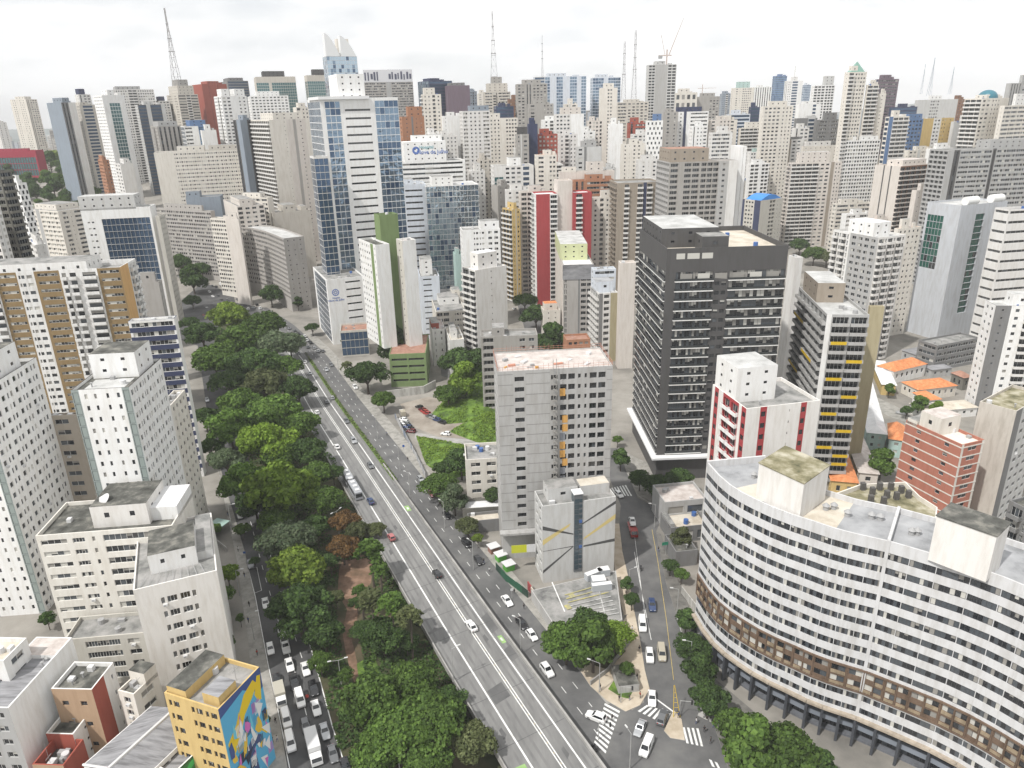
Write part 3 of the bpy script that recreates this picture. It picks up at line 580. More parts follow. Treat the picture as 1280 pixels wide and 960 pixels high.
# pair of white towers on the left
AL = [(0, .13, 'STRIP', 'st'), (.13, .87, 'AF', None), (.87, 1, 'STRIP', 'st')]
A_ = tower('white apartment tower with grey glass corner strips behind the cream block', (161, 484), 88, 201, 95, AL, 'AR', 'bw', h=61.6, roof='dark', pent=[(.45, .92, .1, .92, 5.5, 'bw', ROOFS and 'dark')], par=.7, cap=plain('dark_parapet_cap', (.045, .042, .04), .8))
m = MB(); m.box((0, 0, 0), (.35 * A_['w'], .7 * A_['d'], .05), ROOFS['pale'], A_['N'] + A_['r'] * (.05 * A_['w']) + A_['l'] * (.15 * A_['d']) + Vector((0, 0, A_['H'] - .69)), A_['ang']); part(A_, m, 'roof_screed')
tower('white apartment tower with grey glass corner strips cut by the left picture edge', (-25, 490), -100, 45, 95, AL, 'AR', 'bw', h=61.6, roof='dark', pent=[(.3, .8, .1, .92, 6, 'bw', 'dark')], cap=plain('dark_parapet_cap', (.045, .042, .04), .8))
tower('taupe concrete apartment block squeezed between the two white strip towers', (120, 517), 58, 124, 94, [(0, .55, 'P2', 'tp'), (.55, 1, 'RB', 'tp')], 'P1', 'tp', h=45, roof='pink', lim=60)
tower('white and ochre apartment slab with brown banded columns', (149.5, 334), -70, 169, 98, [(0, .28, 'OB', None), (.28, .4, 'OC', 'oc'), (.4, .5, 'OW', None), (.5, .645, 'OC', 'oc'), (.645, .865, 'OB', None), (.865, 1, 'OC', 'oc')], [(0, .5, 'BL', 'oy'), (.5, 1, 'PB', 'wh')], 'wh', h=67, roof='grey', pent=[(.1, .9, .2, .98, 2.6, 'wh', 'grey')], par=2.2, dirt=.18)
o = tower('white office block framing a tall dark mirror glass panel', (187, 258), 100, 194, 100, [(0, .2, S(fh=3.6, bay=60, wins=((.3, .5), (.65, .85)), sill=1.5, head=2.4, top=6), None), (.2, .27, 'BL', None), (.27, .97, S(fh=3.6, bay=2.4, wins=((.01, .99),), sill=.05, head=3.55, m=.05, base=6, top=6, dep=.3, pane='navy', frame='d'), None), (.97, 1, 'BL', None)], 'BL', 'bw', h=71, roof='grey', pent=[(.0, 1, .2, 1, 7, 'lg', 'pale')], name='office_tower', cat='office block')
absorb(o, tower('x', (199, 270), 194, 206, 100, 'BL', 'P1', 'cb', h=66, name='office_tower'))
tower('navy blue banded apartment block beside the park street', (217.5, 398), 160, 221, 100, 'NB', 'BL', 'wh', h=58, roof='pale', cap=wall(W['nv']))
tower('slim cream white block rising beside the park treetops', (213, 507), 198, 231, 95, 'BL', 'P1', 'cr', h=43.3, roof='grey')
b = tower('long cream apartment block with grey ribbon windows and rooftop dish', (44, 670), 40, 215, 6, 'BL', [(0, .24, 'BW', None), (.24, .36, 'BW', None), (.36, .46, 'P1', None), (.46, 1, 'BR', None)], 'ww', h=34, d=15, roof='dark', pent=[(.38, .8, .2, .95, 4.5, 'wk', 'dark'), (.8, 1, .3, 1, 2.4, 'bw', 'white')], clut=8)
m = MB(); p = b['N'] + b['r'] * (.45 * b['w']) + b['l'] * 6 + Vector((0, 0, b['H'] + 4.6)); m.tube(p, p + Vector((-.5, -.5, .8)), 1.6, .15, CLUTW, 16); part(b, m, 'satellite_dish')
tower('cream stepped annex below the ribbon window block', (80, 800), 44, 205, 6, 'BL', [(0, .18, 'BL', None), (.18, .55, 'BR', None), (.55, 1, 'P2', None)], 'cb', h=13, d=8, roof='grey')
b = tower('white apartment block with dark box penthouse standing by the left street', (166, 738), None, 271, 23, 'P1', [(0, .27, 'BL', None), (.27, .72, S(fh=3.4, bay=60, wins=((.02, .12), (.19, .46), (.55, .82), (.88, .98)), sill=1.0, head=2.5, m=.1, pane='dark', mull=3, top=2.4), None), (.72, 1, 'BL', None)], 'wk', h=30.5, d=26, roof='grey', pent=[(.2, .78, .2, .62, 4, 'wh', 'dark'), (.78, .98, .25, .9, 1.5, 'lg', 'grey')], par=.5)
m = MB()
for k in range(9):
    p = b['N'] + b['r'] * (.2 * b['w']) + b['l'] * (.25 * b['d']); q = b['N'] + b['r'] * ((k + .5) / 9 * b['w']) + b['l'] * .4; z = Vector((0, 0, b['H'] - .3)); m.tube(b['N'] + b['r'] * ((.06 + k * .1) * b['w']) + b['l'] * .3 + z, b['N'] + b['r'] * ((.15 + k * .08) * b['w']) + b['l'] * 4.6 + z + Vector((0, 0, .4)), .05, .05, CLUT, 5)
part(b, m, 'roof_ribs')
# low buildings in the bottom left corner
W.update(rw=(.33, .085, .06), tb=(.43, .30, .20))
tower('white windowless party wall building with grey sheet roof in the corner', (10, 885), -40, 90, 86.5, [(0, 1, 'P2', 'gy')], 'BL', 'bw', h=20, roof='sheet', pent=[(.72, .98, .02, .95, .01, 'wh', 'pink')], clut=3)
tower('white house with a roof terrace and arched openings at the left edge', (4, 826), -60, 33, 86, 'P1', 'P2', 'wh', h=24, roof='cream', clut=4)
tower('brown and red painted house with stained flat roof', (114.6, 862), 63.5, 141.7, 86.5, [(0, 1, S(fh=5, bay=4, wins=((.3, .65),), sill=2, head=3.1, top=1, m=.4, frame='d', mull=2), 'tb')], [(0, .52, 'BL', 'rw'), (.52, 1, S(fh=4, bay=60, wins=((.6, .8),), sill=1.5, head=2.6), 'wh')], 'wh', h=17, roof='dark', clut=4)
tower('cream house with small windows beside the brown and red house', (167, 868), 147, 197, 72, 'P2', 'P2', 'cr', h=14, roof='dark', pent=[(.5, .98, .0, .98, 2.2, 'cr', 'dark')])
tower('low house with dark roof below the brown and red house', (91, 918), 57, 119, 86, [(0, 1, 'BL', 'rw')], 'TINY', 'wh', h=9.5, roof='dark')
tower('red walled courtyard building at the bottom edge beside the sheet roof', (79, 957), 40, 104, 86, [(0, 1, 'BL', 'tb')], [(0, 1, 'BL', 'rw')], 'rw', h=8, roof='dark', par=2.4)
b = tower('long shed with corrugated grey roof and white ridge flashing', (168, 985), 104, 250, 66, 'P2', 'RB', 'wh', h=9.5, roof='sheet', par=.15, clut=0)
m = MB(); A0, B0 = b['N'] + b['l'] * (b['d'] * .45), b['N'] + b['l'] * (b['d'] * .45) + b['r'] * b['w']; z0 = Vector((0, 0, b['H'] - .05)); zr = Vector((0, 0, b['H'] + 2.1))
for a, c_ in ((b['N'], 1), (b['N'] + b['l'] * b['d'], -1)):
    q = [a + z0, a + b['r'] * b['w'] + z0, B0 + zr, A0 + zr]; m.poly(q if c_ > 0 else q[::-1], ROOFS['sheet'])
m.poly((b['N'] + z0, A0 + zr, b['N'] + b['l'] * b['d'] + z0), ROOFS['sheet']); m.poly((b['N'] + b['r'] * b['w'] + z0, b['N'] + b['l'] * b['d'] + b['r'] * b['w'] + z0, B0 + zr), ROOFS['sheet']); part(b, m, 'gable_roof')
m = MB(); m.tube(A0 + zr, B0 + zr, .35, .35, CLUTW, 6); m.tube(A0 + zr, b['N'] + b['l'] * b['d'] + z0, .25, .25, CLUTW, 6); part(b, m, 'ridge_flashing')
YEL = tower('yellow building with a multicoloured street art mural on its side wall', (272.5, 887), 205, 324, 69, [(0, .3, 'YW', None), (.3, .42, 'BL', None), (.42, 1, 'YW', None)], 'BL', 'ye', h=22.8, roof='grey', pent=[(.05, .95, .62, .98, 1.2, 'ye', 'dark'), (.1, .5, .05, .35, 1.5, 'ye', 'sheet')], clut=8)
def mural(b, cols, seed, n):
    rg = random.Random(seed)
    m = MB(); cm = [plain('mural_paint', c, .6) for c in cols]
    face_poly(b, m, ((0, 0), (1, 0), (1, 1), (0, 1)), cm[0], 'R', .02)
    def blob(cx, cy, rx, ry, mat, off, ang=0.0, k=14, j=.25):
        pts = []
        for i in range(k):
            t = 2 * math.pi * i / k; s = 1 + rg.uniform(-j, j); x, y = rx * s * math.cos(t), ry * s * math.sin(t); pts.append((min(.995, max(.005, cx + x * math.cos(ang) - y * math.sin(ang))), min(.995, max(.005, cy + x * math.sin(ang) + y * math.cos(ang)))))
        face_poly(b, m, pts, mat, 'R', off)
    off = .026
    face_poly(b, m, ((0, .9), (0, 1), (1, 1), (1, .8), (.9, .78), (.55, .95)), cm[1], 'R', off); off += .004
    for q in (((.05, .62), (.3, .72), (.55, .9), (.8, .95), (.88, .88), (.72, .8), (.5, .72), (.28, .52), (.08, .45)), ((.78, .8), (.9, .95), (.98, .93), (.92, .7), (.84, .72))): face_poly(b, m, q, cm[2], 'R', off); off += .004
    for k in range(n):
        c = cm[3 + k % (len(cm) - 3)] if rg.random() < .75 else cm[rg.randrange(len(cm))]
        t = rg.random(); cx, cy = rg.uniform(.1, .95), rg.uniform(.05, .68)
        if t < .6: blob(cx, cy, rg.uniform(.04, .15), rg.uniform(.03, .09), c, off, rg.uniform(0, 3), rg.choice((3, 4, 5, 9, 12)), .4)
        else:
            for s in range(rg.randint(3, 6)): x = cx + s * .028; face_poly(b, m, [(min(.99, x), cy), (min(.99, x + .014), cy), (min(.99, x + .024), min(.98, cy + .1)), (min(.99, x + .01), min(.98, cy + .1))], c, 'R', off)
        off += .0015
    return part(b, m, 'mural')
mural(YEL, [(.10, .42, .66), (.05, .09, .26), (.78, .56, .02), (.62, .16, .48), (.75, .76, .76), (.05, .08, .2), (.16, .55, .7), (.02, .03, .06), (.75, .5, .05), (.8, .8, .8), (.05, .3, .55)], 5, 70)
b = tower('low building with a green and white painted wall below the yellow building', (216, 968), 190, 250, 64, 'P1', 'BL', 'wh', h=9, roof='sheet', clut=0)
mural(b, [(.04, .2, .06), (.02, .12, .04), (.06, .48, .13), (.75, .75, .75), (.02, .02, .02), (.1, .5, .2), (.7, .7, .7)], 9, 16)
# concrete tower under construction, the mural block and the deck before it
C_ = tower('bare concrete tower under construction with pink raw roof slab', (622, 465), 617, 766, 5, 'CW', [(0, .13, 'BL', None), (.13, .24, 'CW', None), (.24, .45, 'BL', None), (.45, .53, 'CW', None), (.53, .68, 'CN', None), (.68, .74, 'CS', None), (.74, .79, 'CS', None), (.79, .95, 'CN', None), (.95, 1, 'BL', None)], 'cg', Y=177, d=16, roof='pink', par=.25, clut=0, dirt=.13)
m = MB(); IN = plain('orange_infill_panel', (.55, .30, .08), .7); ING = plain('grey_infill_panel', (.2, .21, .23), .7)
for k in range(2, 16):
    if rnd.random() < .8: z = (9.5 + (C_['H'] - 10.5) / 18 * (17.4 - k)) / C_['H']; x = .535 + rnd.choice((0, .022)); face_poly(C_, m, ((x, z), (x + .05, z), (x + .05, z + .038), (x, z + .038)), IN if k < 11 and rnd.random() < .8 else ING, 'R', .03)
part(C_, m, 'infill_panel', kind='stuff')
m = MB(); RB = plain('rusty_rebar', (.30, .12, .08), .8); NET = plain('orange_safety_net', (.52, .25, .18), .8)
for i in range(70):
    t = i / 70 * 2 * (C_['w'] + C_['d']); w_, d_ = C_['w'], C_['d']
    p = C_['r'] * t if t < w_ else C_['r'] * w_ + C_['l'] * (t - w_) if t < w_ + d_ else C_['r'] * (2 * w_ + d_ - t) + C_['l'] * d_ if t < 2 * w_ + d_ else C_['l'] * (2 * w_ + 2 * d_ - t)
    p = C_['N'] + p + Vector((0, 0, C_['H'])); m.tube(p, p + Vector((rnd.uniform(-.1, .1), rnd.uniform(-.1, .1), rnd.uniform(.9, 1.9))), .04, .04, RB, 4, False)
for k in (.5, 1.1):
    for a, c_ in ((C_['N'], C_['r'] * C_['w']), (C_['N'] + C_['r'] * C_['w'], C_['l'] * C_['d']), (C_['N'] + C_['l'] * C_['d'], C_['r'] * C_['w']), (C_['N'], C_['l'] * C_['d'])): m.tube(a + Vector((0, 0, C_['H'] + k)), a + c_ + Vector((0, 0, C_['H'] + k)), .035, .035, NET, 4, False)
part(C_, m, 'edge_protection')
m = MB()
for i in range(14): q = C_['N'] + C_['r'] * rnd.uniform(1, C_['w'] - 3) + C_['l'] * rnd.uniform(1, 12) + Vector((0, 0, C_['H'] - .24)); m.box((0, 0, 0), (rnd.uniform(.6, 2.6), rnd.uniform(.4, 1.5), rnd.uniform(.15, .7)), rnd.choice((NET, CLUT, IN, CLUTW)), q, rnd.random())
part(C_, m, 'building_materials', kind='stuff')
m = MB(); JL = plain('slab_joint', (.24, .235, .225), .8); fz = (C_['H'] - 10.5) / round((C_['H'] - 10.5) / 2.85)
for k in range(30):
    z = (9.5 + k * fz) / C_['H']
    if z < .99:
        for x0, x1 in ((0, .13), (.24, .45), (.95, 1)): face_poly(C_, m, ((x0, z), (x1, z), (x1, z + .0035), (x0, z + .0035)), JL, 'R', .012)
part(C_, m, 'slab_joints')
m = MB(); m.box((-.8, -2.2, 8.9), (9.5, -.02, 9.5), wall(W['cg'], .2), C_['N'], C_['ang']); part(C_, m, 'ledge_slab')
m = MB(); HP = plain('galvanised_mast', (.28, .27, .25), .6); o0 = C_['N'] + C_['r'] * (.49 * C_['w']) - C_['l'] * .9
for dx in (-.45, .45):
    for dy in (-.45, .45): m.tube(o0 + Vector((dx, dy, 0)), o0 + Vector((dx, dy, C_['H'] + 3)), .07, .07, HP, 4)
for k in range(int(C_['H'] / 1.5)): m.box((-.5, -.5, 0), (.5, .5, .07), HP, o0 + Vector((0, 0, k * 1.5))); m.tube(o0 + Vector((-.45, -.45, k * 1.5)), o0 + Vector((.45, -.45, k * 1.5 + 1.5)), .05, .05, HP, 4)
tag(m.build('construction_hoist', None, C_['e'].location), 'slim steel hoist mast on the front of the bare concrete tower', 'hoist')
Q = tower('grey mural block with diagonal painted lines and a glass stair shaft', (678, 633), 671.5, 770, 12, 'P2', 'BL', 'lg', h=23.6, d=8.5, roof='grey', pent=[(.12, .52, .35, .98, 3, 'lg', 'grey'), (.58, .98, .5, .98, 2, 'lg', 'cream')], clut=5, dirt=.12)
m = MB(); LN = plain('dark_painted_line', (.07, .07, .07), .7); LY = plain('faded_yellow_line', (.6, .48, .2), .7)
for pts, mt in ((((.0, .13), (.0, .17), (.42, .44), (.42, .425)), LN), (((0, .7), (0, .75), (.42, .60), (.42, .585)), LN), (((.54, .70), (.54, .715), (1, .95), (1, .91)), LN), (((.56, .405), (.56, .425), (1, .46), (1, .42)), LN), (((0, .5), (0, .57), (.38, .74), (.36, .7)), LY), (((.56, .5), (.57, .53), (1, .78), (1, .72)), LY), (((0, .42), (0, .425), (.42, .44), (.42, .43)), LN)): face_poly(Q, m, pts, mt, 'R', .02)
part(Q, m, 'painted_lines')
m = MB(); o0 = Q['N'] + Q['r'] * (.425 * Q['w']) - Q['l'] * .05; wd = .115 * Q['w']; SH = glass('stair_shaft_glass', (.05, .075, .09), .12, .7)
m.box((0, -.12, 2.2), (wd, .2, Q['H'] + 2.2), plain('shaft_frame', (.12, .13, .14), .6), o0, Q['ang'])
for k in range(14): z = 3 + k * 1.55; m.box((.15, -.2, z), (wd * .55, -.121, z + 1.3), SH, o0, Q['ang']); m.box((wd * .6, -.2, z + .3), (wd - .1, -.121, z + 1.2), CLUTB if k % 5 == 4 else SH, o0, Q['ang'])
m.box((-.15, -.3, Q['H'] + 2.2), (wd + .15, 2.6, Q['H'] + 2.45), plain('white_cap', (.75, .75, .75), .5), o0, Q['ang']); m.box((0, .2, Q['H'] - .5), (wd, 2.3, Q['H'] + 2.2), SH, o0, Q['ang']); part(Q, m, 'stair_shaft')
pts = [at_z(u, v, 3.2) for u, v in ((664, 738), (700, 793), (778, 775), (770, 713))]
dk, c, rg = prism('parking_deck', 'low deck with worn yellow and white paint before the mural block', 'parking deck', [(p.x, p.y) for p in pts], 0, 3.2, ['BL'], 'cg', 'grey', .12)
m = MB()
def on_deck(u0, v0, u1, v1, mt, k=.08, wd=.25): a, b_ = at_z(u0, v0, 3.2) - c, at_z(u1, v1, 3.2) - c; strip(m, [a, b_], wd, mt, k)
FADE = blotch('faded_deck_paint', [(.35, (.26, .26, .25)), (.5, (.36, .36, .35)), (.62, (.55, .55, .53))], (.7, .7, .7)); FADY = blotch('faded_yellow_deck_paint', [(.35, (.30, .29, .2)), (.55, (.42, .38, .16)), (.7, (.58, .48, .1))], (.6, .6, .6))
for i in range(8): on_deck(706 + i * 2, 744 + i * 4.6, 756 + i * 2.5, 730 + i * 5.2, FADE if i > 2 else FADY, .09 + i * .001, .3)
on_deck(690, 728, 706, 765, PAINT, .10, .3); on_deck(712, 746, 718, 744, FADY, .105, 1.5); on_deck(707, 760, 713, 758, FADY, .107, 1.8); on_deck(748, 735, 758, 775, FADE, .11, .3)
m.build('deck_paint', dk)
m = MB()
for u, v, a, b_, r0 in ((742, 722, 5, 1.6, .5), (754, 718, 3.2, 2, .2), (748, 730, 3.6, 2.6, .1), (752, 737, 5.2, 1.3, .15)): p = at_z(u, v, 3.2); m.box((-a / 2, -b_ / 2, 0), (a / 2, b_ / 2, 1.9), plain('metal_shed', (.42, .44, .46), .5), p, r0, True, ROOFS['white'])
tag(m.build('site_shed'), 'cluster of pale metal site sheds at the corner of the painted deck', 'shed')
W.update(gg=(.17, .165, .145))
tower('small cream block with dark windows left of the bare concrete tower', (582, 575), 577, 626, 5, 'P2', 'P2', 'cr', h=16.7, d=12, roof='grey')
tower('low shed with pale green roof left of the bare concrete tower', (578, 636), 574, 627, 4, 'BL', 'BL', 'gg', h=4.5, d=6, roof='white', name='shed', cat='shed', clut=1)
tower('low shed with dusty white roof next to the bare concrete tower', (586, 652), 583, 626, 8, 'BL', 'BL', 'mg', h=4.2, d=5, roof='cream', name='shed', cat='shed', clut=1)
b = tower('unfinished low concrete frame behind the grassy bank', (601, 421), 598, 672, 2, 'LG', [(0, .25, 'LG', None), (.25, .62, 'BL', None), (.62, 1, 'P2', None)], 'co', h=33, d=10, roof='grey', pent=[(.2, .42, .2, .9, 3, 'co')])
# black balcony tower
T_ = tower('black apartment tower with glass balconies and a white podium slab', (834, 311), 800, 986, 2, 'DT', [(0, .075, 'BL', None), (.075, .40, 'DT', None), (.40, .52, 'DW', None), (.52, 1, 'DT', None)], 'dg', h=78.8, roof='cream', par=1.6, pent=[(.02, .5, .25, .98, 4.5, 'dg', 'pale'), (.3, .52, .05, .5, 3, 'dg', 'grey')], clut=4, dirt=.1)
m = MB()
for i, (x0, x1) in enumerate(((.08, .15), (.17, .27), (.29, .38))): face_poly(T_, m, ((x0, .958), (x1, .958), (x1, .98), (x0, .98)), G_BLIND, 'R', .03)
for i in range(6): x = .12 + i * .145; face_poly(T_, m, ((x, .88), (x + .1, .875), (x + .1, .9), (x, .9)), G_BLIND if i % 3 == 1 else G_CURT, 'R', .03)
part(T_, m, 'crown_window', kind='stuff')
m = MB(); m.box((-2, -2.4, 8.6), (T_['w'] + 1, T_['d'] + 2, 9.3), plain('white_slab', (.74, .74, .74), .6), T_['N'], T_['ang']); part(T_, m, 'podium_slab')
tower('blank white side wall block behind the black tower', (995, 322), 986, 1004, 10, 'BL', 'BL', 'lw', Y=268, roof='pale')
# red and white tower
b = tower('white apartment tower with red window stripes and a boxy water tower', (933, 511), 891, 1025.5, 12, [(0, .08, 'BL', None), (.08, .2, 'RS', 'rd'), (.2, .34, 'BL', None), (.34, .56, 'RB2', 'rd'), (.56, .8, 'RB2', 'rd'), (.8, .88, 'BL', None), (.88, 1, 'RS', 'rd')], [(0, .19, 'BL', None), (.19, .28, 'RS', 'rd'), (.28, .52, 'BL', None), (.52, .66, 'TINY', None), (.66, .74, 'BL', None), (.74, .82, 'RS', 'rd'), (.82, 1, 'BL', None)], 'wk', h=52, roof='grey', pent=[(.02, .56, .35, .98, 8, 'wh', 'pale')], clut=3)
# yellow balcony tower
b = tower('grey balcony tower with scattered yellow parapets and roof garden', (1034, 393), 999, 1087, -8, 'YB', [(0, .12, 'BL', 'wh'), (.12, .56, 'YB', None), (.56, 1, 'YB', None)], 'gy', h=59.6, roof='pale', pent=[(.1, .8, .5, 1, 5.5, 'ta', 'pale')], clut=6)
m = MB(); YP = wall((.62, .42, .02), .1); fh = (b['H'] - 4.5) / round((b['H'] - 4.5) / 2.95)
for k in range(18):
    if k % 2 == 0 or rnd.random() < .25:
        x0 = (.15, .58)[(k // 2) % 2]; z = 4.0 + k * fh; o0 = b['N'] + b['r'] * (x0 * b['w']); m.box((0, -1.16, z), (.38 * b['w'], -1.105, z + 1.0), YP, o0, b['ang'])
    if k % 3 == 1: o0 = b['N'] + b['l'] * (b['d'] * (.2 + .4 * ((k // 3) % 2))); m.box((0, 1.105, 4.0 + k * fh), (.35 * b['d'], 1.16, 5.0 + k * fh), YP, o0, b['ang'] + math.pi / 2)
part(b, m, 'yellow_parapet', kind='stuff')
absorb(b, tower('x', (1088, 383), 1086, 1106, -8, 'BL', 'BL', 'ol', h=57.5, roof='grey', clut=0))
# brick, blank beige, white and slate
b = tower('red brick apartment block with cream floor bands and stepped roof', (1203, 556), 1133, 1231, 20, [(0, .5, 'BKP', None), (.5, 1, 'BKP', None)], [(0, .1, 'BL', 'cr'), (.1, .9, 'P2', None), (.9, 1, 'BL', 'cr')], 'bk', h=31, roof='grey', pent=[(.05, .95, .42, .78, 4.5, 'cr', 'pink'), (.0, .98, .8, .98, 1, 'cr', 'grey')], clut=4)
m = MB(); CB = wall(W['cr'])
for k in range(11): z = k * b['H'] / 10.4; m.box((-.06, -.06, z), (b['w'] + .06, b['d'] + .06, z + .35), CB, b['N'], b['ang'])
part(b, m, 'floor_bands')
tower('blank beige party wall building beside the brick block', (1271, 514), 1225, 1310, 36, 'BL', [(0, .2, 'BL', 'mg'), (.2, 1, 'P2', 'lg')], 'be', h=38, roof='moss', clut=4, dirt=.18)
tower('white and slate apartment tower at the right edge with white balconies', (1245, 382), 1232, 1320, -8, 'P1', [(0, .27, 'TINY', 'mg'), (.27, .5, 'P1', None), (.5, 1, 'DB', None)], 'bw', h=44.4, roof='pale', pent=[(.3, .9, .2, .9, 4, 'bw', 'pale')], cap=wall(W['mg']))
tower('grey balcony block in the bottom right behind the long white block', (1292, 640), 1262, 1340, 20, 'PB', 'PB', 'mg', h=24, roof='dark')
# grey institutional block, its garage, neighbours on the right
G = tower('pale grey windowless block with green glass panel and twin roof tanks', (1202, 257), 1160, 1260, 22, [(0, .06, 'BL', None), (.06, .56, 'GLG', None), (.56, 1, 'BL', None)], [(0, .34, 'BL', None), (.34, .56, 'GVS', None), (.56, 1, 'BL', None)], (lambda c: wall(c, .12))((.50, .52, .55)), h=69.5, roof='pale', clut=0, name='hospital_block', cat='office block')
for k in (0.3, .85):
    m = MB(); o0 = G['N'] + G['r'] * (k * G['w']) + G['l'] * 3 + Vector((0, 0, G['H'] + 1.4)); dv = G['r'] * 4
    m.tube(o0 - dv, o0 + dv, 2.1, 2.1, plain('white_tank', (.72, .72, .7), .5), 20)
    for s in (-2.5, 2.5): m.box((s - .3, -1.5, -2.3), (s + .3, 1.5, -.8), CLUT, o0, G['ang'])
    part(G, m, 'roof_tank')
tower('low grey parking garage below the windowless grey block', (1172, 432), 1120, 1225, 22, [(0, 1, 'RB', None)], 'RB', 'mg', h=13, d=10, roof='grey', name='parking_garage', cat='garage')
tower('white office slab with black window bands at the right edge', (1262, 262), 1244, 1330, 12, 'WB', 'WB', 'lw', Y=345, roof='grey', name='office_tower', cat='office block')
tower('grey and white balcony tower with a white roof box before the garage', (1098, 297), 1042, 1133, 22, [(0, .4, 'PB', 'wh'), (.4, 1, 'P2', 'gy')], 'PB', 'lw', Y=335, roof='pale', pent=[(.05, .65, .15, .7, 6, 'bw', 'white')])
# green and white pair on its parking podium
PO = tower('green banded parking podium with twin white slabs and a green shaft', (486, 443), 470, 532, 3, 'PK', 'PK', 'gr', h=16, roof='rust', d=30, clut=0, par=.4)
gl = [(0, .7, S(fh=2.9, bay=3.2, wins=((.28, .68),), sill=1, head=2.2, m=.3, pane='light'), 'wh'), (.7, .86, 'BL', 'gr'), (.86, 1, 'P1', 'wh')]
for q in (tower('x', (469, 306.5), 448, 486.5, 30, gl, 'BL', 'bw', Y=327, roof='dark', z0=15.6, clut=2), tower('x', (502.5, 301), 495, 519.5, 30, [(0, 1, 'TINY', 'cb')], [(0, .8, 'BL', None), (.8, 1, 'TINY', None)], 'bw', Y=329, roof='pink', z0=15.6, clut=2), tower('x', (474, 269), 469, 497, 30, 'BL', 'BL', 'gr', Y=338, roof='grey', z0=15.6, d=7, clut=1)): absorb(PO, q)
b = tower('white hospital podium with a blue round emblem beside the avenue', (408, 350), 391, 455, 24, [(0, .1, 'BL', None), (.1, .92, 'GD', None), (.92, 1, 'BL', None)], [(0, .4, 'BL', None), (.4, 1, S(fh=4, bay=60, wins=((.12, .82),), sill=1.6, head=2.5, m=.4, mull=8, base=4, pane='black', frame='d'), None)], 'bw', Y=385, roof='grey', name='hospital_block', cat='hospital')
def emblem(b, fx, fz, rad, lines, sz):
    m = MB(); BLU = plain('blue_sign', (.03, .12, .45), .5); o0 = b['N'] - b['l'] * .06 + b['r'] * (fx * b['w']) + Vector((0, 0, fz * b['H'])); P_ = lambda x, z: o0 + b['r'] * x + Vector((0, 0, z))
    for ra, rb_ in ((rad * .78, rad), (rad * .28, rad * .42)):
        for k in range(20):
            t0, t1 = 2 * math.pi * k / 20, 2 * math.pi * (k + .86) / 20; m.poly((P_(ra * math.cos(t0), ra * math.sin(t0)), P_(rb_ * math.cos(t0), rb_ * math.sin(t0)), P_(rb_ * math.cos(t1), rb_ * math.sin(t1)), P_(ra * math.cos(t1), ra * math.sin(t1))), BLU)
    for k in range(8):
        t = 2 * math.pi * k / 8; a_, c_ = math.cos(t), math.sin(t); s_ = rad * .06; m.poly((P_(rad * .45 * a_ - s_ * c_, rad * .45 * c_ + s_ * a_), P_(rad * .45 * a_ + s_ * c_, rad * .45 * c_ - s_ * a_), P_(rad * .75 * a_ + s_ * c_, rad * .75 * c_ - s_ * a_), P_(rad * .75 * a_ - s_ * c_, rad * .75 * c_ + s_ * a_)), BLU)
    sg = part(b, m, 'emblem')
    for tx, x, z, s in lines: lettering(b, tx, P_(x, z), s, BLU)
def lettering(b, text, loc, size, mat, ang=None):
    cu = D.curves.new('lettering', 'FONT'); cu.body = text; cu.size = size; cu.extrude = .02; cu.align_x = 'CENTER'
    t = D.objects.new('lettering', cu); COL.objects.link(t); dg = bpy.context.evaluated_depsgraph_get(); me = D.meshes.new_from_object(t.evaluated_get(dg)); D.objects.remove(t); me.materials.clear(); me.materials.append(mat)
    o = link('lettering', me, b['e'] if isinstance(b, dict) else b, loc, 0); o.rotation_euler = (math.pi / 2, 0, b['ang'] if isinstance(b, dict) else ang); return o
emblem(b, .2, .80, 1.9, (('Hospital', 0, -3.3, 1.2), ('Nove de Julho', 0, -4.7, 1.5)), 1)
b = tower('tall white and blue glass hospital tower beside the avenue', (399, 123), 384, 497, 24, 'GLT', [(0, .055, 'BL', None), (.055, .25, 'GLT', None), (.25, .69, 'HBL', None), (.69, 1, 'GLT', None)], 'bw', Y=414, roof='grey', par=1.2, pent=[(.26, .6, .1, .7, 12, 'bw', 'pale', 0)], name='hospital_tower', cat='hospital', clut=0, dirt=.08)
m = MB(); m.box((-.8, -1.6, b['H'] - .6), (b['w'] * .62, b['d'] * .8, b['H'] + .9), plain('white_slab', (.74, .74, .74), .6), b['N'], b['ang']); part(b, m, 'canopy_slab')
absorb(b, tower('x', (392, 196), 386, 410, 24, 'GD', 'GD', 'lw', Y=402, roof='grey', d=12, name='hospital_tower'))
tower('low pavilion with rusty roof and curved white ramp by the avenue', (425, 414), 411, 459, 10, 'GD', 'GD', 'cb', h=14, d=14, roof='rust')
tower('pinkish white apartment tower with dark corner balconies in the middle', (594, 338), 578, 633, 36, [(0, .5, 'DB', 'mg'), (.5, 1, 'DB', 'lw')], [(0, .38, 'BL', None), (.38, .62, 'TINY', None), (.62, .9, 'BL', None), (.9, 1, 'TINY', None)], 'wk', Y=341, roof='white', pent=[(.2, .8, .25, .85, 7, 'wk', 'white')])
tower('white block with paired square windows behind the pinkish white tower', (578, 288), 574.5, 625, 10, 'P2', [(0, .25, 'BL', None), (.25, .62, 'PS', None), (.62, 1, 'P2', None)], 'bw', Y=410, roof='grey', pent=[(.5, 1, .2, .9, 4, 'bw')])
tower('low bluish white box building behind the green and white slabs', (525, 346), 522, 549, 10, 'BL', S(bay=60, wins=((.1, .6),), sill=1.5, head=2.2), 'wv', Y=392, roof='grey', pent=[(.1, .7, .3, .9, 8, 'wh')])
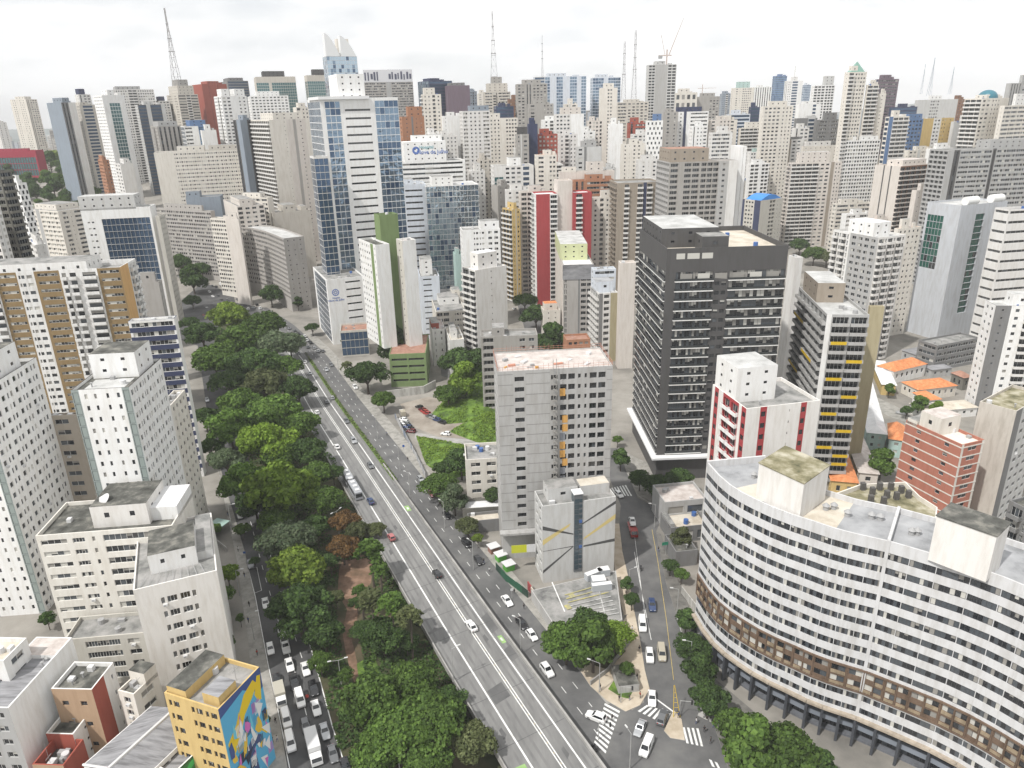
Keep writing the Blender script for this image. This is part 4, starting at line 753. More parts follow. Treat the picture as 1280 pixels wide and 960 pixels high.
b = tower('grey block with corrugated top and lime green roof house', (704, 331), 694, 742, 0, [(0, 1, 'P2', 'pk')], [(0, .16, 'PB', None), (.16, .5, 'BL', None), (.5, .56, 'BL', 'mg'), (.56, 1, 'LG', None)], 'rg', Y=384, roof='white', pent=[(-.02, .9, .25, .95, 8, 'li', 'pale')])
m = MB(); m.box((-.3, -.3, b['H'] - 8), (b['w'] + .3, .0, b['H'] - .2), ROOFS['sheet'], b['N'], b['ang']); part(b, m, 'corrugated_screen')
tower('cream tower with rounded white balconies behind the bare concrete tower', (749, 367), 738, 773, 8, [(0, 1, 'DB', None)], [(0, .2, 'BL', 'mg'), (.2, .6, 'LG', None), (.6, 1, 'BL', 'ol')], 'lw', Y=345, roof='pale', pent=[(.0, .9, .3, .9, 4.5, 'wv', 'blue')])
tower('plain pinkish beige slab wall left of the black tower', (776, 329), 773, 795, 2, 'BL', 'BL', 'pk', Y=335, roof='pink')
tower('thin bluish white block wedged behind the rounded balcony tower', (742, 337), 739, 770, 5, 'P2', 'RB', 'wv', Y=362, roof='pale')
tower('small orange block among trees behind the bare concrete tower', (708, 425), 704, 738, 5, 'BL', 'P3', 'or_', Y=330, roof='rust', clut=1)
tower('small cream house among trees below the crimson tower', (680, 388), 676, 700, 8, 'P1', 'TINY', 'cr', Y=390, roof='rust', pent=[(.1, .9, .3, .9, 3, 'cr', 'tile')])
b = tower('crimson and white twin apartment towers with a cream core', (670, 243), 646, 697, 8, [(0, .55, 'DB', 'bw'), (.55, 1, 'PS', 'bw')], [(0, .52, 'BL', None), (.52, .64, 'TINY', None), (.64, 1, 'DB', 'wh')], 'rd', Y=459, roof='white', d=16, lim=100)
for q in (tower('x', (697, 226), 695, 715.5, 8, 'BL', 'BL', 'pk', Y=462, d=12, roof='pink'), tower('x', (717, 241), 715.5, 740, 8, 'BL', [(0, .12, 'BL', None), (.12, .5, 'DB', None), (.5, .62, 'TINY', None), (.62, 1, 'BL', None)], 'rd', Y=460, d=14, roof='white')): absorb(b, q)
tower('brown striped tower with white balcony columns behind the black tower', (772, 229), 762, 826, 4, 'PB', [(0, .16, 'BL', None), (.16, .28, 'DB', None), (.28, .46, 'BL', None), (.46, .6, 'DB', None), (.6, .68, 'BL', 'nv'), (.68, .82, 'DB', None), (.82, 1, 'BL', None)], 'ta', Y=455, roof='grey')
b = tower('grey high rise under construction wrapped in pale netting at the top', (837, 203), 821, 900, 5, [(0, 1, 'LG', 'cg')], [(0, .2, 'LG', None), (.2, .28, 'BL', None), (.28, .62, 'LG', None), (.62, 1, 'LG', None)], 'co', Y=430, roof='pink', pent=[(.02, .8, .1, .9, 7, 'ta', 'rust')], clut=4)
absorb(b, tower('x', (900, 201), 899, 923, 5, 'BL', [(0, .5, 'P1', None), (.5, 1, 'BL', 'lw')], 'cg', Y=431, d=14, roof='pink')); absorb(b, tower('x', (925, 183), 923, 934, 5, 'BL', [(0, .4, 'BL', None), (.4, .7, 'VS', None), (.7, 1, 'BL', None)], 'bw', Y=440, d=14, roof='white'))
b = tower('cream tower with navy stripes and bright blue arched roof', (951, 251), 928, 979, 33, [(0, .14, 'BL', 'nv'), (.14, .68, 'P3', None), (.68, 1, 'BL', 'nv')], [(0, .4, 'BL', None), (.4, .68, 'LG', None), (.68, 1, 'TINY', None)], 'cb', Y=570, roof='white')
m = MB(); BR_ = plain('bright_blue_sheet', (.03, .22, .62), .4); secs = []
for x in (.05, .85): secs.append([b['N'] + b['r'] * (b['w'] * (.05 + .9 * k / 8)) + b['l'] * (x * b['d']) + Vector((0, 0, b['H'] + 3.8 * math.sin(math.pi * k / 8))) for k in range(9)])
m.loft(secs, BR_); part(b, m, 'arched_roof')
tower('pinkish cream tower with stacked balconies and brown recess strip', (990, 204), 985, 1053, 4, 'PB', [(0, .28, 'DB', None), (.28, .55, 'DB', None), (.55, .78, 'P2', None), (.78, .85, 'BL', 'ta'), (.85, 1, 'P1', None)], 'pk', Y=600, roof='pale', pent=[(.15, .75, .2, .9, 8, 'pk', 'pale')])
b = tower('beige pink slab with black balconies full of plants', (1126, 208), 1094, 1168, 25, [(0, .35, 'BL', None), (.35, .4, 'VS', 'dg'), (.4, .62, 'BL', None), (.62, .67, 'VS', 'dg'), (.67, 1, 'BL', None)], [(0, .94, S(bay=5, wins=((.03, .97),), sill=.15, head=2.6, balc=(1.3, .8), bc='pk', dep=.7, pane='black', mull=3, m=.1), 'br'), (.94, 1, 'BL', 'dg')], 'pk', Y=520, roof='pink', pent=[(.2, .9, .2, .8, 3.5, 'pk', 'pink')])
# long curved white block on the right
ZC = 47.0
fr = [at_z(u, v, ZC) for u, v in ((887, 581.6), (898, 594), (912, 606), (928, 616), (945, 624.5), (966, 634), (990, 643), (1015, 651), (1042, 660), (1064, 666), (1088, 671.5), (1111, 676.5), (1140, 685), (1174, 695), (1217, 708), (1256, 722), (1290, 736), (1330, 754), (1370, 774))]
fr = [Vector((p.x, p.y)) for p in fr]; fr[0] += (fr[0] - fr[1]) * .3
bk = []
for i, p in enumerate(fr): a, b_ = fr[max(0, i - 1)], fr[min(len(fr) - 1, i + 1)]; dv = (b_ - a).normalized(); bk.append(p + Vector((-dv.y, dv.x)) * 13.5)
FL = S(fh=3.0, bay=5.8, wins=((.0, 1.0),), sill=.92, head=2.3, m=.06, base=0, top=1.6, dep=.16, pane='band', mull=6, frame='d')
e = empty('apartment_block', (fr[8].x, fr[8].y, 0), 'long curved white apartment block with brown floor band filling the right corner', 'apartment block'); c = e.location.copy()
rg = random.Random(12); m = MB(); wins = []; wm = wall((.60, .60, .605), .14); BRN = wall((.17, .115, .08), .3); CRM = wall((.33, .26, .175), .3)
LV = [(0, 7.2, None), (7.2, 10.2, 2), (10.2, 13.2, 2), (13.2, 18.2, 'brown'), (18.2, ZC, 9)]
FL_A = S(fh=3.0, bay=5.8, wins=((.0, 1.0),), sill=.92, head=2.3, m=.06, base=0, top=0, dep=.16, pane='band', mull=6, frame='d')
FB = S(fh=2.5, bay=2.4, wins=((.08, .92),), sill=.85, head=2.2, m=.1, base=0, top=0, dep=.2, pane='light', mull=2, frame='d'); FP = S(fh=3.4, bay=4.5, wins=((.04, .96),), sill=.25, head=2.7, m=.1, base=.3, top=.2, dep=1.2, pane='black', mull=4, frame='d')
for i in range(len(fr) - 1):
    a, b_ = fr[i], fr[i + 1]; dv = b_ - a; L = dv.length; dv.normalize(); O = (a.x - c.x, a.y - c.y); nn = Vector((dv.y, -dv.x))
    facade(m, (O[0] - nn.x * 1.6, O[1] - nn.y * 1.6), (dv.x, dv.y), L, 0, 7.2, FP, wall((.15, .16, .18), .2), wins, [], rg)  # recessed arcade wall: its colour is darkened to deepen the shade there
    facade(m, O, (dv.x, dv.y), L, 7.2, 13.2, FL_A, wm, wins, [], rg); facade(m, O, (dv.x, dv.y), L, 13.2, 18.2, FB, BRN, wins, [], rg); facade(m, O, (dv.x, dv.y), L, 18.2, ZC, FL, wm, wins, [], rg)
    m.poly([(O[0], O[1], 7.2), (O[0] - nn.x * 1.6, O[1] - nn.y * 1.6, 7.2), (O[0] + dv.x * L - nn.x * 1.6, O[1] + dv.y * L - nn.y * 1.6, 7.2), (O[0] + dv.x * L, O[1] + dv.y * L, 7.2)], wm)
P2_ = lambda p: (p.x - c.x, p.y - c.y)
for A, B in ((bk[0], fr[0]), (fr[-1], bk[-1])): d_ = (B - A); L = d_.length; d_.normalize(); facade(m, P2_(A), (d_.x, d_.y), L, 0, ZC, [(0, .4, 'BL', None), (.4, .6, 'TINY', None), (.6, 1, 'BL', None)], wm, wins, [], rg)
for i in range(len(bk) - 1): A, B = bk[i + 1], bk[i]; m.poly(((*P2_(A), 0), (*P2_(B), 0), (*P2_(B), ZC), (*P2_(A), ZC)), wm)
rf = MB()
for i in range(len(fr) - 1):
    a, b_, a2, b2 = (Vector(P2_(p)) for p in (fr[i], fr[i + 1], bk[i], bk[i + 1])); na = (a2 - a).normalized() * .35; nb = (b2 - b_).normalized() * .35; z = ZC
    for s, (p, q, dp, dq) in enumerate(((a, b_, na, nb), (b2, a2, -nb, -na))):
        m.poly(((*p, z), (*q, z), (*(q + dq), z), (*(p + dp), z)), wm); m.poly(((*(p + dp), z), (*(q + dq), z), (*(q + dq), z - 1.1), (*(p + dp), z - 1.1)), wm)
    rf.poly(((*(a + na), z - 1.1), (*(b_ + nb), z - 1.1), (*(b2 - nb), z - 1.1), (*(a2 - na), z - 1.1)), ROOFS['blue'] if i not in (2, 3, 6, 7) else ROOFS['cream'])
m.build('wall', e); rf.build('roof', e); put_windows(e, c, wins, [], wm, 100)
for k in (0, 11, len(fr) - 1):
    m = MB(); p = Vector(P2_(fr[k])); q = Vector(P2_(bk[k])); dv = (q - p).normalized(); m.box((-.25, 0, ZC - 1.1), (.25, 13.4, ZC + .35), wm, (p.x, p.y, 0), math.atan2(dv.y, dv.x) - math.pi / 2); m.build('roof_divider', e)
m = MB(); p = Vector(P2_(fr[11])); dv = (fr[12] - fr[10]).normalized(); m.box((-.3, -.12, 7.2), (.3, .02, ZC + .2), wm, (p.x, p.y, 0), math.atan2(dv.y, dv.x)); m.build('fire_wall', e)
for zz, hh, pr, mt in ((13.0, .35, .28, BRN), (18.1, .4, .28, BRN), (6.9, .45, .9, wall((.42, .36, .29), .25))):
    m = MB()
    for i in range(len(fr) - 1): a, b_ = fr[i], fr[i + 1]; dv = (b_ - a); L = dv.length; m.box((0, -pr, zz), (L, .02, zz + hh), mt, (a.x - c.x, a.y - c.y, 0), math.atan2(dv.y, dv.x))
    m.build('ledge', e)
m = MB()
for i in range(len(fr) - 1):
    a, b_ = fr[i], fr[i + 1]; dv = (b_ - a); L = dv.length; n_ = max(1, round(L / 2.4)); an = math.atan2(dv.y, dv.x)
    for k in range(n_):
        x = k * L / n_
        m.box((x - .08, -.22, 13.3), (x + .08, .02, 18.2), BRN, (a.x - c.x, a.y - c.y, 0), an)
        if rg.random() < .8: m.box((x + .25, -.15, 13.45), (x + L / n_ - .25, .02, 14.0), CRM, (a.x - c.x, a.y - c.y, 0), an); 
        if rg.random() < .7: m.box((x + .25, -.14, 15.9), (x + L / n_ - .25, .02, 16.6), CRM, (a.x - c.x, a.y - c.y, 0), an)
m.build('brown_panels', e, kind='stuff')
m = MB(); AW = plain('shade_toned_spandrel', (.22, .245, .285), .5); PIL = plain('dark_grey_post', (.05, .055, .065), .5)  # pale blue spandrels, with the arcade's shade put into their darker colour
for i in range(len(fr) - 1):
    a, b_ = fr[i], fr[i + 1]; dv = (b_ - a); L = dv.length; an = math.atan2(dv.y, dv.x); n_ = max(1, round(L / 5)); m.box((.1, .9, 3.3), (L - .1, 1.5, 4.5), AW, (a.x - c.x, a.y - c.y, 0), an)
    for k in range(n_): m.box((k * L / n_ - .25, -.6, 0), (k * L / n_ + .25, .6, 7.0), PIL, (a.x - c.x, a.y - c.y, 0), an)
m.build('podium_colonnade', e)
def roofbox(pix, zt, h, col, roof):                 # penthouse from its roof corners in the picture
    pts = [at_z(u, v, zt) for u, v in pix]; o_, a_, b_ = pts[0], pts[1] - pts[0], pts[2] - pts[0]; lp = [o_, o_ + a_, o_ + a_ + b_, o_ + b_]; m = MB(); wm_ = wall(W[col])
    if a_.cross(b_).z < 0: lp.reverse()
    for i in range(4): p, q = lp[i] - c, lp[(i + 1) % 4] - c; m.poly(((p.x, p.y, zt - h), (q.x, q.y, zt - h), (q.x, q.y, zt), (p.x, p.y, zt)), wm_)
    pe = m.build('penthouse', e); m = MB(); qq = inset([((p - c).x, (p - c).y) for p in lp], -.15); m.poly([(*p, zt + .2) for p in qq], roof); m.poly([(*p, zt) for p in qq][::-1], roof)
    for i in range(4): p, q = qq[i], qq[(i + 1) % 4]; m.poly(((*p, zt), (*q, zt), (*q, zt + .2), (*p, zt + .2)), roof)
    m.build('penthouse_roof', pe); m = MB(); p, q = lp[0] - c, lp[1] - c; return pe
roofbox(((1005, 605), (949, 579), (1037, 582)), ZC + 6.5, 7.6, 'wk', ROOFS['moss'])
roofbox(((1246, 671), (1171, 645), (1263, 654)), ZC + 7.5, 8.6, 'wk', ROOFS['dark'])
for u, v in ((942, 597), (1032, 637), (1042, 636), (1059, 645), (1089, 648), (1100, 650), (1139, 668), (1146, 668)):
    p = at_z(u, v, ZC - 1.1) - c; m = MB(); m.tube(p, p + Vector((0, 0, .9)), .55, .5, CLUT, 10); m.tube(p + Vector((0, 0, .9)), p + Vector((0, 0, 1.5)), .75, .1, CLUT, 10); m.build('roof_ventilator', e)
pts = [at_z(u, v, 42) for u, v in ((1109, 640), (1170, 655), (1172, 634), (1150, 620), (1132, 602), (1076, 605), (1040, 618), (1060, 640))]
t, c2, rg = prism('apartment_block', 'rear block with walled terraces and many roof chimneys', 'apartment block', [(p.x, p.y) for p in pts], 0, 42, ['P2'], 'cr', 'moss', 1.0)
for u, v in ((1078, 612), (1090, 618), (1099, 612), (1108, 622), (1113, 612), (1120, 624), (1126, 616), (1088, 628), (1104, 630), (1135, 622)): p = at_z(u, v, 41) - c2; m = MB(); m.box((-.45, -.45, 0), (.45, .45, 1.7), plain('sooty_chimney', (.09, .085, .08), .9), p); m.build('chimney', t)
tower('low grey commercial building right of the side street with stained roof', (831, 628), 829, 884, 8, 'BL', S(fh=4, bay=5, wins=((.1, .9),), sill=.6, head=2.8, base=4), 'gy', h=9, d=11, roof='pink', clut=3)
tower('low annex with cream roof deck beside the side street', (839, 660), 836, 886, 8, 'BL', S(fh=4, bay=4, wins=((.2, .8),), sill=.3, head=3), 'mg', h=5.2, d=9, roof='cream', clut=2, pent=[(.0, .12, .1, .9, .8, 'gy')])
tower('dim concrete annex behind the low commercial building', (845, 690), 842, 872, 8, 'BL', 'BL', 'mg', h=5, d=9, roof='dark', clut=2)
def house(label, Nuv, uL, uR, yaw, h, rise=1.8, col='cr', roof='tile', hip=.5, name='house', group=None, wins='P1'):
    b = tower(label, Nuv, uL, uR, yaw, wins, wins, col, h=h, roof='grey', par=.05, name=name, cat='house', clut=0, group=group, lim=40)
    m = MB(); o_ = .5; N0, r, l, w_, d_ = b['N'], b['r'], b['l'], b['w'], b['d']; z = b['H'] + .03
    q = [N0 + r * x + l * y + Vector((0, 0, z - .1)) for x, y in ((-o_, -o_), (w_ + o_, -o_), (w_ + o_, d_ + o_), (-o_, d_ + o_))]
    if w_ > d_: k = d_ * hip; R0, R1 = N0 + r * k + l * (d_ / 2), N0 + r * (w_ - k) + l * (d_ / 2)
    else: k = w_ * hip; R0, R1 = N0 + r * (w_ / 2) + l * k, N0 + r * (w_ / 2) + l * (d_ - k)
    zz = Vector((0, 0, z + rise)); R0, R1 = R0 + zz, R1 + zz; rm = ROOFS[roof]
    if w_ > d_: F = ((q[0], q[1], R1, R0), (q[1], q[2], R1), (q[2], q[3], R0, R1), (q[3], q[0], R0))
    else: F = ((q[0], q[1], R0), (q[1], q[2], R1, R0), (q[2], q[3], R1), (q[3], q[0], R0, R1))
    for f in F: m.poly(f, rm)
    m.poly(q[::-1], rm); part(b, m, 'hipped_roof'); return b
house('white house with a broad orange hip roof near the grey garage', (1118, 464), 1097, 1158, 25, 6, 2.6, 'wh')
house('cream house with long orange roof below the broad orange hip roof', (1148, 487), 1128, 1196, 12, 5, 2.0, 'cr')
house('small house with orange gable roof and white canopy beside the lane', (1160, 500), 1142, 1176, 10, 4.5, 1.8, 'wh')
house('pale green house with orange roof next to the white gable shed', (1112, 548), 1090, 1131, -25, 7, 2.2, 'tq')
house('white gabled shed with bright white roof behind the yellow balcony tower', (1085, 540), 1062, 1108, -20, 7, 1.6, 'tq', 'white')
house('yellow walled house with white sheet roof by the lane', (1103, 480), 1090, 1120, -18, 5, .8, 'ye', 'white')
house('grey sheet roofed workshop behind the broad orange hip roof', (1150, 445), 1128, 1170, 20, 5, 1, 'gy', 'sheet', name='workshop')
house('second grey sheet roof workshop right of the broad orange roof', (1165, 462), 1155, 1190, 12, 4, .8, 'gy', 'sheet', name='workshop')
house('brown roofed house beside the white and slate tower', (1205, 472), 1190, 1214, 15, 6, 1.6, 'gg', 'rust')
house('orange and yellow shop at the foot of the yellow balcony tower', (1040, 600), 1022, 1072, -15, 6, .8, 'ye', 'tile', name='shop')
house('flat pinkish house before the tree behind the yellow shop', (1075, 590), 1056, 1098, -15, 5, .5, 'pk', 'pink')
for lb, px in (('low wall house with cream roof right of the long orange roof', (1182, 512, 1166, 1222)), ('small cream roof house beneath the brick tower garden', (1152, 512, 1138, 1172))): house(lb, (px[0], px[1]), px[2], px[3], 8, 4, .9, 'lw', 'cream')

# ------------------------------------------------------------------ the city behind, building by building
def F(label, uL, uN, uR, v, Y, yaw, L, Rr, col, roof='grey', pent=(), cat='tower', name='tower_block', d=None, par=.8, **k):
    rg = random.Random(label)                       # real facades are never one even grid: stair strips, balcony columns, blank piers
    def vary(s):
        if s not in ('P1', 'P2', 'P3', 'RB', 'FS'): return s
        o_ = dict(P1=('P1', 'PS', 'P2'), P2=('P2', 'PS', 'LG'), P3=('P3', 'P2'), RB=('RB', 'MG'), FS=('FS', 'RB'))[s]; t = rg.random(); a = rg.uniform(.25, .5)
        if t < .2: return [(0, a, rg.choice(o_), None), (a, a + .1, 'BL', rg.choice((None, 'gy', 'lg'))), (a + .1, 1, rg.choice(o_), None)]
        if t < .45: return [(0, .1, 'BL', None), (.1, a, s, None), (a, a + .16, 'TINY', None), (a + .16, .9, s, None), (.9, 1, 'BL', None)]
        if t < .62: return [(0, a, s, None), (a, a + .22, rg.choice(('DB', 'PB', 'LG')), None), (a + .22, 1, s, None)]
        if t < .75: return [(0, .22, 'LG', None), (.22, .78, s, None), (.78, 1, 'LG', None)]
        if t < .85: return [(0, .3, 'VS', None), (.3, 1, s, None)]
        return s
    if not pent: x = rg.uniform(.1, .4); pent = [(x, x + rg.uniform(.3, .5), .15, .8, rg.uniform(2.5, 5)), (min(.8, x + .5), min(.95, x + .62), .2, .6, rg.uniform(1, 2.5))]
    return tower(label, (uN, v), uL, uR, yaw, vary(L), vary(Rr), col, Y=Y, roof=roof, pent=pent, name=name, cat=cat, d=d, par=par, clut=k.pop('clut', 4), lim=40, **k)
T0 = [(.2, .8, .2, .8, 4)]
ST.update(FT=S(fh=3.4, bay=2.6, wins=((.04, .96),), sill=.2, head=3.2, m=.3, dep=.08, pane='teal', frame='d', base=2, top=7), FD=S(fh=3.4, bay=60, wins=((.02, .98),), sill=.9, head=3.0, m=.3, pane='navy', mull=8, dep=.2, frame='d'),
          FS=S(fh=3.2, bay=60, wins=((.03, .97),), sill=1.2, head=2.6, m=.3, pane='dark', mull=8, dep=.3), FG=S(fh=3.4, bay=3, wins=((.03, .97),), sill=.3, head=3.1, m=.2, pane='blue', frame='w', dep=.1), SK=S(fh=3.4, bay=2.4, wins=((.02, .98),), sill=.12, head=3.3, m=.1, pane='sky', frame='w', dep=.06, base=.3, top=.3))
# skyline on the left
F('cream tower standing alone above the park trees at far left', 12, 32, 46, 124, 1150, 80, 'P1', 'P2', 'cr', pent=T0)
F('grey blank sided tower left of the beige glass framed tower', 58, 76, 94, 128, 800, 60, 'BL', [(0, .5, 'VS', 'mg'), (.5, 1, 'BL', 'lw')], 'sl')
F('beige framed tower with a dark glass front', 90, 99, 121, 131, 830, 50, 'P1', [(0, .15, 'BL', None), (.15, .75, 'FD', None), (.75, 1, 'BL', None)], 'be')
F('slim white block with a navy roof box behind the beige framed tower', 93, 98, 113, 118, 900, 50, 'P1', 'P2', 'lw', pent=[(.1, .6, .1, .9, 6, 'nv')])
F('white tower with a teal glass middle strip', 116, 127, 155, 119, 760, 50, 'PS', [(0, .25, 'BL', None), (.25, .75, 'FT', None), (.75, 1, 'BL', None)], 'bw')
F('broad white gridded tower behind the teal strip tower', 136, 140, 192, 112, 930, 30, 'P1', 'P3', 'lw', pent=[(.1, .7, .2, .8, 4, 'gy')])
F('dark glass tower with grey side strips', 168, 172, 206, 131, 850, 35, 'P1', [(0, .3, 'FD', 'dg'), (.3, .45, 'BL', 'lg'), (.45, .85, 'FD', 'dg'), (.85, 1, 'BL', 'lg')], 'lg')
F('small white tower wedged left of the antenna building', 194, 198, 212, 126, 960, 35, 'P1', 'P2', 'lw', pent=[(.1, .6, .1, .9, 5, 'nv')])
F('grey stepped block with steel roof frames before the dark glass tower', 188, 196, 226, 158, 700, 30, 'P1', 'VS', 'co', pent=[(.1, .9, .1, .9, 4, 'gy')])
AT = F('striped beige office block carrying the tall leaning lattice mast', 208, 222, 247, 118, 950, 40, 'P3', 'FS', 'be', pent=[(.1, .9, .1, .9, 10, 'be'), (.25, .75, .25, .75, 17, 'co')])
F('rust red glass tower beside the antenna building', 240, 252, 283, 105, 1000, 40, 'BL', [(0, .25, 'BL', None), (.25, .3, 'VS', 'rw'), (.3, .6, 'BL', None), (.6, .66, 'VS', 'rw'), (.66, 1, 'BL', None)], 'rw')
F('dark glass tower with a grey edge right of the rust red tower', 276, 284, 310, 101, 1060, 30, 'BL', 'FD', 'mg', pent=[(.1, .8, .1, .9, 4, 'mg')])
F('white stepped apartment tower before the rust red tower', 267, 276, 308, 120, 700, 35, 'P2', [(0, .4, 'P2', None), (.4, .6, 'BL', None), (.6, 1, 'P1', None)], 'bw', pent=[(.1, .4, .2, .8, 6, 'bw'), (.6, 1, .2, .8, 6, 'bw')])
F('greyish beige office tower with teal glass front', 317, 319, 369, 96, 1000, 20, 'BL', [(0, .32, 'FT', None), (.32, .38, 'BL', None), (.38, 1, 'FT', None)], 'be', pent=[(.2, .75, .2, .8, 7, 'dg')])
F('greyish beige office tower half hidden by the white crown tower', 380, 383, 412, 94, 1000, 25, 'FT', 'FT', 'be', pent=[(.3, .8, .2, .8, 7, 'dg')])
F('white low topped block before the teal fronted tower', 309, 312, 360, 120, 860, 20, 'P2', 'P2', 'bw', pent=[(.2, .8, .2, .8, 5, 'bw')])
F('cream twin apartment tower with rounded balconies and blank columns', 311, 336, 389, 150, 580, 35, 'DB', [(0, .3, 'BL', None), (.3, .4, 'TINY', None), (.4, .55, 'BL', 'pk'), (.55, .62, 'BL', 'co'), (.62, .85, 'TINY', 'pk'), (.85, 1, 'BL', None)], 'cr', pent=[(.2, .9, .2, .8, 5, 'cr')])
F('cream slim tower behind the rounded balcony twin', 366, 370, 396, 134, 660, 30, 'P1', 'P1', 'cr')
F('slim grey tower with dark vertical glass strips', 291, 300, 314, 150, 610, 45, [(0, .45, 'VS', 'dg'), (.45, 1, 'BL', 'sl')], [(0, .6, 'BL', 'sl'), (.6, 1, 'VS', 'dg')], 'sl')
F('cream hotel slab with small paired windows and blank end wall', 169, 192, 305, 191, 620, 18, 'BL', [(0, .2, 'BL', None), (.2, 1, 'PS', None)], 'cr', pent=[(.25, .55, .2, .8, 4, 'cr'), (.6, .95, .2, .8, 4, 'be')], d=25)
F('cream annex with a blank front joined to the hotel slab', 300, 305, 312, 200, 628, 18, 'BL', 'BL', 'cr')
b = F('white block with blue glass gable behind the cream hotel', 224, 230, 258, 158, 690, 30, 'FG', [(0, .35, 'FS', None), (.35, .62, 'BL', None), (.62, 1, 'FG', 'bl')], 'wh', pent=[(.3, 1, .1, .9, 5, 'bl')])
F('white box block right of the blue glass gable', 249, 252, 270, 163, 680, 25, 'BL', 'BL', 'wh')
F('long greyish lilac slab with gridded windows along the avenue', 196, 263, 268, 264, 545, 62, 'FR', 'BL', 'rg', d=62, name='apartment_block', cat='apartment block')
F('cream gridded slab joined to the greyish lilac slab', 264, 289, 298, 274, 497, 62, 'FR', 'BL', 'cr', d=20, name='apartment_block', cat='apartment block', pent=[(.1, .9, .0, .4, 2, 'pk')])
ST['FR2'] = S(fh=2.9, bay=2.2, wins=((.16, .84),), sill=.9, head=2.4, m=.1, dep=.4, base=7, top=.6)
pts = [at_z(u, v, 47) for u, v in ((298, 283), (316, 285), (332, 289), (345, 294), (354, 298))]; nr = [Vector((-12, 10))] * 1
bk2 = []
for i, p in enumerate(pts): a, q = pts[max(0, i - 1)], pts[min(4, i + 1)]; dv = (q - a).to_2d().normalized(); bk2.append(p.to_2d() + Vector((-dv.y, dv.x)) * 13)
poly = [p.to_2d()[:] for p in pts] + [p[:] for p in bk2[::-1]]
prism('apartment_block', 'curved grey slab with gridded windows and white end wall by the avenue', 'apartment block', poly, 0, 47, ['FR2'] * 4 + ['TINY'] + ['BL'] * 5, 'rg', 'pale', .8)
F('pinkish brown stair pier between the cream and curved grey slabs', 289, 298, 300, 274, 478, 62, 'BL', 'BL', 'pk', d=12)
F('cream low apartment block behind the curved grey slab', 281, 334, 341, 247, 540, 68, 'RB', 'BL', 'cr', d=32, pent=[(.1, .9, .2, .7, 3, 'cr')])
F('pinkish stepped block below the cream low apartment block', 279, 296, 330, 258, 515, 30, 'BL', 'P2', 'pk')
F('slate blue metal clad block behind the lilac slab', 229, 232, 275, 247, 560, 12, 'BL', 'BL', 'sl', pent=[(.0, .4, .2, .8, 4, 'sl')])
house('old white house with orange roof beside the hospital tower', (376, 292), 372, 399, 20, 10, 2.5, 'wh')
F('low beige retaining block below the cream twin towers', 330, 340, 388, 266, 540, 30, 'BL', 'BL', 'be', clut=0)
# far left middle ground
F('dark slanted balcony tower cut by the left edge', -60, -2, 14, 214, 345, 75, 'LG', 'BB', 'gg', clut=0)
F('white banded block in front of the dark slanted tower', -60, -12, 0, 258, 330, 75, 'RB', 'RB', 'lw', clut=0)
F('black and white checkered block behind the dark slanted tower', 9, 22, 33, 229, 420, 60, 'CK', 'CK', 'bw')
F('low cream office block with grey roof left of the mirror glass office', 27, 72, 112, 264, 500, 62, 'RB', 'RB', 'cr', roof='grey', pent=[(.3, 1, .3, .9, 3, 'cr')], name='office_block', cat='office block')
F('small white gabled roof pavilion by the dark slanted tower', 34, 44, 57, 306, 400, 40, 'P1', 'P1', 'lw', roof='white')
F('grey beige low block behind the navy banded tower', 170, 198, 202, 352, 330, 95, 'BL', 'P3', 'rg', roof='sheet')
W.update(mr=(.30, .025, .05))
MU = F('red framed glass museum box raised above the park', -30, 44, 54, 188, 1000, 86, [(0, 1, S(fh=9, bay=3.5, wins=((.03, .97),), sill=.5, head=8.6, m=2, base=5, top=8, pane='teal', frame='d', dep=.5), 'mr')], 'BL', 'mr', roof='white', d=85, name='museum', cat='museum', clut=0)
m = MB(); p, q = gp(26, 260, 6), gp(112, 250, 6); m.box((0, 0, 5), ((q - p).length, 6, 7.6), plain('pale_concrete_edge', (.5, .5, .47), .8), p, math.atan2(q.y - p.y, q.x - p.x)); m.box((8, 1, -6), (11, 5, 5), CONC, p, math.atan2(q.y - p.y, q.x - p.x)); tag(m.build('footbridge'), 'long pale concrete viaduct edge behind the low cream office block', 'bridge')
F('small red brick block among the trees at left', 122, 128, 136, 200, 700, 40, 'P3', 'P3', 'or_')
F('white slanted stair block before the teal strip tower', 143, 150, 166, 205, 640, 40, 'RB', 'BL', 'lw')
F('white far apartment slab at left behind the cream lone tower', -10, -4, 8, 153, 1400, 40, 'P1', 'P1', 'lw')
# centre skyline
b = F('pale glass crown tower with two curved white sails', 403, 408, 446, 70, 720, 25, 'SK', 'SK', 'lg', clut=0, par=.3)
m = MB(); SAIL = plain('white_sail', (.72, .73, .73), .4)
for x0, hh, wd in ((.0, 19, .46), (.5, 17, .5)):
    base = b['N'] + b['r'] * (x0 * b['w']) + b['l'] * 1 + Vector((0, 0, b['H'])); q = [base + b['r'] * (wd * b['w'] * (1 - (1 - k / 8) ** .5 if False else k / 8)) + Vector((0, 0, hh * (1 - (k / 8) ** 1.7))) for k in range(9)]
    for k in range(8):
        a, c_ = q[k], q[k + 1]; a0, c0 = Vector((a.x, a.y, base.z)), Vector((c_.x, c_.y, base.z)); t = b['l'] * 8
        m.poly((a0, c0, c_, a), SAIL); m.poly((c0 + t, a0 + t, a + t, c_ + t), SAIL); m.poly((a, c_, c_ + t, a + t), SAIL)
    m.poly((q[0], Vector((q[0].x, q[0].y, base.z)), Vector((q[0].x, q[0].y, base.z)) + b['l'] * 8, q[0] + b['l'] * 8), SAIL)
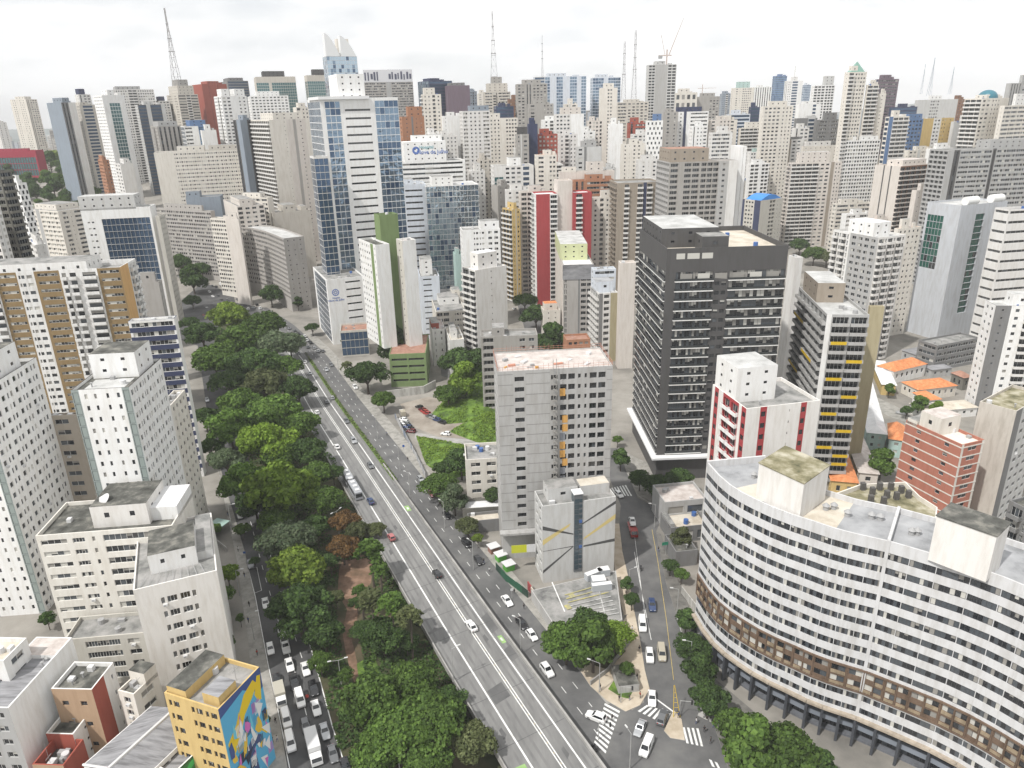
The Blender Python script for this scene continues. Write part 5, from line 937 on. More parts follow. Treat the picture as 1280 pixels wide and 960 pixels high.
part(b, m, 'crown_sail', kind='stuff'); m = MB(); m.box((.45 * b['w'], 9, b['H'] - .3), (.85 * b['w'], b['d'] - 1, b['H'] + 15), wall(W['cr']), b['N'], b['ang']); part(b, m, 'roof_house')
b = F('wide pinkish grey office slab with a patterned roof billboard', 452, 455, 516, 103, 960, 15, 'P3', 'FS', 'rg')
m = MB(); m.box((0, 0, b['H'] - .5), (b['w'], 2, b['H'] + 14), plain('billboard', (.62, .62, .64), .5), b['N'], b['ang']); rr = random.Random(4)
for k in range(16):
    if k not in (5, 6, 7): x = (.02 + k * .061) * b['w']; m.box((x, -.15, b['H'] + 1.5 + rr.uniform(0, 2)), (x + b['w'] * rr.uniform(.025, .05), -.02, b['H'] + 12.5 - rr.uniform(0, 4)), plain('billboard_dark', (.05, .055, .10), .5), b['N'], b['ang'])
part(b, m, 'roof_billboard')
F('dark blue glass tower joined to a purple brown slab', 522, 536, 565, 101, 920, 30, 'SK', 'FD', 'nv', name='office_tower', cat='office tower')
F('purple brown slab with open roof frame right of the dark blue glass', 556, 559, 587, 107, 900, 10, 'BL', 'BL', 'pu', name='office_tower', cat='office tower', pent=[(.1, .8, .1, .9, 3, 'mg')])
F('slim grey tower just right of the purple brown slab', 585, 587, 596, 114, 960, 10, 'P1', 'P3', 'sl')
F('faint cream block between the purple slab and the striped antenna block', 596, 598, 608, 117, 1100, 10, 'P1', 'P1', 'cr')
F('terracotta brown tower with cream balcony side', 499, 502, 530, 146, 580, 25, 'P1', [(0, .42, 'TINY', None), (.42, .5, 'BL', 'mg'), (.5, 1, 'TINY', None)], 'or_', pent=[(.3, .95, .2, .8, 7, 'or_')])
F('cream stepped tower behind the terracotta brown tower', 526, 528, 551, 118, 640, 15, 'DB', 'P1', 'cr', pent=[(.1, .7, .2, .8, 5, 'cr')])
F('white blank tower right of the cream stepped tower', 549, 553, 578, 145, 640, 15, 'P1', [(0, .3, 'TINY', None), (.3, 1, 'BL', None)], 'bw')
F('white tower with dark shuttered window columns', 574, 578, 612, 139, 620, 12, 'P2', [(0, .2, 'MG', None), (.2, .72, 'P1', None), (.72, 1, 'MG', None)], 'lw', pent=[(.3, 1, .2, .8, 4, 'sl')])
AT2 = F('striped beige block with the tall central lattice mast', 604, 606, 638, 115, 900, 8, 'P3', 'FS', 'be', pent=[(.1, .9, .1, .9, 9, 'be'), (.3, .7, .3, .7, 16, 'co')])
F('small dark glass block under the striped antenna block', 617, 620, 642, 133, 800, 8, 'FD', 'FD', 'nv')
F('brown low block right of the dark glass block', 634, 636, 648, 124, 860, 8, 'P1', 'P3', 'br')
F('cream twin block with punched windows below the antenna block', 609, 611, 647, 148, 660, 8, 'P1', [(0, .42, 'P1', None), (.42, .55, 'BL', None), (.55, 1, 'P3', 'cr')], 'cr', pent=[(.0, .4, .2, .8, 4, 'cr')])
F('grey beige tower with dark ribs left of the blue banded office', 644, 646, 684, 105, 800, 5, 'P1', [(0, .28, 'P2', None), (.28, .5, 'VS', None), (.5, 1, 'P2', None)], 'co', pent=T0)
F('wide pale office with blue glass columns and flat white cornice', 666, 668, 733, 96, 920, 4, 'BL', [(0, .2, 'FD', 'lg'), (.2, .3, 'FG', None), (.3, .42, 'BL', None), (.42, .55, 'FG', None), (.55, .68, 'BL', None), (.68, .82, 'FG', None), (.82, .9, 'BL', None), (.9, 1, 'FG', None)], 'wv', name='office_tower', cat='office tower')
F('pale blue office tower behind the tall cream tower', 738, 741, 776, 97, 950, 3, 'FG', [(0, .4, 'FG', None), (.4, .55, 'BL', None), (.55, 1, 'FG', None)], 'wv', name='office_tower', cat='office tower')
F('tall cream tower with a ribbed strip before the pale blue office', 749, 751, 772, 110, 710, 2, 'BL', [(0, .35, 'BL', None), (.35, .75, 'P3', None), (.75, 1, 'BL', None)], 'cr', pent=T0)
F('grey block with vertical ribs under the blue columned office', 659, 661, 692, 130, 720, 5, 'P1', [(0, .3, 'P2', None), (.3, .55, 'BL', None), (.55, 1, 'P1', None)], 'co')
F('white block with a square window grid and blank right half', 692, 694, 730, 143, 620, 5, 'P1', [(0, .55, 'P3', None), (.55, 1, 'BL', 'bw')], 'lw', pent=[(.2, .9, .2, .8, 5, 'pk')])
F('pinkish block with red window trims left of the tall cream tower', 734, 736, 753, 151, 650, 3, 'P1', 'P3', 'pk')
F('white blank end wall block right of the tall cream tower', 760, 762, 779, 155, 600, 2, 'P1', 'BL', 'bw')
F('slim dark slate slab before the grey ribbed block', 659, 661, 672, 155, 560, 6, 'BL', 'BL', 'nv')
F('olive grey block with dark square windows left of the slate slab', 644, 646, 661, 168, 550, 6, 'P1', 'P3', 'co', pent=[(.1, .9, .2, .8, 5, 'dg')])
F('brick red block with rows of white windows', 671, 673, 697, 168, 570, 5, 'P1', S(fh=3, bay=3, wins=((.2, .75),), sill=.9, head=2.3, pane='blind', m=.2), 'rw')
F('cream block with an orange cornice before the brick red block', 668, 670, 696, 194, 520, 5, 'P1', 'P3', 'cr', roof='tile')
F('grey white block with fine windows right of the brick red block', 697, 699, 722, 168, 590, 5, 'P1', 'P1', 'lw')
F('grey slab with vertical shadow gaps near the green treetops', 719, 721, 752, 184, 550, 4, 'P2', [(0, .3, 'P2', None), (.3, .4, 'BL', 'mg'), (.4, 1, 'BL', None)], 'lg', pent=[(.2, .8, .2, .8, 4, 'gy')])
F('pinkish low block stepping down toward the crimson towers', 698, 700, 768, 215, 500, 4, 'BL', 'BL', 'pk', pent=[(.5, .8, .2, .8, 6, 'pk'), (.05, .3, .2, .8, 3, 'cr')])
F('orange and white banded block behind the crimson towers', 714, 717, 768, 226, 490, 5, 'P1', 'RB', 'or_', roof='rust')
F('beige block behind the crimson towers on the right', 738, 740, 769, 247, 470, 5, 'P1', 'P1', 'cr')
F('white block with a glass corner left of the crimson towers', 613, 617, 667, 208, 520, 8, 'P1', [(0, .25, 'FT', None), (.25, .72, 'P2', None), (.72, .9, 'FD', None), (.9, 1, 'BL', None)], 'lw', pent=[(.4, .7, .2, .8, 5, 'bw')])
F('cream and grey block with a black round sign left of the crimson towers', 631, 633, 664, 238, 490, 8, 'P1', [(0, .3, 'P1', None), (.3, 1, 'P2', None)], 'lw', roof='pale')
F('low beige block with rooftop steel frames behind the crimson towers', 648, 650, 684, 240, 480, 8, 'P1', 'LG', 'pk')
F('slim ochre and grey block left of the crimson towers', 628, 640, 650, 262, 470, 30, 'DB', 'P1', 'ye')
F('grey green tall slim block with stacked windows', 614, 622, 636, 232, 505, 35, 'BL', 'P1', 'co')
F('beige low block with a tree beside the round white hospital', 596, 600, 614, 200, 580, 10, 'BL', 'P1', 'be')
# hospital with bands
b = F('white hospital block with curved window bands and a roof sign', 496, 499, 581, 203, 530, 14, 'FS', 'FS', 'bw', pent=[(.1, .74, .25, .9, 13, 'bw', 'white', 0), (.25, .7, .5, .9, 17, 'bw', 'grey', 0)], name='hospital_block', cat='hospital', d=24, clut=0)
sg = MB(); o0 = b['N'] + b['r'] * (.42 * b['w']) + b['l'] * (.25 * b['d'] - .12); 
lettering(b, 'Hospital', o0 + b['r'] * 1 + Vector((0, 0, b['H'] + 8.2)), 3.0, plain('teal_sign', (.08, .35, .42), .5)); lettering(b, 'Nove de Julho', o0 + b['r'] * 5 + Vector((0, 0, b['H'] + 4.6)), 3.8, plain('blue_sign', (.03, .12, .45), .5))
for k in range(16): t0, t1 = 2 * math.pi * k / 16, 2 * math.pi * (k + .8) / 16; p = lambda t, r_: o0 + b['r'] * (-6.5 + r_ * math.cos(t)) + Vector((0, 0, b['H'] + 7.2 + r_ * math.sin(t))); sg.poly((p(t0, 1.2), p(t0, 2.6), p(t1, 2.6), p(t1, 1.2)), plain('blue_sign', (.03, .12, .45), .5))
part(b, sg, 'emblem')
F('white office wing with black slot windows left of the mirror glass block', 497, 500, 532, 231, 490, 12, 'BL', 'HB', 'wv', name='office_block', cat='office block', roof='pale')
F('mirror glass office block with white floor lines', 530, 532, 598, 233, 488, 12, 'SK', 'SK', 'bw', name='office_block', cat='office block', roof='pale', pent=[(.15, .55, .3, .9, 5, 'wh')], d=26)
F('slim teal and white block right of the low bluish white building', 566, 569, 580, 318, 430, 12, 'BL', 'BL', 'tq')
F('low cream house block with palm behind the parking podium', 537, 545, 582, 390, 365, 10, 'P1', 'P2', 'cr', pent=[(.2, .9, .4, .9, 3, 'wh')])
F('low grey roofed building behind the parking podium', 536, 540, 556, 412, 345, 10, 'P1', 'P2', 'lw', roof='pink', pent=[(0, .6, .2, .8, 2, 'rw')])
F('low white shed building beside the dark trees of the bank', 556, 562, 580, 425, 330, 10, 'P1', 'BL', 'lw', roof='cream')
F('long cream wall block left of the pinkish white tower', 558, 561, 592, 372, 390, 10, 'BL', 'BL', 'cr', roof='grey')
# right skyline
b = F('slim concrete tower under construction topped by a crane', 808, 811, 846, 81, 860, 3, 'P2', [(0, .25, 'LG', None), (.25, .68, 'BL', 'cg'), (.68, 1, 'LG', None)], 'lg', clut=0)
F('white block patterned with dark diamond windows', 807, 809, 829, 151, 610, 2, 'P1', S(fh=3.6, bay=3.2, pats=(((.1, .5),), ((.6, 1.0),)), sill=1.0, head=2.9, m=.2, pane='black'), 'bw', pent=[(.4, .9, .2, .8, 5, 'bl')])
F('grey concrete block right of the diamond pattern block', 829, 831, 848, 140, 680, 2, 'P1', 'P2', 'co')
F('white office with grey window bands and a dark stripe', 840, 843, 886, 140, 690, 4, 'P1', [(0, .28, 'P1', None), (.28, .36, 'BL', 'nv'), (.36, .46, 'BL', None), (.46, 1, 'FS', None)], 'bw', pent=[(.1, .8, .1, .9, 4, 'nv')], name='office_tower', cat='office tower')
F('cream block with three dark square openings', 842, 844, 872, 116, 920, 3, 'P1', S(fh=9, bay=7, wins=((.2, .75),), sill=2, head=7, pane='dark'), 'cr')
F('beige bulky block right of the three openings block', 868, 870, 900, 121, 930, 3, 'P1', [(0, .55, 'BL', None), (.55, 1, 'P2', None)], 'co', pent=T0)
F('low beige roofed block left of the crane tower', 769, 772, 811, 128, 820, 2, 'FS', [(0, .3, 'FS', None), (.3, 1, 'P2', None)], 'be')
F('dark red topped block before the low beige roofed block', 784, 786, 812, 154, 680, 2, 'P1', 'RB', 'rw')
F('cream block at the foot of the low beige roofed block', 770, 776, 806, 180, 600, 2, 'P1', 'P1', 'cr')
F('grey roofed cream block left of the netted construction', 795, 798, 826, 200, 560, 2, 'P1', 'P1', 'lw')
F('blue grey banded office with white frame', 908, 911, 938, 143, 800, 5, 'FS', 'FD', 'wv', name='office_block', cat='office block')
F('cream gridded tower with a green pyramid roof', 914, 917, 943, 110, 1100, 4, 'P1', 'P3', 'cr', pent=[(.2, .8, .2, .8, 8, 'tq')])
F('striped white tower with dark vertical glass', 938, 941, 965, 109, 1150, 4, 'P1', 'VS', 'bw')
F('blue glass tower rising above the striped white tower', 966, 970, 984, 95, 1350, 8, 'FG', 'FG', 'bl', name='office_tower', cat='office tower')
F('white crowned tower with a thin spire', 981, 985, 1004, 101, 1050, 8, 'VS', [(0, .3, 'P1', None), (.3, .7, 'FD', None), (.7, 1, 'BL', None)], 'bw', pent=[(.3, .7, .3, .7, 5, 'wh'), (.47, .53, .47, .53, 18, 'wh')])
F('pale blue faraway tower right of the spired tower', 1003, 1005, 1014, 106, 1700, 8, 'FG', 'FG', 'wv', name='office_tower', cat='office tower')
F('white tower with rows of dark terrace bands', 1014, 1018, 1044, 107, 900, 8, 'P1', [(0, .55, 'LG', None), (.55, 1, 'LG', None)], 'bw', pent=[(.5, .95, .2, .8, 10, 'lg')])
F('white block with a single blue glass strip', 996, 1000, 1027, 130, 780, 8, 'BL', [(0, .6, 'BL', None), (.6, .78, 'FD', None), (.78, 1, 'BL', None)], 'bw')
F('cream gridded tower with a blank right side', 951, 955, 992, 133, 650, 10, 'P1', [(0, .6, 'P2', None), (.6, 1, 'P1', None)], 'cr', pent=T0)
F('grey office block with dark glass panel behind the cream low building', 993, 996, 1022, 148, 700, 8, 'BL', [(0, .55, 'BL', 'mg'), (.55, .9, 'FD', 'lg'), (.9, 1, 'BL', None)], 'mg', pent=[(.5, .95, .2, .8, 2, 'lg')])
F('dark grey gabled block left of the green pyramid tower', 1018, 1021, 1052, 150, 690, 8, 'BL', 'FS', 'mg', pent=[(.3, .8, .1, .9, 6, 'mg')])
F('pinkish cream stepped block with balconies before the blue grey office', 923, 926, 958, 160, 720, 8, 'P1', 'DB', 'cr', pent=[(.2, .8, .2, .8, 5, 'cr')])
F('white slab with a brown central window strip', 965, 969, 1003, 175, 660, 10, 'P1', [(0, .35, 'P2', None), (.35, .6, 'VS', 'ta'), (.6, 1, 'P2', None)], 'lw', pent=[(.55, 1, .2, .8, 2, 'mg')])
F('pale low block with long black roof vents', 1000, 1004, 1048, 183, 680, 8, 'BL', 'TINY', 'cr', pent=[(.1, .8, .2, .8, 4, 'lw')])
F('cream round cornered low block behind the white slab', 986, 990, 1032, 168, 720, 8, 'VS', 'VS', 'lw')
b = F('tall cream tower with a green pyramid top and many balconies', 1056, 1062, 1084, 90, 640, 14, 'TINY', [(0, .3, 'DB', None), (.3, 1, 'P3', None)], 'cr')
m = MB(); q = [b['N'] + b['r'] * (x * b['w']) + b['l'] * (y * b['d']) + Vector((0, 0, b['H'])) for x, y in ((.1, .1), (.9, .1), (.9, .9), (.1, .9))]; ap = b['N'] + b['r'] * (b['w'] / 2) + b['l'] * (b['d'] / 2) + Vector((0, 0, b['H'] + 8))
for k in range(4): m.poly((q[k], q[(k + 1) % 4], ap), plain('green_copper', (.2, .36, .30), .5))
part(b, m, 'pyramid_roof'); absorb(b, F('x', 1083, 1085, 1099, 106, 645, 14, 'P1', 'DB', 'cr')); absorb(b, F('x', 1098, 1099, 1108, 117, 650, 14, 'P1', 'TINY', 'cr'))
F('purple banded office tower behind the green pyramid tower', 1094, 1098, 1124, 99, 800, 15, 'FD', 'FS', 'pu', name='office_tower', cat='office tower')
F('wide white mall block with a grey side before the far antennas', 1144, 1148, 1198, 125, 800, 12, 'BL', [(0, .3, 'BL', None), (.3, .55, 'P3', None), (.55, 1, 'BL', None)], 'lg', pent=[(.3, .6, .2, .8, 4, 'bw')])
F('dark blue low box left of the wide white mall block', 1112, 1116, 1147, 134, 780, 12, 'FD', 'FD', 'nv')
F('rust brown block right of the wide white mall block', 1187, 1190, 1206, 124, 880, 12, 'P1', 'P1', 'br')
F('brown block between the teal dome tower and far hills', 1210, 1214, 1226, 132, 900, 12, 'P1', 'P1', 'br')
b = F('yellow apartment block with a blue arched stripe', 1131, 1136, 1193, 149, 640, 18, 'P1', [(0, .32, 'P2', 'bl'), (.32, .55, 'BL', None), (.55, .72, 'P2', 'wh'), (.72, .85, 'P1', None), (.85, 1, 'TINY', None)], 'ye', pent=[(.0, .3, .2, .8, 4, 'bl')])
F('white blank walled block right of the yellow block', 1189, 1193, 1221, 152, 645, 18, 'BL', 'BL', 'lg')
F('cream balcony block with a blue corner left of the yellow block', 1107, 1112, 1137, 146, 590, 16, 'FD', [(0, .2, 'BL', 'bl'), (.2, 1, 'DB', None)], 'cr')
b = F('cream tower with a teal dome top', 1222, 1228, 1262, 123, 580, 22, 'DB', [(0, .35, 'P2', None), (.35, .7, 'P1', None), (.7, 1, 'BL', None)], 'cr', d=14)
m = MB(); c0 = b['N'] + b['r'] * (b['w'] * .5) + b['l'] * (b['d'] * .5) + Vector((0, 0, b['H'])); DT_ = plain('teal_dome', (.03, .15, .2), .4)
m.loft([[c0 + Vector((7 * math.cos(t) * math.cos(p), 7 * math.sin(t) * math.cos(p), 6 * math.sin(p))) for t in (2 * math.pi * k / 16 for k in range(16))] for p in (math.pi / 2 * j / 6 for j in range(7))], DT_); part(b, m, 'dome')
F('cream banded tower at the right edge beside the teal dome tower', 1250, 1256, 1300, 132, 570, 25, 'P1', 'RB', 'cr', pent=[(.3, .9, .2, .8, 8, 'wh')])
F('grey slab tower at the upper right edge', 1258, 1264, 1310, 104, 620, 25, 'BL', 'FS', 'gy', pent=[(.3, .9, .2, .8, 6, 'gy')])
b = F('long grey apartment slab with stone floor bands at right', 1180, 1186, 1330, 188, 480, 12, 'LG', [(0, .05, 'BL', None), (.05, .1, 'VS', 'dg'), (.1, .38, 'RB', None), (.38, .41, 'VS', 'dg'), (.41, 1, 'RB', None)], 'gy', pent=[(.38, 1, .2, .9, 5, 'gy')], d=16)
F('white tall gridded tower with square windows', 1046, 1051, 1101, 176, 640, 8, 'P1', 'GR', 'bw', pent=[(.05, .4, .2, .8, 3, 'bw'), (.5, .95, .2, .8, 3, 'bw')])
F('cream blank side block right of the white gridded tower', 1094, 1100, 1124, 200, 650, 12, 'TINY', 'TINY', 'cr')
F('small pink block before the long grey slab', 1140, 1146, 1172, 238, 500, 18, 'BL', 'TINY', 'pk')
F('grey brown block with a dark vertical joint behind the small pink block', 1160, 1163, 1184, 202, 530, 18, 'BL', [(0, .5, 'BL', None), (.5, .58, 'VS', 'dg'), (.58, 1, 'BL', None)], 'co')
F('white roofed low block behind the small pink block', 1158, 1164, 1192, 186, 590, 14, 'BL', 'BL', 'bw')
F('cream low block with window bands right of the pinkish cream tower', 1040, 1046, 1092, 255, 560, 8, 'RB', 'RB', 'cr')
F('orange topped cream block behind the grey and white balcony tower', 1118, 1123, 1152, 286, 375, 20, 'P1', 'P1', 'cr', roof='tile')
F('small white twin window tower behind the blue arched roof', 934, 938, 962, 190, 700, 12, 'P1', 'P3', 'bw', pent=[(.2, .8, .2, .8, 3, 'tq')])
F('low mixed block with blue canopy behind the blue arched roof', 930, 934, 975, 226, 690, 10, 'P1', 'P1', 'co', roof='sheet', pent=[(.0, .4, .1, .8, 2, 'bl')])
F('low house block with orange roof behind the blue arched roof', 946, 950, 985, 234, 670, 10, 'P1', 'P1', 'be', roof='tile')
F('grey hazy block left of the cream pyramid roofed tower', 900, 903, 916, 117, 1300, 5, 'P1', 'P1', 'sl')
F('dark blue glass block beside the blue grey banded office', 936, 939, 950, 134, 820, 5, 'FD', 'FD', 'nv')
F('pinkish low block between the white office and blue banded office', 884, 888, 914, 150, 700, 5, 'P1', 'P1', 'pk')
F('white block with a dark roof strip behind the netted construction', 886, 890, 916, 166, 600, 5, 'P1', [(0, .9, 'RB', None), (.9, 1, 'BL', None)], 'lw')
# lower blocks that close the gaps between the towers on the right and in the middle
for lb, uL, uN, uR, v, Y, yaw, L, Rr, col, rf in (('low cream block with grey roof left of the pinkish cream tower', 960, 964, 988, 262, 640, 8, 'P1', 'P2', 'cr', 'grey'), ('white block with dark windows between the blue arch and white slab', 966, 970, 996, 228, 660, 8, 'P1', 'P3', 'lw', 'pale'), ('grey low block right of the blue arched tower', 976, 980, 994, 280, 610, 8, 'P1', 'P1', 'gy', 'sheet'),
        ('small house block with red roof behind the blue arched tower', 930, 934, 950, 244, 680, 8, 'P1', 'P1', 'be', 'tile'), ('white apartment block just right of the netted construction', 934, 938, 962, 205, 640, 8, 'P1', 'P2', 'bw', 'pale'), ('pale block with balconies left of the white slab', 946, 950, 970, 190, 690, 8, 'P1', 'DB', 'lw', 'pale'),
        ('beige slim block behind the cream low block', 1030, 1034, 1050, 222, 700, 8, 'P1', 'P1', 'be', 'grey'), ('white low block beneath the white gridded tower', 1052, 1058, 1094, 268, 545, 10, 'P1', 'RB', 'bw', 'pale'), ('pink low house block beside the cream low block', 1086, 1090, 1110, 274, 520, 12, 'P1', 'P1', 'pk', 'tile'), ('grey block with balconies at the foot of the beige pink slab', 1092, 1098, 1122, 262, 560, 18, 'P1', 'PB', 'lg', 'grey'),
        ('cream block right of the beige pink slab', 1164, 1168, 1190, 226, 560, 18, 'P1', 'P2', 'cr', 'pale'), ('white slim block behind the brown striped tower', 802, 806, 824, 222, 560, 4, 'P1', 'P2', 'bw', 'grey'), ('grey slim block left of the brown striped tower', 752, 755, 770, 210, 540, 4, 'P1', 'P3', 'lg', 'grey'), ('pale block left of the diamond pattern block', 788, 791, 810, 168, 650, 3, 'P1', 'P2', 'lw', 'pale'),
        ('white block below the grey dark ribbed tower', 676, 679, 702, 150, 680, 4, 'P1', 'P1', 'bw', 'pale'), ('cream slim block below the blue columned office', 704, 707, 722, 130, 760, 4, 'P1', 'P3', 'cr', 'grey'), ('white block left of the tall cream tower', 724, 727, 744, 164, 640, 4, 'P1', 'P2', 'bw', 'pale'), ('low white block before the white shuttered tower', 584, 588, 606, 214, 560, 10, 'P1', 'P1', 'lw', 'pale'),
        ('pale narrow block right of the cream twin block', 642, 645, 660, 186, 570, 6, 'P1', 'P2', 'lw', 'grey'), ('grey white block over the crimson towers', 676, 679, 704, 206, 545, 5, 'P1', 'DB', 'lw', 'pale'), ('white block right of the terracotta tower', 528, 532, 552, 168, 600, 14, 'P1', 'P2', 'bw', 'pale'), ('cream block behind the hospital roof sign', 546, 550, 572, 170, 620, 14, 'P1', 'P1', 'lw', 'grey'),
        ('white slim tower left of the striped white and grey office', 862, 866, 880, 158, 640, 5, 'P1', 'P1', 'bw', 'pale'), ('cream tower between the netted construction and pinkish low block', 896, 900, 922, 150, 720, 5, 'P1', 'P2', 'cr', 'grey'), ('pale tower before the cream gridded tower', 990, 994, 1012, 160, 690, 8, 'P1', 'P2', 'lw', 'pale'), ('grey banded block left of the tall pyramid tower', 1034, 1038, 1058, 158, 720, 10, 'P1', 'FS', 'lg', 'grey'),
        ('white block right of the purple banded office', 1120, 1124, 1142, 150, 700, 14, 'P1', 'P1', 'bw', 'pale'), ('cream low block before the yellow apartment block', 1130, 1136, 1168, 188, 620, 16, 'P1', 'P2', 'cr', 'pale'), ('white tower left of the cream teal dome tower', 1204, 1208, 1226, 150, 620, 18, 'P1', 'P1', 'lw', 'pale')):
    F(lb, uL, uN, uR, v, Y, yaw, L, Rr, col, roof=rf)
# masts
def mast(label, uv0, uv1, Y, wd, group=None, taper=.12, col=(.35, .34, .34), z0=None):
    a = at_y(uv0[0], uv0[1], Y); b_ = at_y(uv1[0], uv1[1], Y); h = b_.z - a.z; m = MB(); mt = plain('mast_steel', col, .6); n = max(6, int(h / (wd * 1.1)))
    rad = lambda z: wd / 2 * max(taper, (1 - z / h) ** 1.25)
    C4 = ((1, 1), (-1, 1), (-1, -1), (1, -1))
    for k in range(n):
        z0_, z1_ = h * k / n, h * (k + 1) / n; r0, r1 = rad(z0_), rad(z1_); th = max(.16, wd * .03)
        for i, (x, y) in enumerate(C4):
            x2, y2 = C4[(i + 1) % 4]; m.tube((x * r0, y * r0, z0_), (x * r1, y * r1, z1_), th, th, mt, 4, False); m.tube((x * r0, y * r0, z0_), (x2 * r1, y2 * r1, z1_), th * .6, th * .6, mt, 4, False); m.tube((x * r1, y * r1, z1_), (x2 * r1, y2 * r1, z1_), th * .6, th * .6, mt, 4, False)
    for k in (.45, .62, .8): r_ = rad(h * k) + .9; m.box((-r_, -r_, h * k), (r_, r_, h * k + .5), mt)
    o = m.build('lattice_mast', None, (a.x, a.y, a.z)); return tag(o, label, 'antenna mast', group)
mast('tall steel lattice mast on the striped beige block at left', (222, 108), (207, 10), 965, 9)
mast('tall steel lattice mast on the central striped block', (618, 109), (616, 14), 912, 9)
mast('thin pole mast behind the wide blue columned office', (678, 97), (678, 44), 980, 2.5)
mast('thick steel mast left of the pair by the crane tower', (779, 126), (780, 52), 1000, 6, taper=.3)
mast('blue grey steel mast right of the pair by the crane tower', (792, 126), (794, 38), 960, 6, taper=.3)
for u, v0, v1, w_, lb in ((1151, 118, 80, 7, 'leftmost faint mast in the hazy trio at upper right'), (1161, 120, 72, 12, 'blue thick mast in the middle of the hazy trio'), (1187, 118, 84, 9, 'rightmost faint mast in the hazy trio at upper right')): mast(lb, (u, v0), (u + 4, v1), 2600, w_, 'far antenna masts', .1, (.3, .34, .4))
m = MB(); p = at_y(833, 82, 862); YS_ = plain('crane_steel', (.5, .42, .38), .6); m.tube((0, 0, -30), (0, 0, 16), .9, .9, YS_, 4); m.tube((-9, 0, 10), (5, 0, 10), .8, .8, YS_, 4); m.tube((2, 0, 10), (16, 0, 46), .7, .3, YS_, 4); m.box((-9, -1.5, 7), (-5, 1.5, 10), CLUT); m.tube((-2, 0, 10), (-7, 0, 30), .35, .3, YS_, 4)
tag(m.build('tower_crane', None, p), 'luffing tower crane on top of the slim concrete tower', 'crane')
m = MB(); p = at_y(878, 112, 1250); m.tube((0, 0, -20), (0, 0, 8), .9, .7, YS_, 4); m.tube((-8, 0, 2), (22, 0, 2), .6, .4, YS_, 4); tag(m.build('tower_crane', None, p), 'faint horizontal tower crane behind the three openings block', 'crane')
# the hazy mass of far city blocks along the horizon: one mass
m = MB(); rq = random.Random(21); FC = [wall(c) for c in ((.6, .59, .56), (.52, .5, .47), (.66, .65, .63), (.45, .42, .39), (.35, .38, .42), (.58, .52, .45))]
for _ in range(1500):
    y = rq.uniform(1050, 5200); x = rq.uniform(-.78, .8) * y
    if -.8 < x / y < -.52 and y < 1500: continue
    g = zg(x, y); wd, dp = rq.uniform(12, 26), rq.uniform(12, 24); hh = rq.choice((10, 14, 22, 30, 38, 48, 60)) * rq.uniform(.7, 1.2)
    mt = rq.choice(FC); an = rq.uniform(-.3, .5); m.box((-wd / 2, -dp / 2, -3), (wd / 2, dp / 2, hh), mt, (x, y, g), an, False, ROOFS['grey'])
    if hh > 18 and y < 3000:
        for k in range(int(hh / 3.2)): m.box((-wd / 2 + 1, -dp / 2 - .12, k * 3.2 + 1.2), (wd / 2 - 1, -dp / 2 - .02, k * 3.2 + 2.6), G_CURT if k % 4 == 0 else G_MID, (x, y, g), an, False)
o = m.build('distant_city'); o['kind'] = 'stuff'; tag(o, 'hazy mass of pale city blocks reaching to the horizon', 'far city')
# low roofs filling the streets between the towers: small background blocks
rq = random.Random(77); nlow = 0; FILL = [(.62, .6, .57), (.55, .5, .43), (.66, .6, .52), (.48, .47, .46), (.6, .55, .48)]

# ------------------------------------------------------------------ trees
import numpy as np
def leafmat(name, cols, rough=.7):
    m, n, l, b = newmat(name); g = n.new('ShaderNodeNewGeometry'); r = n.new('ShaderNodeValToRGB'); e = r.color_ramp.elements
    while len(e) < len(cols): e.new(.5)
    for i, c in enumerate(cols): e[i].position = i / (len(cols) - 1); e[i].color = (*c, 1)
    oi = n.new('ShaderNodeObjectInfo'); hs = n.new('ShaderNodeHueSaturation'); mr = n.new('ShaderNodeMapRange'); mr.inputs['To Min'].default_value = .9; mr.inputs['To Max'].default_value = 1.4
    at = n.new('ShaderNodeAttribute'); at.attribute_name = 'clump'; mu = n.new('ShaderNodeMath'); mu.operation = 'MULTIPLY'
    l.new(g.outputs['Random Per Island'], r.inputs[0]); l.new(r.outputs[0], hs.inputs['Color']); l.new(oi.outputs['Random'], mr.inputs['Value']); l.new(mr.outputs[0], mu.inputs[0]); l.new(at.outputs['Fac'], mu.inputs[1]); l.new(mu.outputs[0], hs.inputs['Value'])
    l.new(hs.outputs[0], b.inputs['Base Color']); tr = n.new('ShaderNodeBsdfTranslucent'); l.new(hs.outputs[0], tr.inputs['Color']); ms = n.new('ShaderNodeMixShader'); ms.inputs[0].default_value = .32; l.new(b.outputs[0], ms.inputs[1]); l.new(tr.outputs[0], ms.inputs[2]); l.new(ms.outputs[0], n['Material Output'].inputs['Surface']); b.inputs['Roughness'].default_value = rough; b.inputs['Specular IOR Level'].default_value = .25; return m
LEAF = dict(dark=leafmat('dark_green_leaves', [(0.027, 0.051, 0.016), (0.048, 0.087, 0.023), (0.074, 0.125, 0.030)]), mid=leafmat('green_leaves', [(0.041, 0.075, 0.016), (0.073, 0.130, 0.024), (0.108, 0.177, 0.033)]),
            bright=leafmat('bright_green_leaves', [(0.068, 0.114, 0.014), (0.119, 0.188, 0.021), (0.158, 0.234, 0.031)]), yellow=leafmat('yellow_green_leaves', [(0.066, 0.105, 0.015), (0.114, 0.169, 0.023), (0.158, 0.211, 0.031)]),
            olive=leafmat('olive_leaves', [(0.057, 0.074, 0.028), (0.097, 0.114, 0.044), (0.125, 0.142, 0.062)]), red=leafmat('reddish_brown_leaves', [(0.063, 0.040, 0.014), (0.114, 0.063, 0.023), (0.158, 0.091, 0.033)]), pale=leafmat('grey_green_leaves', [(0.057, 0.091, 0.044), (0.097, 0.131, 0.068), (0.136, 0.171, 0.095)]))
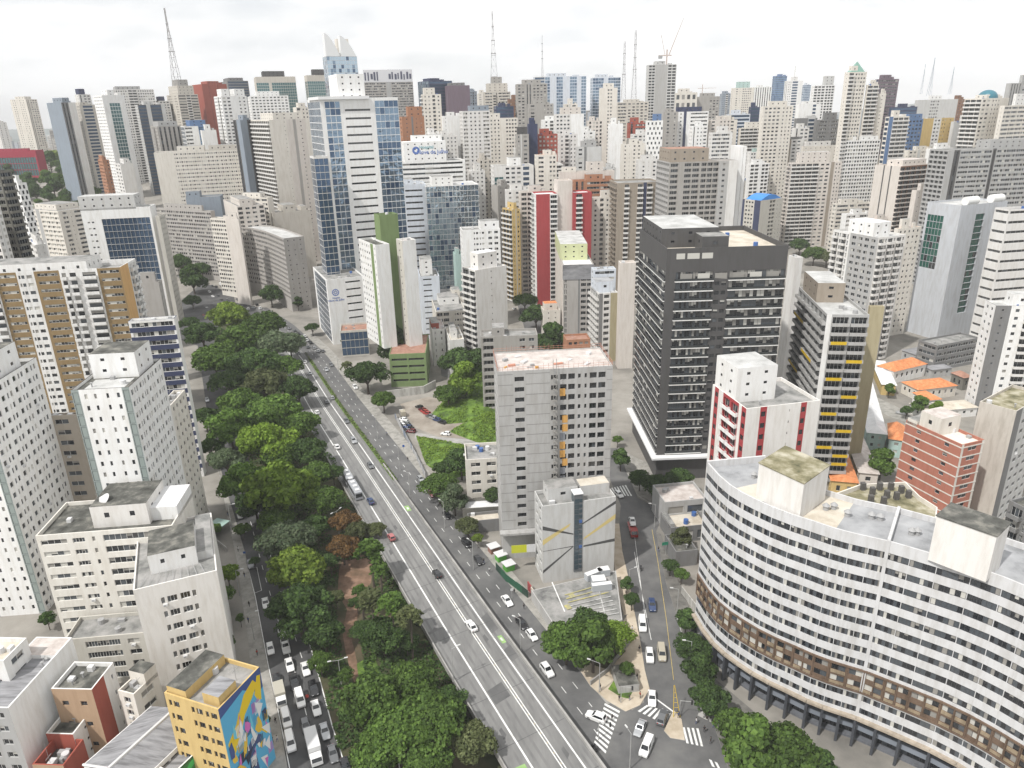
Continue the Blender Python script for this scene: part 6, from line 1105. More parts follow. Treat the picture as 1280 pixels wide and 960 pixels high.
BARK = blotch('bark', [(.3, (.05, .04, .032)), (.6, (.11, .09, .075))], (2, 2, .6))
def leaves_mesh(name, pts, nrm, size, clump, seed, asp=1.0):
    rg = np.random.default_rng(seed); n = len(pts); t = rg.normal(size=(n, 3)); nr = nrm + rg.normal(scale=.45, size=(n, 3)); nr /= np.linalg.norm(nr, axis=1)[:, None]
    a = np.cross(nr, t); a /= np.linalg.norm(a, axis=1)[:, None]; b_ = np.cross(nr, a); s = size * rg.uniform(.6, 1.35, n)[:, None]
    k = s * .5; bend = nr * (s * .18); V = np.stack([pts - a * k - b_ * k * asp * .6, pts + a * k * .8 - b_ * k * asp, pts + a * k + b_ * k * asp * .7 - bend, pts - a * k * .7 + b_ * k * asp - bend], 1).reshape(-1, 3)
    me = D.meshes.new(name); me.vertices.add(n * 4); me.vertices.foreach_set('co', V.ravel().astype(np.float32)); me.loops.add(n * 4); me.loops.foreach_set('vertex_index', np.arange(n * 4, dtype=np.int32))
    me.polygons.add(n); me.polygons.foreach_set('loop_start', np.arange(0, n * 4, 4, dtype=np.int32)); me.update(calc_edges=True)
    at = me.attributes.new('clump', 'FLOAT', 'FACE'); at.data.foreach_set('value', clump.astype(np.float32)); return me
def crown(seed, nl, flat, nleaf, size, spread=.62, lobe=(.26, .42)):
    """a crown of radius 1 about the origin: leaf faces on many small lobes, gaps between them"""
    rg = np.random.default_rng(seed); C = []
    for i in range(nl):
        th = rg.uniform(0, 2 * math.pi); u = rg.uniform(-.12, 1) ** 1.0; rr = math.sqrt(max(0, 1 - max(u, 0) ** 2)) * spread * rg.uniform(.45, 1.12); C.append((rr * math.cos(th), rr * math.sin(th), u * flat * .62))
    C = np.array(C); LR = rg.uniform(*lobe, nl); per = nleaf // nl; P_, N_, K_ = [], [], []
    for c_, r_ in zip(C, LR):
        d = rg.normal(size=(per, 3)); d[:, 2] += .35; d /= np.linalg.norm(d, axis=1)[:, None]; q = c_ + d * np.array([1, 1, .72]) * r_ * rg.uniform(.72, 1.06, per)[:, None]; P_.append(q); N_.append(d); K_.append(np.full(per, rg.uniform(.8, 1.22)))
    return leaves_mesh('crown', np.concatenate(P_), np.concatenate(N_), size, np.concatenate(K_), seed + 5)
CROWNS = [crown(s, 46, .8, 8200, .078, .7, (.16, .36)) for s in (1, 2, 3)] + [crown(s, 64, .62, 10000, .066, .74, (.13, .3)) for s in (4, 5)] + [crown(s, 20, 1.25, 4200, .11, .5, (.25, .4)) for s in (6, 7)]
SMALL = [crown(s, 14, .9, 900, .2, .55, (.3, .45)) for s in (11, 12)]
def trunk_mesh(seed):
    rg = random.Random(seed); m = MB(); m.tube((0, 0, -.05), (0, 0, .55), .06, .042, BARK, 7, False)
    for k in range(6): t = 2 * math.pi * k / 6 + rg.uniform(-.4, .4); r_ = rg.uniform(.35, .6); e_ = Vector((r_ * math.cos(t), r_ * math.sin(t), rg.uniform(.85, 1.1))); m.tube((0, 0, rg.uniform(.4, .55)), e_, .034, .01, BARK, 5, False)
    return m.mesh('trunk')
TRUNKS = [trunk_mesh(s) for s in (1, 2, 3)]
def tree(u, v, px, kind, label, group=None, zc=None, cr=None, name='tree', cat='tree', base=None, sq=1.0, far=False):
    """crown centre and half width in pixels of the photograph"""
    z = 7.0; p = gp(u, v, z); p.z += z; far_y = p.y > 1120
    for _ in range(6):
        d = (p - cam.location).dot(FW); rad = px * d / FPX; z = (zc if zc is not None else max(2.0, rad * .85 + 1.8)); p = gp(u, v, z); p.z += z
        if far_y or p.y > 1120: p = at_y(u, v, 1060 + (200 - v) * 3); p.z = min(p.z, zg(p.x, p.y) + 24)
    g = zg(p.x, p.y) if base is None else base; e = empty(name, (p.x, p.y, g), label, cat, group)
    i = rnd.randrange(len(CROWNS)) if cr is None else cr; me = (SMALL[rnd.randrange(2)] if far else CROWNS[i])
    o = link('crown', me, e, (0, 0, p.z - g - rad * .18), rnd.uniform(0, 6.28), None, (rad, rad, rad * sq))
    if not me.materials: me.materials.append(LEAF['mid'])
    o.material_slots[0].link = 'OBJECT'; o.material_slots[0].material = LEAF[kind]
    h = p.z - g; link('trunk', TRUNKS[rnd.randrange(3)], e, (0, 0, 0), rnd.uniform(0, 6), None, (rad * .9, rad * .9, h)); return e
PT = [ # park: crown centre, half width, kind, label
 (287, 394, 30, 'yellow', 'yellow green umbrella crown at the far tip of the park'), (330, 405, 30, 'mid', None), (252, 414, 28, 'dark', None), (298, 424, 34, 'mid', None), (345, 428, 28, 'pale', None), (268, 447, 32, 'mid', None), (316, 450, 36, 'dark', None), (362, 428, 22, 'pale', None),
 (284, 474, 28, 'dark', None), (330, 478, 34, 'olive', None), (372, 484, 26, 'dark', None), (300, 502, 32, 'mid', None), (345, 512, 36, 'mid', None), (286, 530, 34, 'mid', None), (256, 520, 20, 'dark', None), (328, 547, 44, 'bright', None), (375, 528, 26, 'mid', None), (384, 560, 28, 'dark', None),
 (398, 590, 24, 'mid', None), (282, 572, 28, 'pale', None), (262, 556, 20, 'dark', None), (305, 598, 36, 'mid', None), (352, 608, 52, 'bright', 'large bright green crown in the middle of the park'), (400, 622, 30, 'mid', None), (356, 672, 40, 'pale', 'grey green round crown above the yellow green park tree'),
 (318, 628, 28, 'dark', None), (392, 655, 20, 'dark', None), (371, 708, 42, 'yellow', 'yellow green round crown overhanging the left street'), (372, 756, 48, 'dark', 'dark broad crown shading the left street by the soil path'), (405, 790, 26, 'dark', None), (430, 650, 22, 'red', 'reddish crown beside the bus on the viaduct'), (428, 682, 24, 'red', 'rusty brown crown behind the palms'),
 (445, 662, 18, 'olive', None), (470, 660, 14, 'olive', None), (400, 826, 18, 'mid', None), (446, 752, 12, 'dark', None), (478, 790, 32, 'dark', 'dark tree beneath the cluster of palms'), (452, 786, 18, 'dark', None), (508, 800, 18, 'dark', None),
 (515, 852, 44, 'mid', None), (468, 872, 46, 'mid', None), (535, 898, 52, 'mid', 'biggest green crown beside the viaduct at the bottom'), (494, 912, 50, 'mid', None), (590, 926, 34, 'olive', 'olive yellow crown touching the viaduct parapet at the bottom'), (440, 888, 20, 'dark', None), (470, 940, 34, 'mid', None), (560, 872, 26, 'dark', None), (535, 950, 36, 'mid', None), (432, 842, 12, 'mid', None), (412, 700, 14, 'dark', None), (318, 700, 8, 'dark', None),
 (420, 745, 12, 'olive', None), (392, 730, 22, 'dark', None), (345, 648, 26, 'mid', None), (302, 660, 12, 'mid', None), (416, 590, 16, 'dark', None), (355, 455, 24, 'mid', None), (320, 520, 26, 'dark', None), (350, 570, 26, 'mid', None), (236, 402, 14, 'dark', None), (310, 432, 20, 'olive', None)]
KD = dict(dark='dark', mid='green', bright='bright green', yellow='yellow green', olive='olive', red='reddish', pale='grey green')
for u, v, r_, k, lb in PT:
    zone = 'upper' if v < 470 else 'middle' if v < 690 else 'lower'
    tree(u, v, r_, k, lb or f'{KD[k]} tree in the crowded {zone} canopy of the park', None if lb else f'{KD[k]} trees of the {zone} park', cr=rnd.choice((0, 1, 2, 3, 4)))
for args in [(479, 498, 17, 'mid', 'lone round tree on the avenue pavement before the car park'), (458, 464, 30, 'dark', 'low round dark tree beside the green parking podium'), (574, 450, 30, 'dark', 'dark tree at the top of the grassy bank'), (596, 446, 20, 'dark', 'small dark tree touching the unfinished frame'), (582, 474, 28, 'bright', 'bright green tree on the grassy bank'), (560, 490, 20, 'mid', 'green tree at the left of the grassy bank'), (600, 462, 14, 'mid', 'green tree against the unfinished concrete frame'),
             (576, 574, 26, 'dark', 'dark tree left of the small cream block'), (548, 604, 27, 'mid', 'green tree over the parked cars on the avenue'), (568, 622, 23, 'pale', 'pale leafy tree in front of the small cream block'), (584, 655, 17, 'olive', 'thin olive street tree by the sheds'), (597, 672, 9, 'yellow', 'small yellow green bush tree by the sheds'), (619, 618, 16, 'dark', 'dark tree between the cream block and the bare tower'), (553, 585, 14, 'dark', 'dark little tree at the corner of the lawn'),
             (690, 426, 28, 'dark', 'dark tree clump right of the unfinished frame'), (664, 424, 20, 'mid', 'green tree right of the unfinished frame'), (670, 392, 22, 'dark', 'dark street tree below the crimson tower'), (656, 374, 18, 'mid', 'green street tree below the crimson tower'), (645, 362, 9, 'dark', 'small dark tree up the back street'),
             (708, 798, 36, 'mid', 'green tree at the left tip of the plaza grove'), (742, 806, 40, 'mid', 'broad green tree in the plaza grove'), (768, 792, 28, 'bright', 'bright tree at the right of the plaza grove'), (735, 780, 30, 'dark', 'dark tree at the back of the plaza grove'), (784, 834, 11, 'mid', 'small tree over the plaza lawn'), (784, 729, 11, 'dark', 'upper street tree beside the painted deck'), (790, 748, 12, 'dark', 'lower street tree beside the painted deck'),
             (853, 672, 17, 'olive', 'tall thin tree in front of the cream deck annex'), (838, 705, 12, 'dark', 'dark bush tree before the low annex'), (852, 716, 11, 'mid', 'green bush by the garden wall'), (858, 774, 18, 'dark', 'dark tree at the corner of the curved block'), (866, 806, 26, 'dark', 'dark street tree left of the curved block'), (874, 838, 28, 'dark', 'dark street tree above the black and white pavement'), (886, 870, 30, 'dark', 'dark street tree lowest along the curved block'),
             (938, 930, 50, 'mid', 'big green tree before the podium canopies'), (985, 938, 48, 'mid', 'second big green tree before the podium canopies'), (1022, 958, 30, 'dark', 'dark tree at the bottom edge by the podium'), (920, 905, 30, 'mid', 'smaller green tree left of the podium trees'), (1103, 577, 22, 'mid', 'green tree before the red brick block'), (1112, 486, 9, 'mid', 'round garden tree by the house lane'), (1150, 505, 14, 'mid', 'garden tree behind the small orange gable house'), (1172, 510, 12, 'bright', 'bright garden hedge tree by the brick block'), (1086, 505, 8, 'mid', 'small tree by the olive side wall'), (1134, 512, 9, 'dark', 'dark garden tree beside the lane'), (1066, 560, 6, 'mid', 'little tree by the white gabled shed'),
             (1000, 305, 14, 'dark', 'dark tree right of the black tower top'), (1018, 316, 16, 'mid', 'green tree right of the black tower top'), (1034, 320, 14, 'olive', 'olive tree left of the grey white balcony tower'), (1080, 356, 8, 'mid', 'small tree behind the olive wall'), (604, 220, 14, 'dark', 'dark tree right of the round white hospital'), (608, 238, 10, 'dark', 'lower dark tree right of the round white hospital'), (764, 203, 11, 'bright', 'bright green treetops behind the crimson towers'), (778, 212, 10, 'mid', 'green treetops right of the bright crown'), (601, 255, 6, 'mid', 'little tree by the mirror glass block'),
             (284, 716, 17, 'bright', 'bright green tree between the white block and the street'), (280, 742, 15, 'mid', 'green tree against the white block side wall'), (268, 660, 10, 'mid', 'small garden tree by the green awning'), (58, 772, 12, 'dark', 'dark tree at the foot of the white strip tower'), (330, 900, 9, 'dark', 'dark bush behind the mural building'), (288, 800, 8, 'dark', 'dark garden shrub by the white block'), (300, 772, 7, 'mid', 'green garden shrub by the pavement'),
             (240, 348, 22, 'dark', 'dark avenue tree right of the mirror glass office'), (226, 325, 20, 'dark', 'dark tree against the lilac slab'), (252, 335, 14, 'dark', 'small dark tree under the lilac slab'), (294, 345, 10, 'dark', 'dark tree below the cream gridded slab'), (338, 366, 18, 'dark', 'dark round tree in front of the curved grey slab'), (240, 375, 12, 'dark', 'dark tree at the avenue bend'), (356, 272, 17, 'dark', 'dark round tree below the cream twin towers'), (372, 282, 9, 'mid', 'green tree by the old orange roofed house'), (218, 300, 14, 'dark', 'dark tree high beside the mirror glass office'),
             (390, 408, 10, 'dark', 'dark tree before the white hospital podium'), (372, 378, 9, 'dark', 'dark tree by the curved slab end wall'), (435, 424, 9, 'olive', 'palm like tree before the rusty pavilion'), (546, 398, 8, 'dark', 'dark tree behind the green and white slabs'), (536, 330, 7, 'yellow', 'yellow green roof shrub by the bluish white building'), (822, 604, 22, 'dark', 'dark ivy tree under the black tower'), (800, 596, 16, 'dark', 'dark shrub under the black tower podium'), (850, 596, 20, 'dark', 'dark tree right under the black tower'), (776, 572, 15, 'dark', 'dark tree in the lane beside the black tower'), (772, 548, 8, 'mid', 'green tree up the lane beside the black tower')]:
    tree(*args)
tree(494, 440, 26, 'dark', 'tall dark conifer in front of the green parking podium', cr=5, sq=1.5)
for k, (u, v, r_, kd) in enumerate([(20, 236, 16, 'mid'), (44, 240, 14, 'dark'), (66, 232, 15, 'dark'), (88, 226, 14, 'dark'), (104, 232, 14, 'mid'), (58, 222, 12, 'mid'), (80, 212, 12, 'dark'), (60, 195, 13, 'dark'), (64, 182, 12, 'yellow'), (40, 176, 12, 'mid'), (22, 180, 12, 'dark'), (6, 178, 12, 'mid'), (82, 190, 9, 'dark'), (118, 228, 11, 'dark'), (30, 222, 10, 'mid'), (94, 310, 15, 'dark'), (70, 312, 14, 'dark'), (110, 302, 12, 'dark'), (50, 300, 9, 'mid'), (120, 240, 9, 'mid'), (134, 224, 8, 'dark'), (48, 255, 8, 'mid'), (28, 252, 8, 'dark'), (74, 250, 8, 'mid'), (40, 320, 14, 'dark'), (60, 318, 14, 'mid'), (84, 318, 15, 'dark'), (102, 316, 14, 'mid'), (118, 312, 12, 'dark'), (58, 262, 14, 'mid'), (70, 276, 13, 'dark'), (52, 282, 12, 'mid'), (64, 292, 12, 'dark'), (78, 250, 13, 'mid'), (70, 222, 14, 'mid'), (86, 242, 13, 'dark'), (102, 220, 13, 'dark'), (114, 240, 13, 'mid'), (126, 228, 12, 'dark'), (60, 244, 12, 'dark'), (76, 262, 10, 'mid'), (96, 256, 11, 'dark'), (122, 254, 12, 'mid'), (138, 244, 12, 'dark'), (152, 236, 11, 'dark'), (142, 222, 10, 'mid'), (108, 210, 11, 'mid'), (92, 204, 11, 'dark'), (74, 204, 11, 'mid'), (36, 226, 13, 'dark'), (20, 252, 11, 'mid'), (46, 262, 10, 'dark'), (156, 252, 10, 'mid'), (132, 262, 10, 'dark'), (148, 272, 10, 'dark'), (164, 262, 9, 'mid'), (40, 210, 11, 'mid'), (12, 214, 11, 'dark'), (118, 270, 10, 'mid'), (160, 284, 11, 'dark'), (138, 284, 10, 'mid')]):
    tree(u, v, r_, kd, f'{KD[kd]} tree in the hilltop wood round the red museum' if v < 290 else f'{KD[kd]} tree in front of the low cream office block', f'{KD[kd]} trees of the hilltop wood' if v < 290 else f'{KD[kd]} trees by the low cream office', far=v < 200)
def palm(u, v, px, label, zc, group=None):
    p = at_z(u, v, zc); d = (p - cam.location).dot(FW); rad = px * d / FPX; e = empty('palm_tree', (p.x, p.y, zg(p.x, p.y)), label, 'palm', group); rg = np.random.default_rng(int(u)); Q, NN, K = [], [], []
    for f in range(26):
        th = rg.uniform(0, 2 * math.pi); el = rg.uniform(-.1, 1.1); L = rad * rg.uniform(.8, 1.1)
        for t in np.linspace(.1, 1, 16):
            r_ = L * t * math.cos(el * .8); z = L * (t * math.sin(el) - .75 * t * t); w_ = .22 * rad * math.sin(math.pi * min(1, t + .12))
            for s in (-1, 1): Q.append((r_ * math.cos(th) - s * w_ * math.sin(th), r_ * math.sin(th) + s * w_ * math.cos(th), z - .1 * w_)); NN.append((0, 0, 1)); K.append(rg.uniform(.85, 1.2))
    me = leaves_mesh('crown', np.array(Q), np.array(NN, float), rad * .17, np.array(K), int(v), 2.2); me.materials.append(LEAF['olive' if int(u) % 2 else 'mid']); link('crown', me, e, (0, 0, zc))
    m = MB(); m.tube((0, 0, 0), (.3, .2, zc), .28, .2, BARK, 8, False); m.build('trunk', e)
for u, v, px, lb, z in ((462, 682, 19, 'upper palm with a bare trunk beside the viaduct', 13), (474, 708, 12, 'small palm against the viaduct parapet', 9), (463, 745, 18, 'left palm of the cluster over the soil path', 14), (488, 750, 19, 'middle palm of the cluster over the soil path', 15), (511, 764, 17, 'right palm of the cluster leaning to the viaduct', 14), (450, 735, 10, 'thin palm behind the palm cluster', 11), (536, 391, 5, 'tiny palm behind the parking podium', 8), (433, 455, 8, 'low palm at the pavilion corner', 6)): palm(u, v, px, lb, z)
# undergrowth that hides the soil under the canopy: nobody could count it
rq = random.Random(31); P_, N_ = [], []
PG = [gp(u, v) for u, v in ((430, 962), (416, 912), (402, 860), (384, 797), (362, 735), (345, 690), (330, 640), (312, 580), (298, 520), (285, 460), (275, 420), (300, 400), (330, 395), (385, 440), (415, 500), (462, 600), (505, 690), (550, 780), (610, 930))]
PB_ = [gp(u, v) for u, v in ((424, 700), (460, 700), (470, 740), (450, 790), (456, 850), (466, 874), (446, 876), (428, 820), (420, 750))]
def inside(P, x, y):
    c = False
    for i in range(len(P)):
        a, b = P[i - 1], P[i]
        if (a.y > y) != (b.y > y) and x < (b.x - a.x) * (y - a.y) / (b.y - a.y) + a.x: c = not c
    return c
from mathutils import noise
while len(P_) < 26000:
    y = 90 + 400 * rq.random() ** 1.6; x = rq.uniform(-190, 0)
    if inside(PG, x, y) and x < av(y, -18.6).x and not inside(PB_, x, y) and noise.noise((x * .12, y * .12, 0)) > -.18: P_.append((x, y, zg(x, y) + rq.uniform(.05, .5) + max(0, 1.6 * noise.noise((x * .3, y * .3, 4))))); N_.append((0, 0, 1))
me = leaves_mesh('undergrowth', np.array(P_), np.array(N_, float), .55, np.ones(len(P_)), 8); me.materials.append(LEAF['dark']); o = link('undergrowth', me); o['kind'] = 'stuff'; tag(o, 'dark green undergrowth covering the park floor', 'undergrowth')

P_, N_ = [], []
for P, c_, hm in MOUNDS:
    for _ in range(2600):
        i = rq.randrange(len(P)); s = math.sqrt(rq.random()); q = P[i].lerp(P[(i + 1) % len(P)], rq.random()); q = c_.lerp(q, s); k = noise.noise((q.x * .2, q.y * .2, 7))
        if k > -.2: P_.append((q.x, q.y, q.z + .1 + hm * (1 - s ** 1.7) + rq.uniform(0, .35))); N_.append((0, 0, 1))
me = leaves_mesh('tall_grass', np.array(P_), np.array(N_, float), .5, np.ones(len(P_)), 18); me.materials.append(LEAF['bright']); o = link('tall_grass', me); o['kind'] = 'stuff'; tag(o, 'tufted tall grass on the banks behind the car park', 'grass')

# ------------------------------------------------------------------ vehicles
CARG = glass('car_glass', (.012, .015, .018), .05, .8); TYRE = plain('tyre_rubber', (.02, .02, .02), .8); RIM = plain('wheel_rim', (.35, .35, .36), .35, .6); HL = plain('headlight', (.75, .76, .78), .15); TL = plain('taillight', (.35, .02, .02), .25); PLA = plain('black_plastic', (.03, .03, .03), .6)
PAINTS = {k: plain('car_paint_' + k, c, .28, mtl, .5, .6) for k, c, mtl in (('white', (.74, .74, .73), 0), ('black', (.012, .012, .014), 0), ('silver', (.42, .43, .44), .5), ('grey', (.14, .145, .15), .3), ('red', (.30, .022, .018), 0), ('blue', (.03, .055, .14), .2), ('beige', (.42, .38, .30), 0), ('wine', (.12, .01, .015), .1), ('yellow', (.6, .42, .05), 0), ('pink', (.4, .12, .12), .1))}
def body_sections(sec):
    """cross sections along the car: x, half width, bottom, belt, top, half width at the top"""
    return [[(x, -w_, zb), (x, -w_, (zb + zt) / 2), (x, -w_ * .985, zt - .08), (x, -wt, zt), (x, wt, zt), (x, w_ * .985, zt - .08), (x, w_, (zb + zt) / 2), (x, w_, zb)] for x, w_, zb, zt, wt in sec]
KINDS = {}
def car_kind(kind):
    if kind in KINDS: return KINDS[kind]
    L, wd, hood, roofh, c0, c1, r0, r1 = dict(sedan=(4.5, .88, .92, 1.46, .75, -1.85, -.05, -1.15), hatch=(3.95, .85, .95, 1.5, .85, -1.9, .1, -1.45), suv=(4.4, .92, 1.08, 1.72, .85, -2.1, .1, -1.75), van=(4.9, .95, 1.15, 2.05, 1.5, -2.4, .85, -2.3), pickup=(5.1, .93, 1.08, 1.75, .95, -.75, .25, -.55))[kind]
    f, r = L / 2, -L / 2; P = {}
    m = MB(); m.loft(body_sections([(r, wd * .86, .42, hood - .12, wd * .7), (r + .12, wd * .97, .28, hood, wd * .84), (r * .3, wd, .24, hood + .02, wd * .9), (c0, wd, .24, hood, wd * .9), (f - .35, wd * .96, .26, hood - .16, wd * .82), (f - .05, wd * .86, .34, hood - .3, wd * .7), (f, wd * .74, .42, hood - .36, wd * .6)]), PAINTS['white'])
    tw = wd * .76; bw = wd * .93; b4 = lambda x, w_, z: [(x, -w_, z), (x, w_, z)]
    A = [(c1, -bw, hood), (c0, -bw, hood), (c0, bw, hood), (c1, bw, hood)]; B = [(r1, -tw, roofh), (r0, -tw, roofh), (r0, tw, roofh), (r1, tw, roofh)]
    m.poly(B, PAINTS['white'])
    for i in range(4): j = (i + 1) % 4; m.poly((A[i], A[j], B[j], B[i]), PAINTS['white'])
    if kind == 'pickup': m.box((r + .2, -wd * .8, hood + .004), (c1 - .1, wd * .8, hood + .03), PLA)
    P['body'] = m.mesh('body')
    def pane(a, b_, c_, d_, k0, k1, off, nm):       # a window pane set on a cabin side, fractions up the side
        a, b_, c_, d_ = map(Vector, (a, b_, c_, d_)); n = (b_ - a).cross(d_ - a).normalized(); l_ = lambda s, t: (a.lerp(b_, s)).lerp(d_.lerp(c_, s), t) + n * off
        mm = MB(); mm.poly((l_(k0, .12), l_(k1, .12), l_(k1, .9), l_(k0, .9)), CARG); return mm.mesh(nm)
    P['windscreen'] = pane(A[1], A[2], B[2], B[1], .07, .93, .012, 'windscreen'); P['rear_window'] = pane(A[3], A[0], B[0], B[3], .1, .9, .012, 'rear_window')
    k1 = .95 if kind != 'van' else .97; P['side_window'] = [pane(A[0], A[1], B[1], B[0], .08 if kind != 'van' else .62, k1 - .02, .012, 'side_window'), pane(A[2], A[3], B[3], B[2], .06, .92 if kind != 'van' else .38, .012, 'side_window')]
    w_ = MB(); w_.tube((0, -.1, 0), (0, .1, 0), .31, .31, TYRE, 14); w_.tube((0, -.108, 0), (0, .108, 0), .19, .19, RIM, 10); P['wheel'] = w_.mesh('wheel')
    h_ = MB(); h_.box((-.12, -.16, -.07), (.03, .16, .08), HL); P['headlight'] = h_.mesh('headlight'); t_ = MB(); t_.box((-.03, -.13, -.1), (.08, .13, .12), TL); P['taillight'] = t_.mesh('taillight')
    P['dims'] = (L, wd, hood, f, r); KINDS[kind] = P; return P
def heading(p, q): return math.atan2(q.y - p.y, q.x - p.x)
LST = [(291, 641), (305, 690), (319, 745), (335, 830), (351, 905), (363, 965)]; RST = [(790, 640), (803, 700), (815, 775), (824, 850), (826, 900)]
def road_dir(which, u, v, p):
    if which == 'A': return math.atan2(*(lambda d: (d.y, d.x))(bar_at(p.y)[1]))
    if which == 'L2': return heading(gp(262, 352), gp(300, 375))
    ln = LST if which == 'L' else RST
    for (u0, v0), (u1, v1) in zip(ln, ln[1:]):
        if v <= v1 or (u1, v1) == ln[-1]: return heading(gp(u0, v0), gp(u1, v1))
def place(u, v, deck=False, h=.6):
    z = 0.0
    for _ in range(40): p = at_z(u, v, z + h); z = .5 * z + .5 * ((zd(p.y) if deck else 0) + zg(p.x, p.y))
    return Vector((p.x, p.y, z + (.034 if deck else .026)))
FARCAR = {}
def car(u, v, kind, col, label, road='L', flip=False, ang=None, deck=False, group=None, dz=0.0):
    p = place(u, v, deck); p.z += dz; a = R(ang) if ang is not None else road_dir(road, u, v, p) + (math.pi if flip else 0); P = car_kind(kind); L, wd, hood, f, r = P['dims']
    nm = dict(sedan='car', hatch='car', suv='car', van='van', pickup='pickup_truck')[kind]; e = empty(nm, p, label, 'car' if nm == 'car' else 'van' if nm == 'van' else 'pickup truck', group, a)
    def paint(o): o.material_slots[0].link = 'OBJECT'; o.material_slots[0].material = PAINTS[col]
    paint(link('body', P['body'], e))
    far = dist(p) > 300
    link('windscreen', P['windscreen'], e); link('rear_window', P['rear_window'], e)
    for s in P['side_window']: link('side_window', s, e)
    if not far:
        for x in (f - .85, r + .85):
            for y in (-wd + .06, wd - .06): link('wheel', P['wheel'], e, (x, y, .31))
        for y in (-wd * .55, wd * .55): link('headlight', P['headlight'], e, (f - .03, y, hood - .38)); link('taillight', P['taillight'], e, (r + .03, y, hood - .2))
    return e
# left street: the jam coming toward the bottom edge
for u, v, k, c, lb in ((352, 788, 'suv', 'white', 'white car half under the dark crown in the left street jam'), (357, 808, 'pickup', 'white', 'white pickup with a dark red load bed in the left jam'), (362, 831, 'sedan', 'white', 'white sedan behind the black pickup in the left jam'), (382, 836, 'sedan', 'white', 'white sedan foremost in the right lane of the left jam'), (368, 853, 'pickup', 'black', 'black pickup between the white sedan and white van'), (392, 861, 'suv', 'black', 'black car beside the white van in the left jam'), (375, 874, 'van', 'white', 'white van beside the motorcycle in the left jam'), (395, 885, 'sedan', 'white', 'white sedan beside the parapet line in the left jam'), (382, 907, 'hatch', 'grey', 'dark grey car ahead of the box truck'), (406, 914, 'sedan', 'silver', 'silver sedan right of the box truck'), (416, 942, 'sedan', 'grey', 'dark grey sedan right of the box truck cab'), (432, 958, 'sedan', 'black', 'black car at the very bottom of the left jam'),
                       (338, 811, 'hatch', 'white', 'small white hatchback parked at the left kerb'), (346, 851, 'sedan', 'black', 'black car parked before the beige box truck'), (358, 899, 'van', 'white', 'white van parked behind the beige box truck'), (363, 928, 'van', 'white', 'white van parked lowest at the left kerb'), (300, 644, 'hatch', 'white', 'upper white car parked at the far end of the left kerb'), (305, 661, 'hatch', 'white', 'second white car parked at the far end of the left kerb'), (313, 705, 'sedan', 'grey', 'grey car parked before the painted bay'), (332, 754, 'sedan', 'white', 'white car driving in the shade of the left street'), (271, 477, 'hatch', 'white', 'white car glimpsed high on the left street'), (259, 500, 'hatch', 'silver', 'silver car glimpsed beside the park edge high on the left street')): car(u, v, k, c, lb, 'L')
# avenue
for u, v, k, c, lb, fl in ((589, 782, 'sedan', 'white', 'white sedan alone on the viaduct', 0), (546, 717, 'hatch', 'black', 'black hatchback on the viaduct', 0), (489, 671, 'hatch', 'pink', 'pinkish red hatchback on the viaduct', 0), (463, 626, 'sedan', 'blue', 'blue grey sedan beside the bus on the viaduct', 0), (463, 582, 'hatch', 'grey', 'dark grey car on the middle of the avenue', 1), (442, 551, 'suv', 'silver', 'silver suv on the avenue', 1), (433, 526, 'sedan', 'grey', 'dark sedan ahead of the silver suv', 1), (421, 558, 'sedan', 'white', 'white car by the treetops on the avenue', 0), (396, 515, 'hatch', 'white', 'white car at the edge of the park trees', 0), (408, 502, 'hatch', 'grey', 'grey car of the side by side pair on the avenue', 0), (415, 497, 'hatch', 'silver', 'silver car of the side by side pair on the avenue', 0), (381, 452, 'hatch', 'white', 'white car on the upper avenue left of the grassy median', 0), (371, 453, 'hatch', 'grey', 'dark car on the upper avenue left of the white one', 0), (373, 441, 'hatch', 'silver', 'silver car on the upper avenue near the median tip', 0), (357, 453, 'hatch', 'black', 'black car emerging under the upper park trees', 0), (350, 455, 'hatch', 'silver', 'silver car emerging under the upper park trees', 0), (387, 466, 'sedan', 'silver', 'silver car beside the grassy median', 0)): car(u, v, k, c, lb, 'A', bool(fl), deck=True)
for u, v, k, c, lb in ((408, 462, 'hatch', 'silver', 'silver car on the side street right of the median'), (414, 456, 'hatch', 'grey', 'dark car ahead of the silver one right of the median'), (444, 484, 'suv', 'white', 'white suv below the round dark tree'), (526, 599, 'hatch', 'silver', 'silver car parked first in the kerb row under the trees'), (533, 611, 'sedan', 'white', 'white car parked in the kerb row under the trees'), (540, 617, 'suv', 'wine', 'dark red suv parked in the kerb row under the trees'), (559, 644, 'sedan', 'black', 'black car at the kerb below the sheds'), (583, 679, 'suv', 'black', 'black suv parked by the yellow bush'), (598, 700, 'sedan', 'black', 'black sedan nearest the green hoarding'), (634, 751, 'sedan', 'white', 'white sedan before the graffiti wall'), (652, 779, 'sedan', 'black', 'black sedan behind the small white van'), (665, 794, 'hatch', 'white', 'white car tailing the black sedan'), (684, 838, 'suv', 'white', 'white suv approaching the plaza corner')): car(u, v, k, c, lb, 'A', True)
rq = random.Random(5)
for i, (x, y) in enumerate(((270, 290), (248, 290), (230, 275), (200, 272), (177, 255), (195, 240), (157, 210), (172, 225), (135, 222), (150, 238), (115, 185), (95, 170), (214, 252), (186, 222), (140, 196), (122, 210))):
    c = rq.choice(('grey', 'black', 'silver', 'white', 'grey')); car(330 + x * .271, 360 + y * .271, 'hatch', c, f'{c} car in the dense queue before the hospital podium', 'A', group=f'{c} cars queuing before the hospital podium')
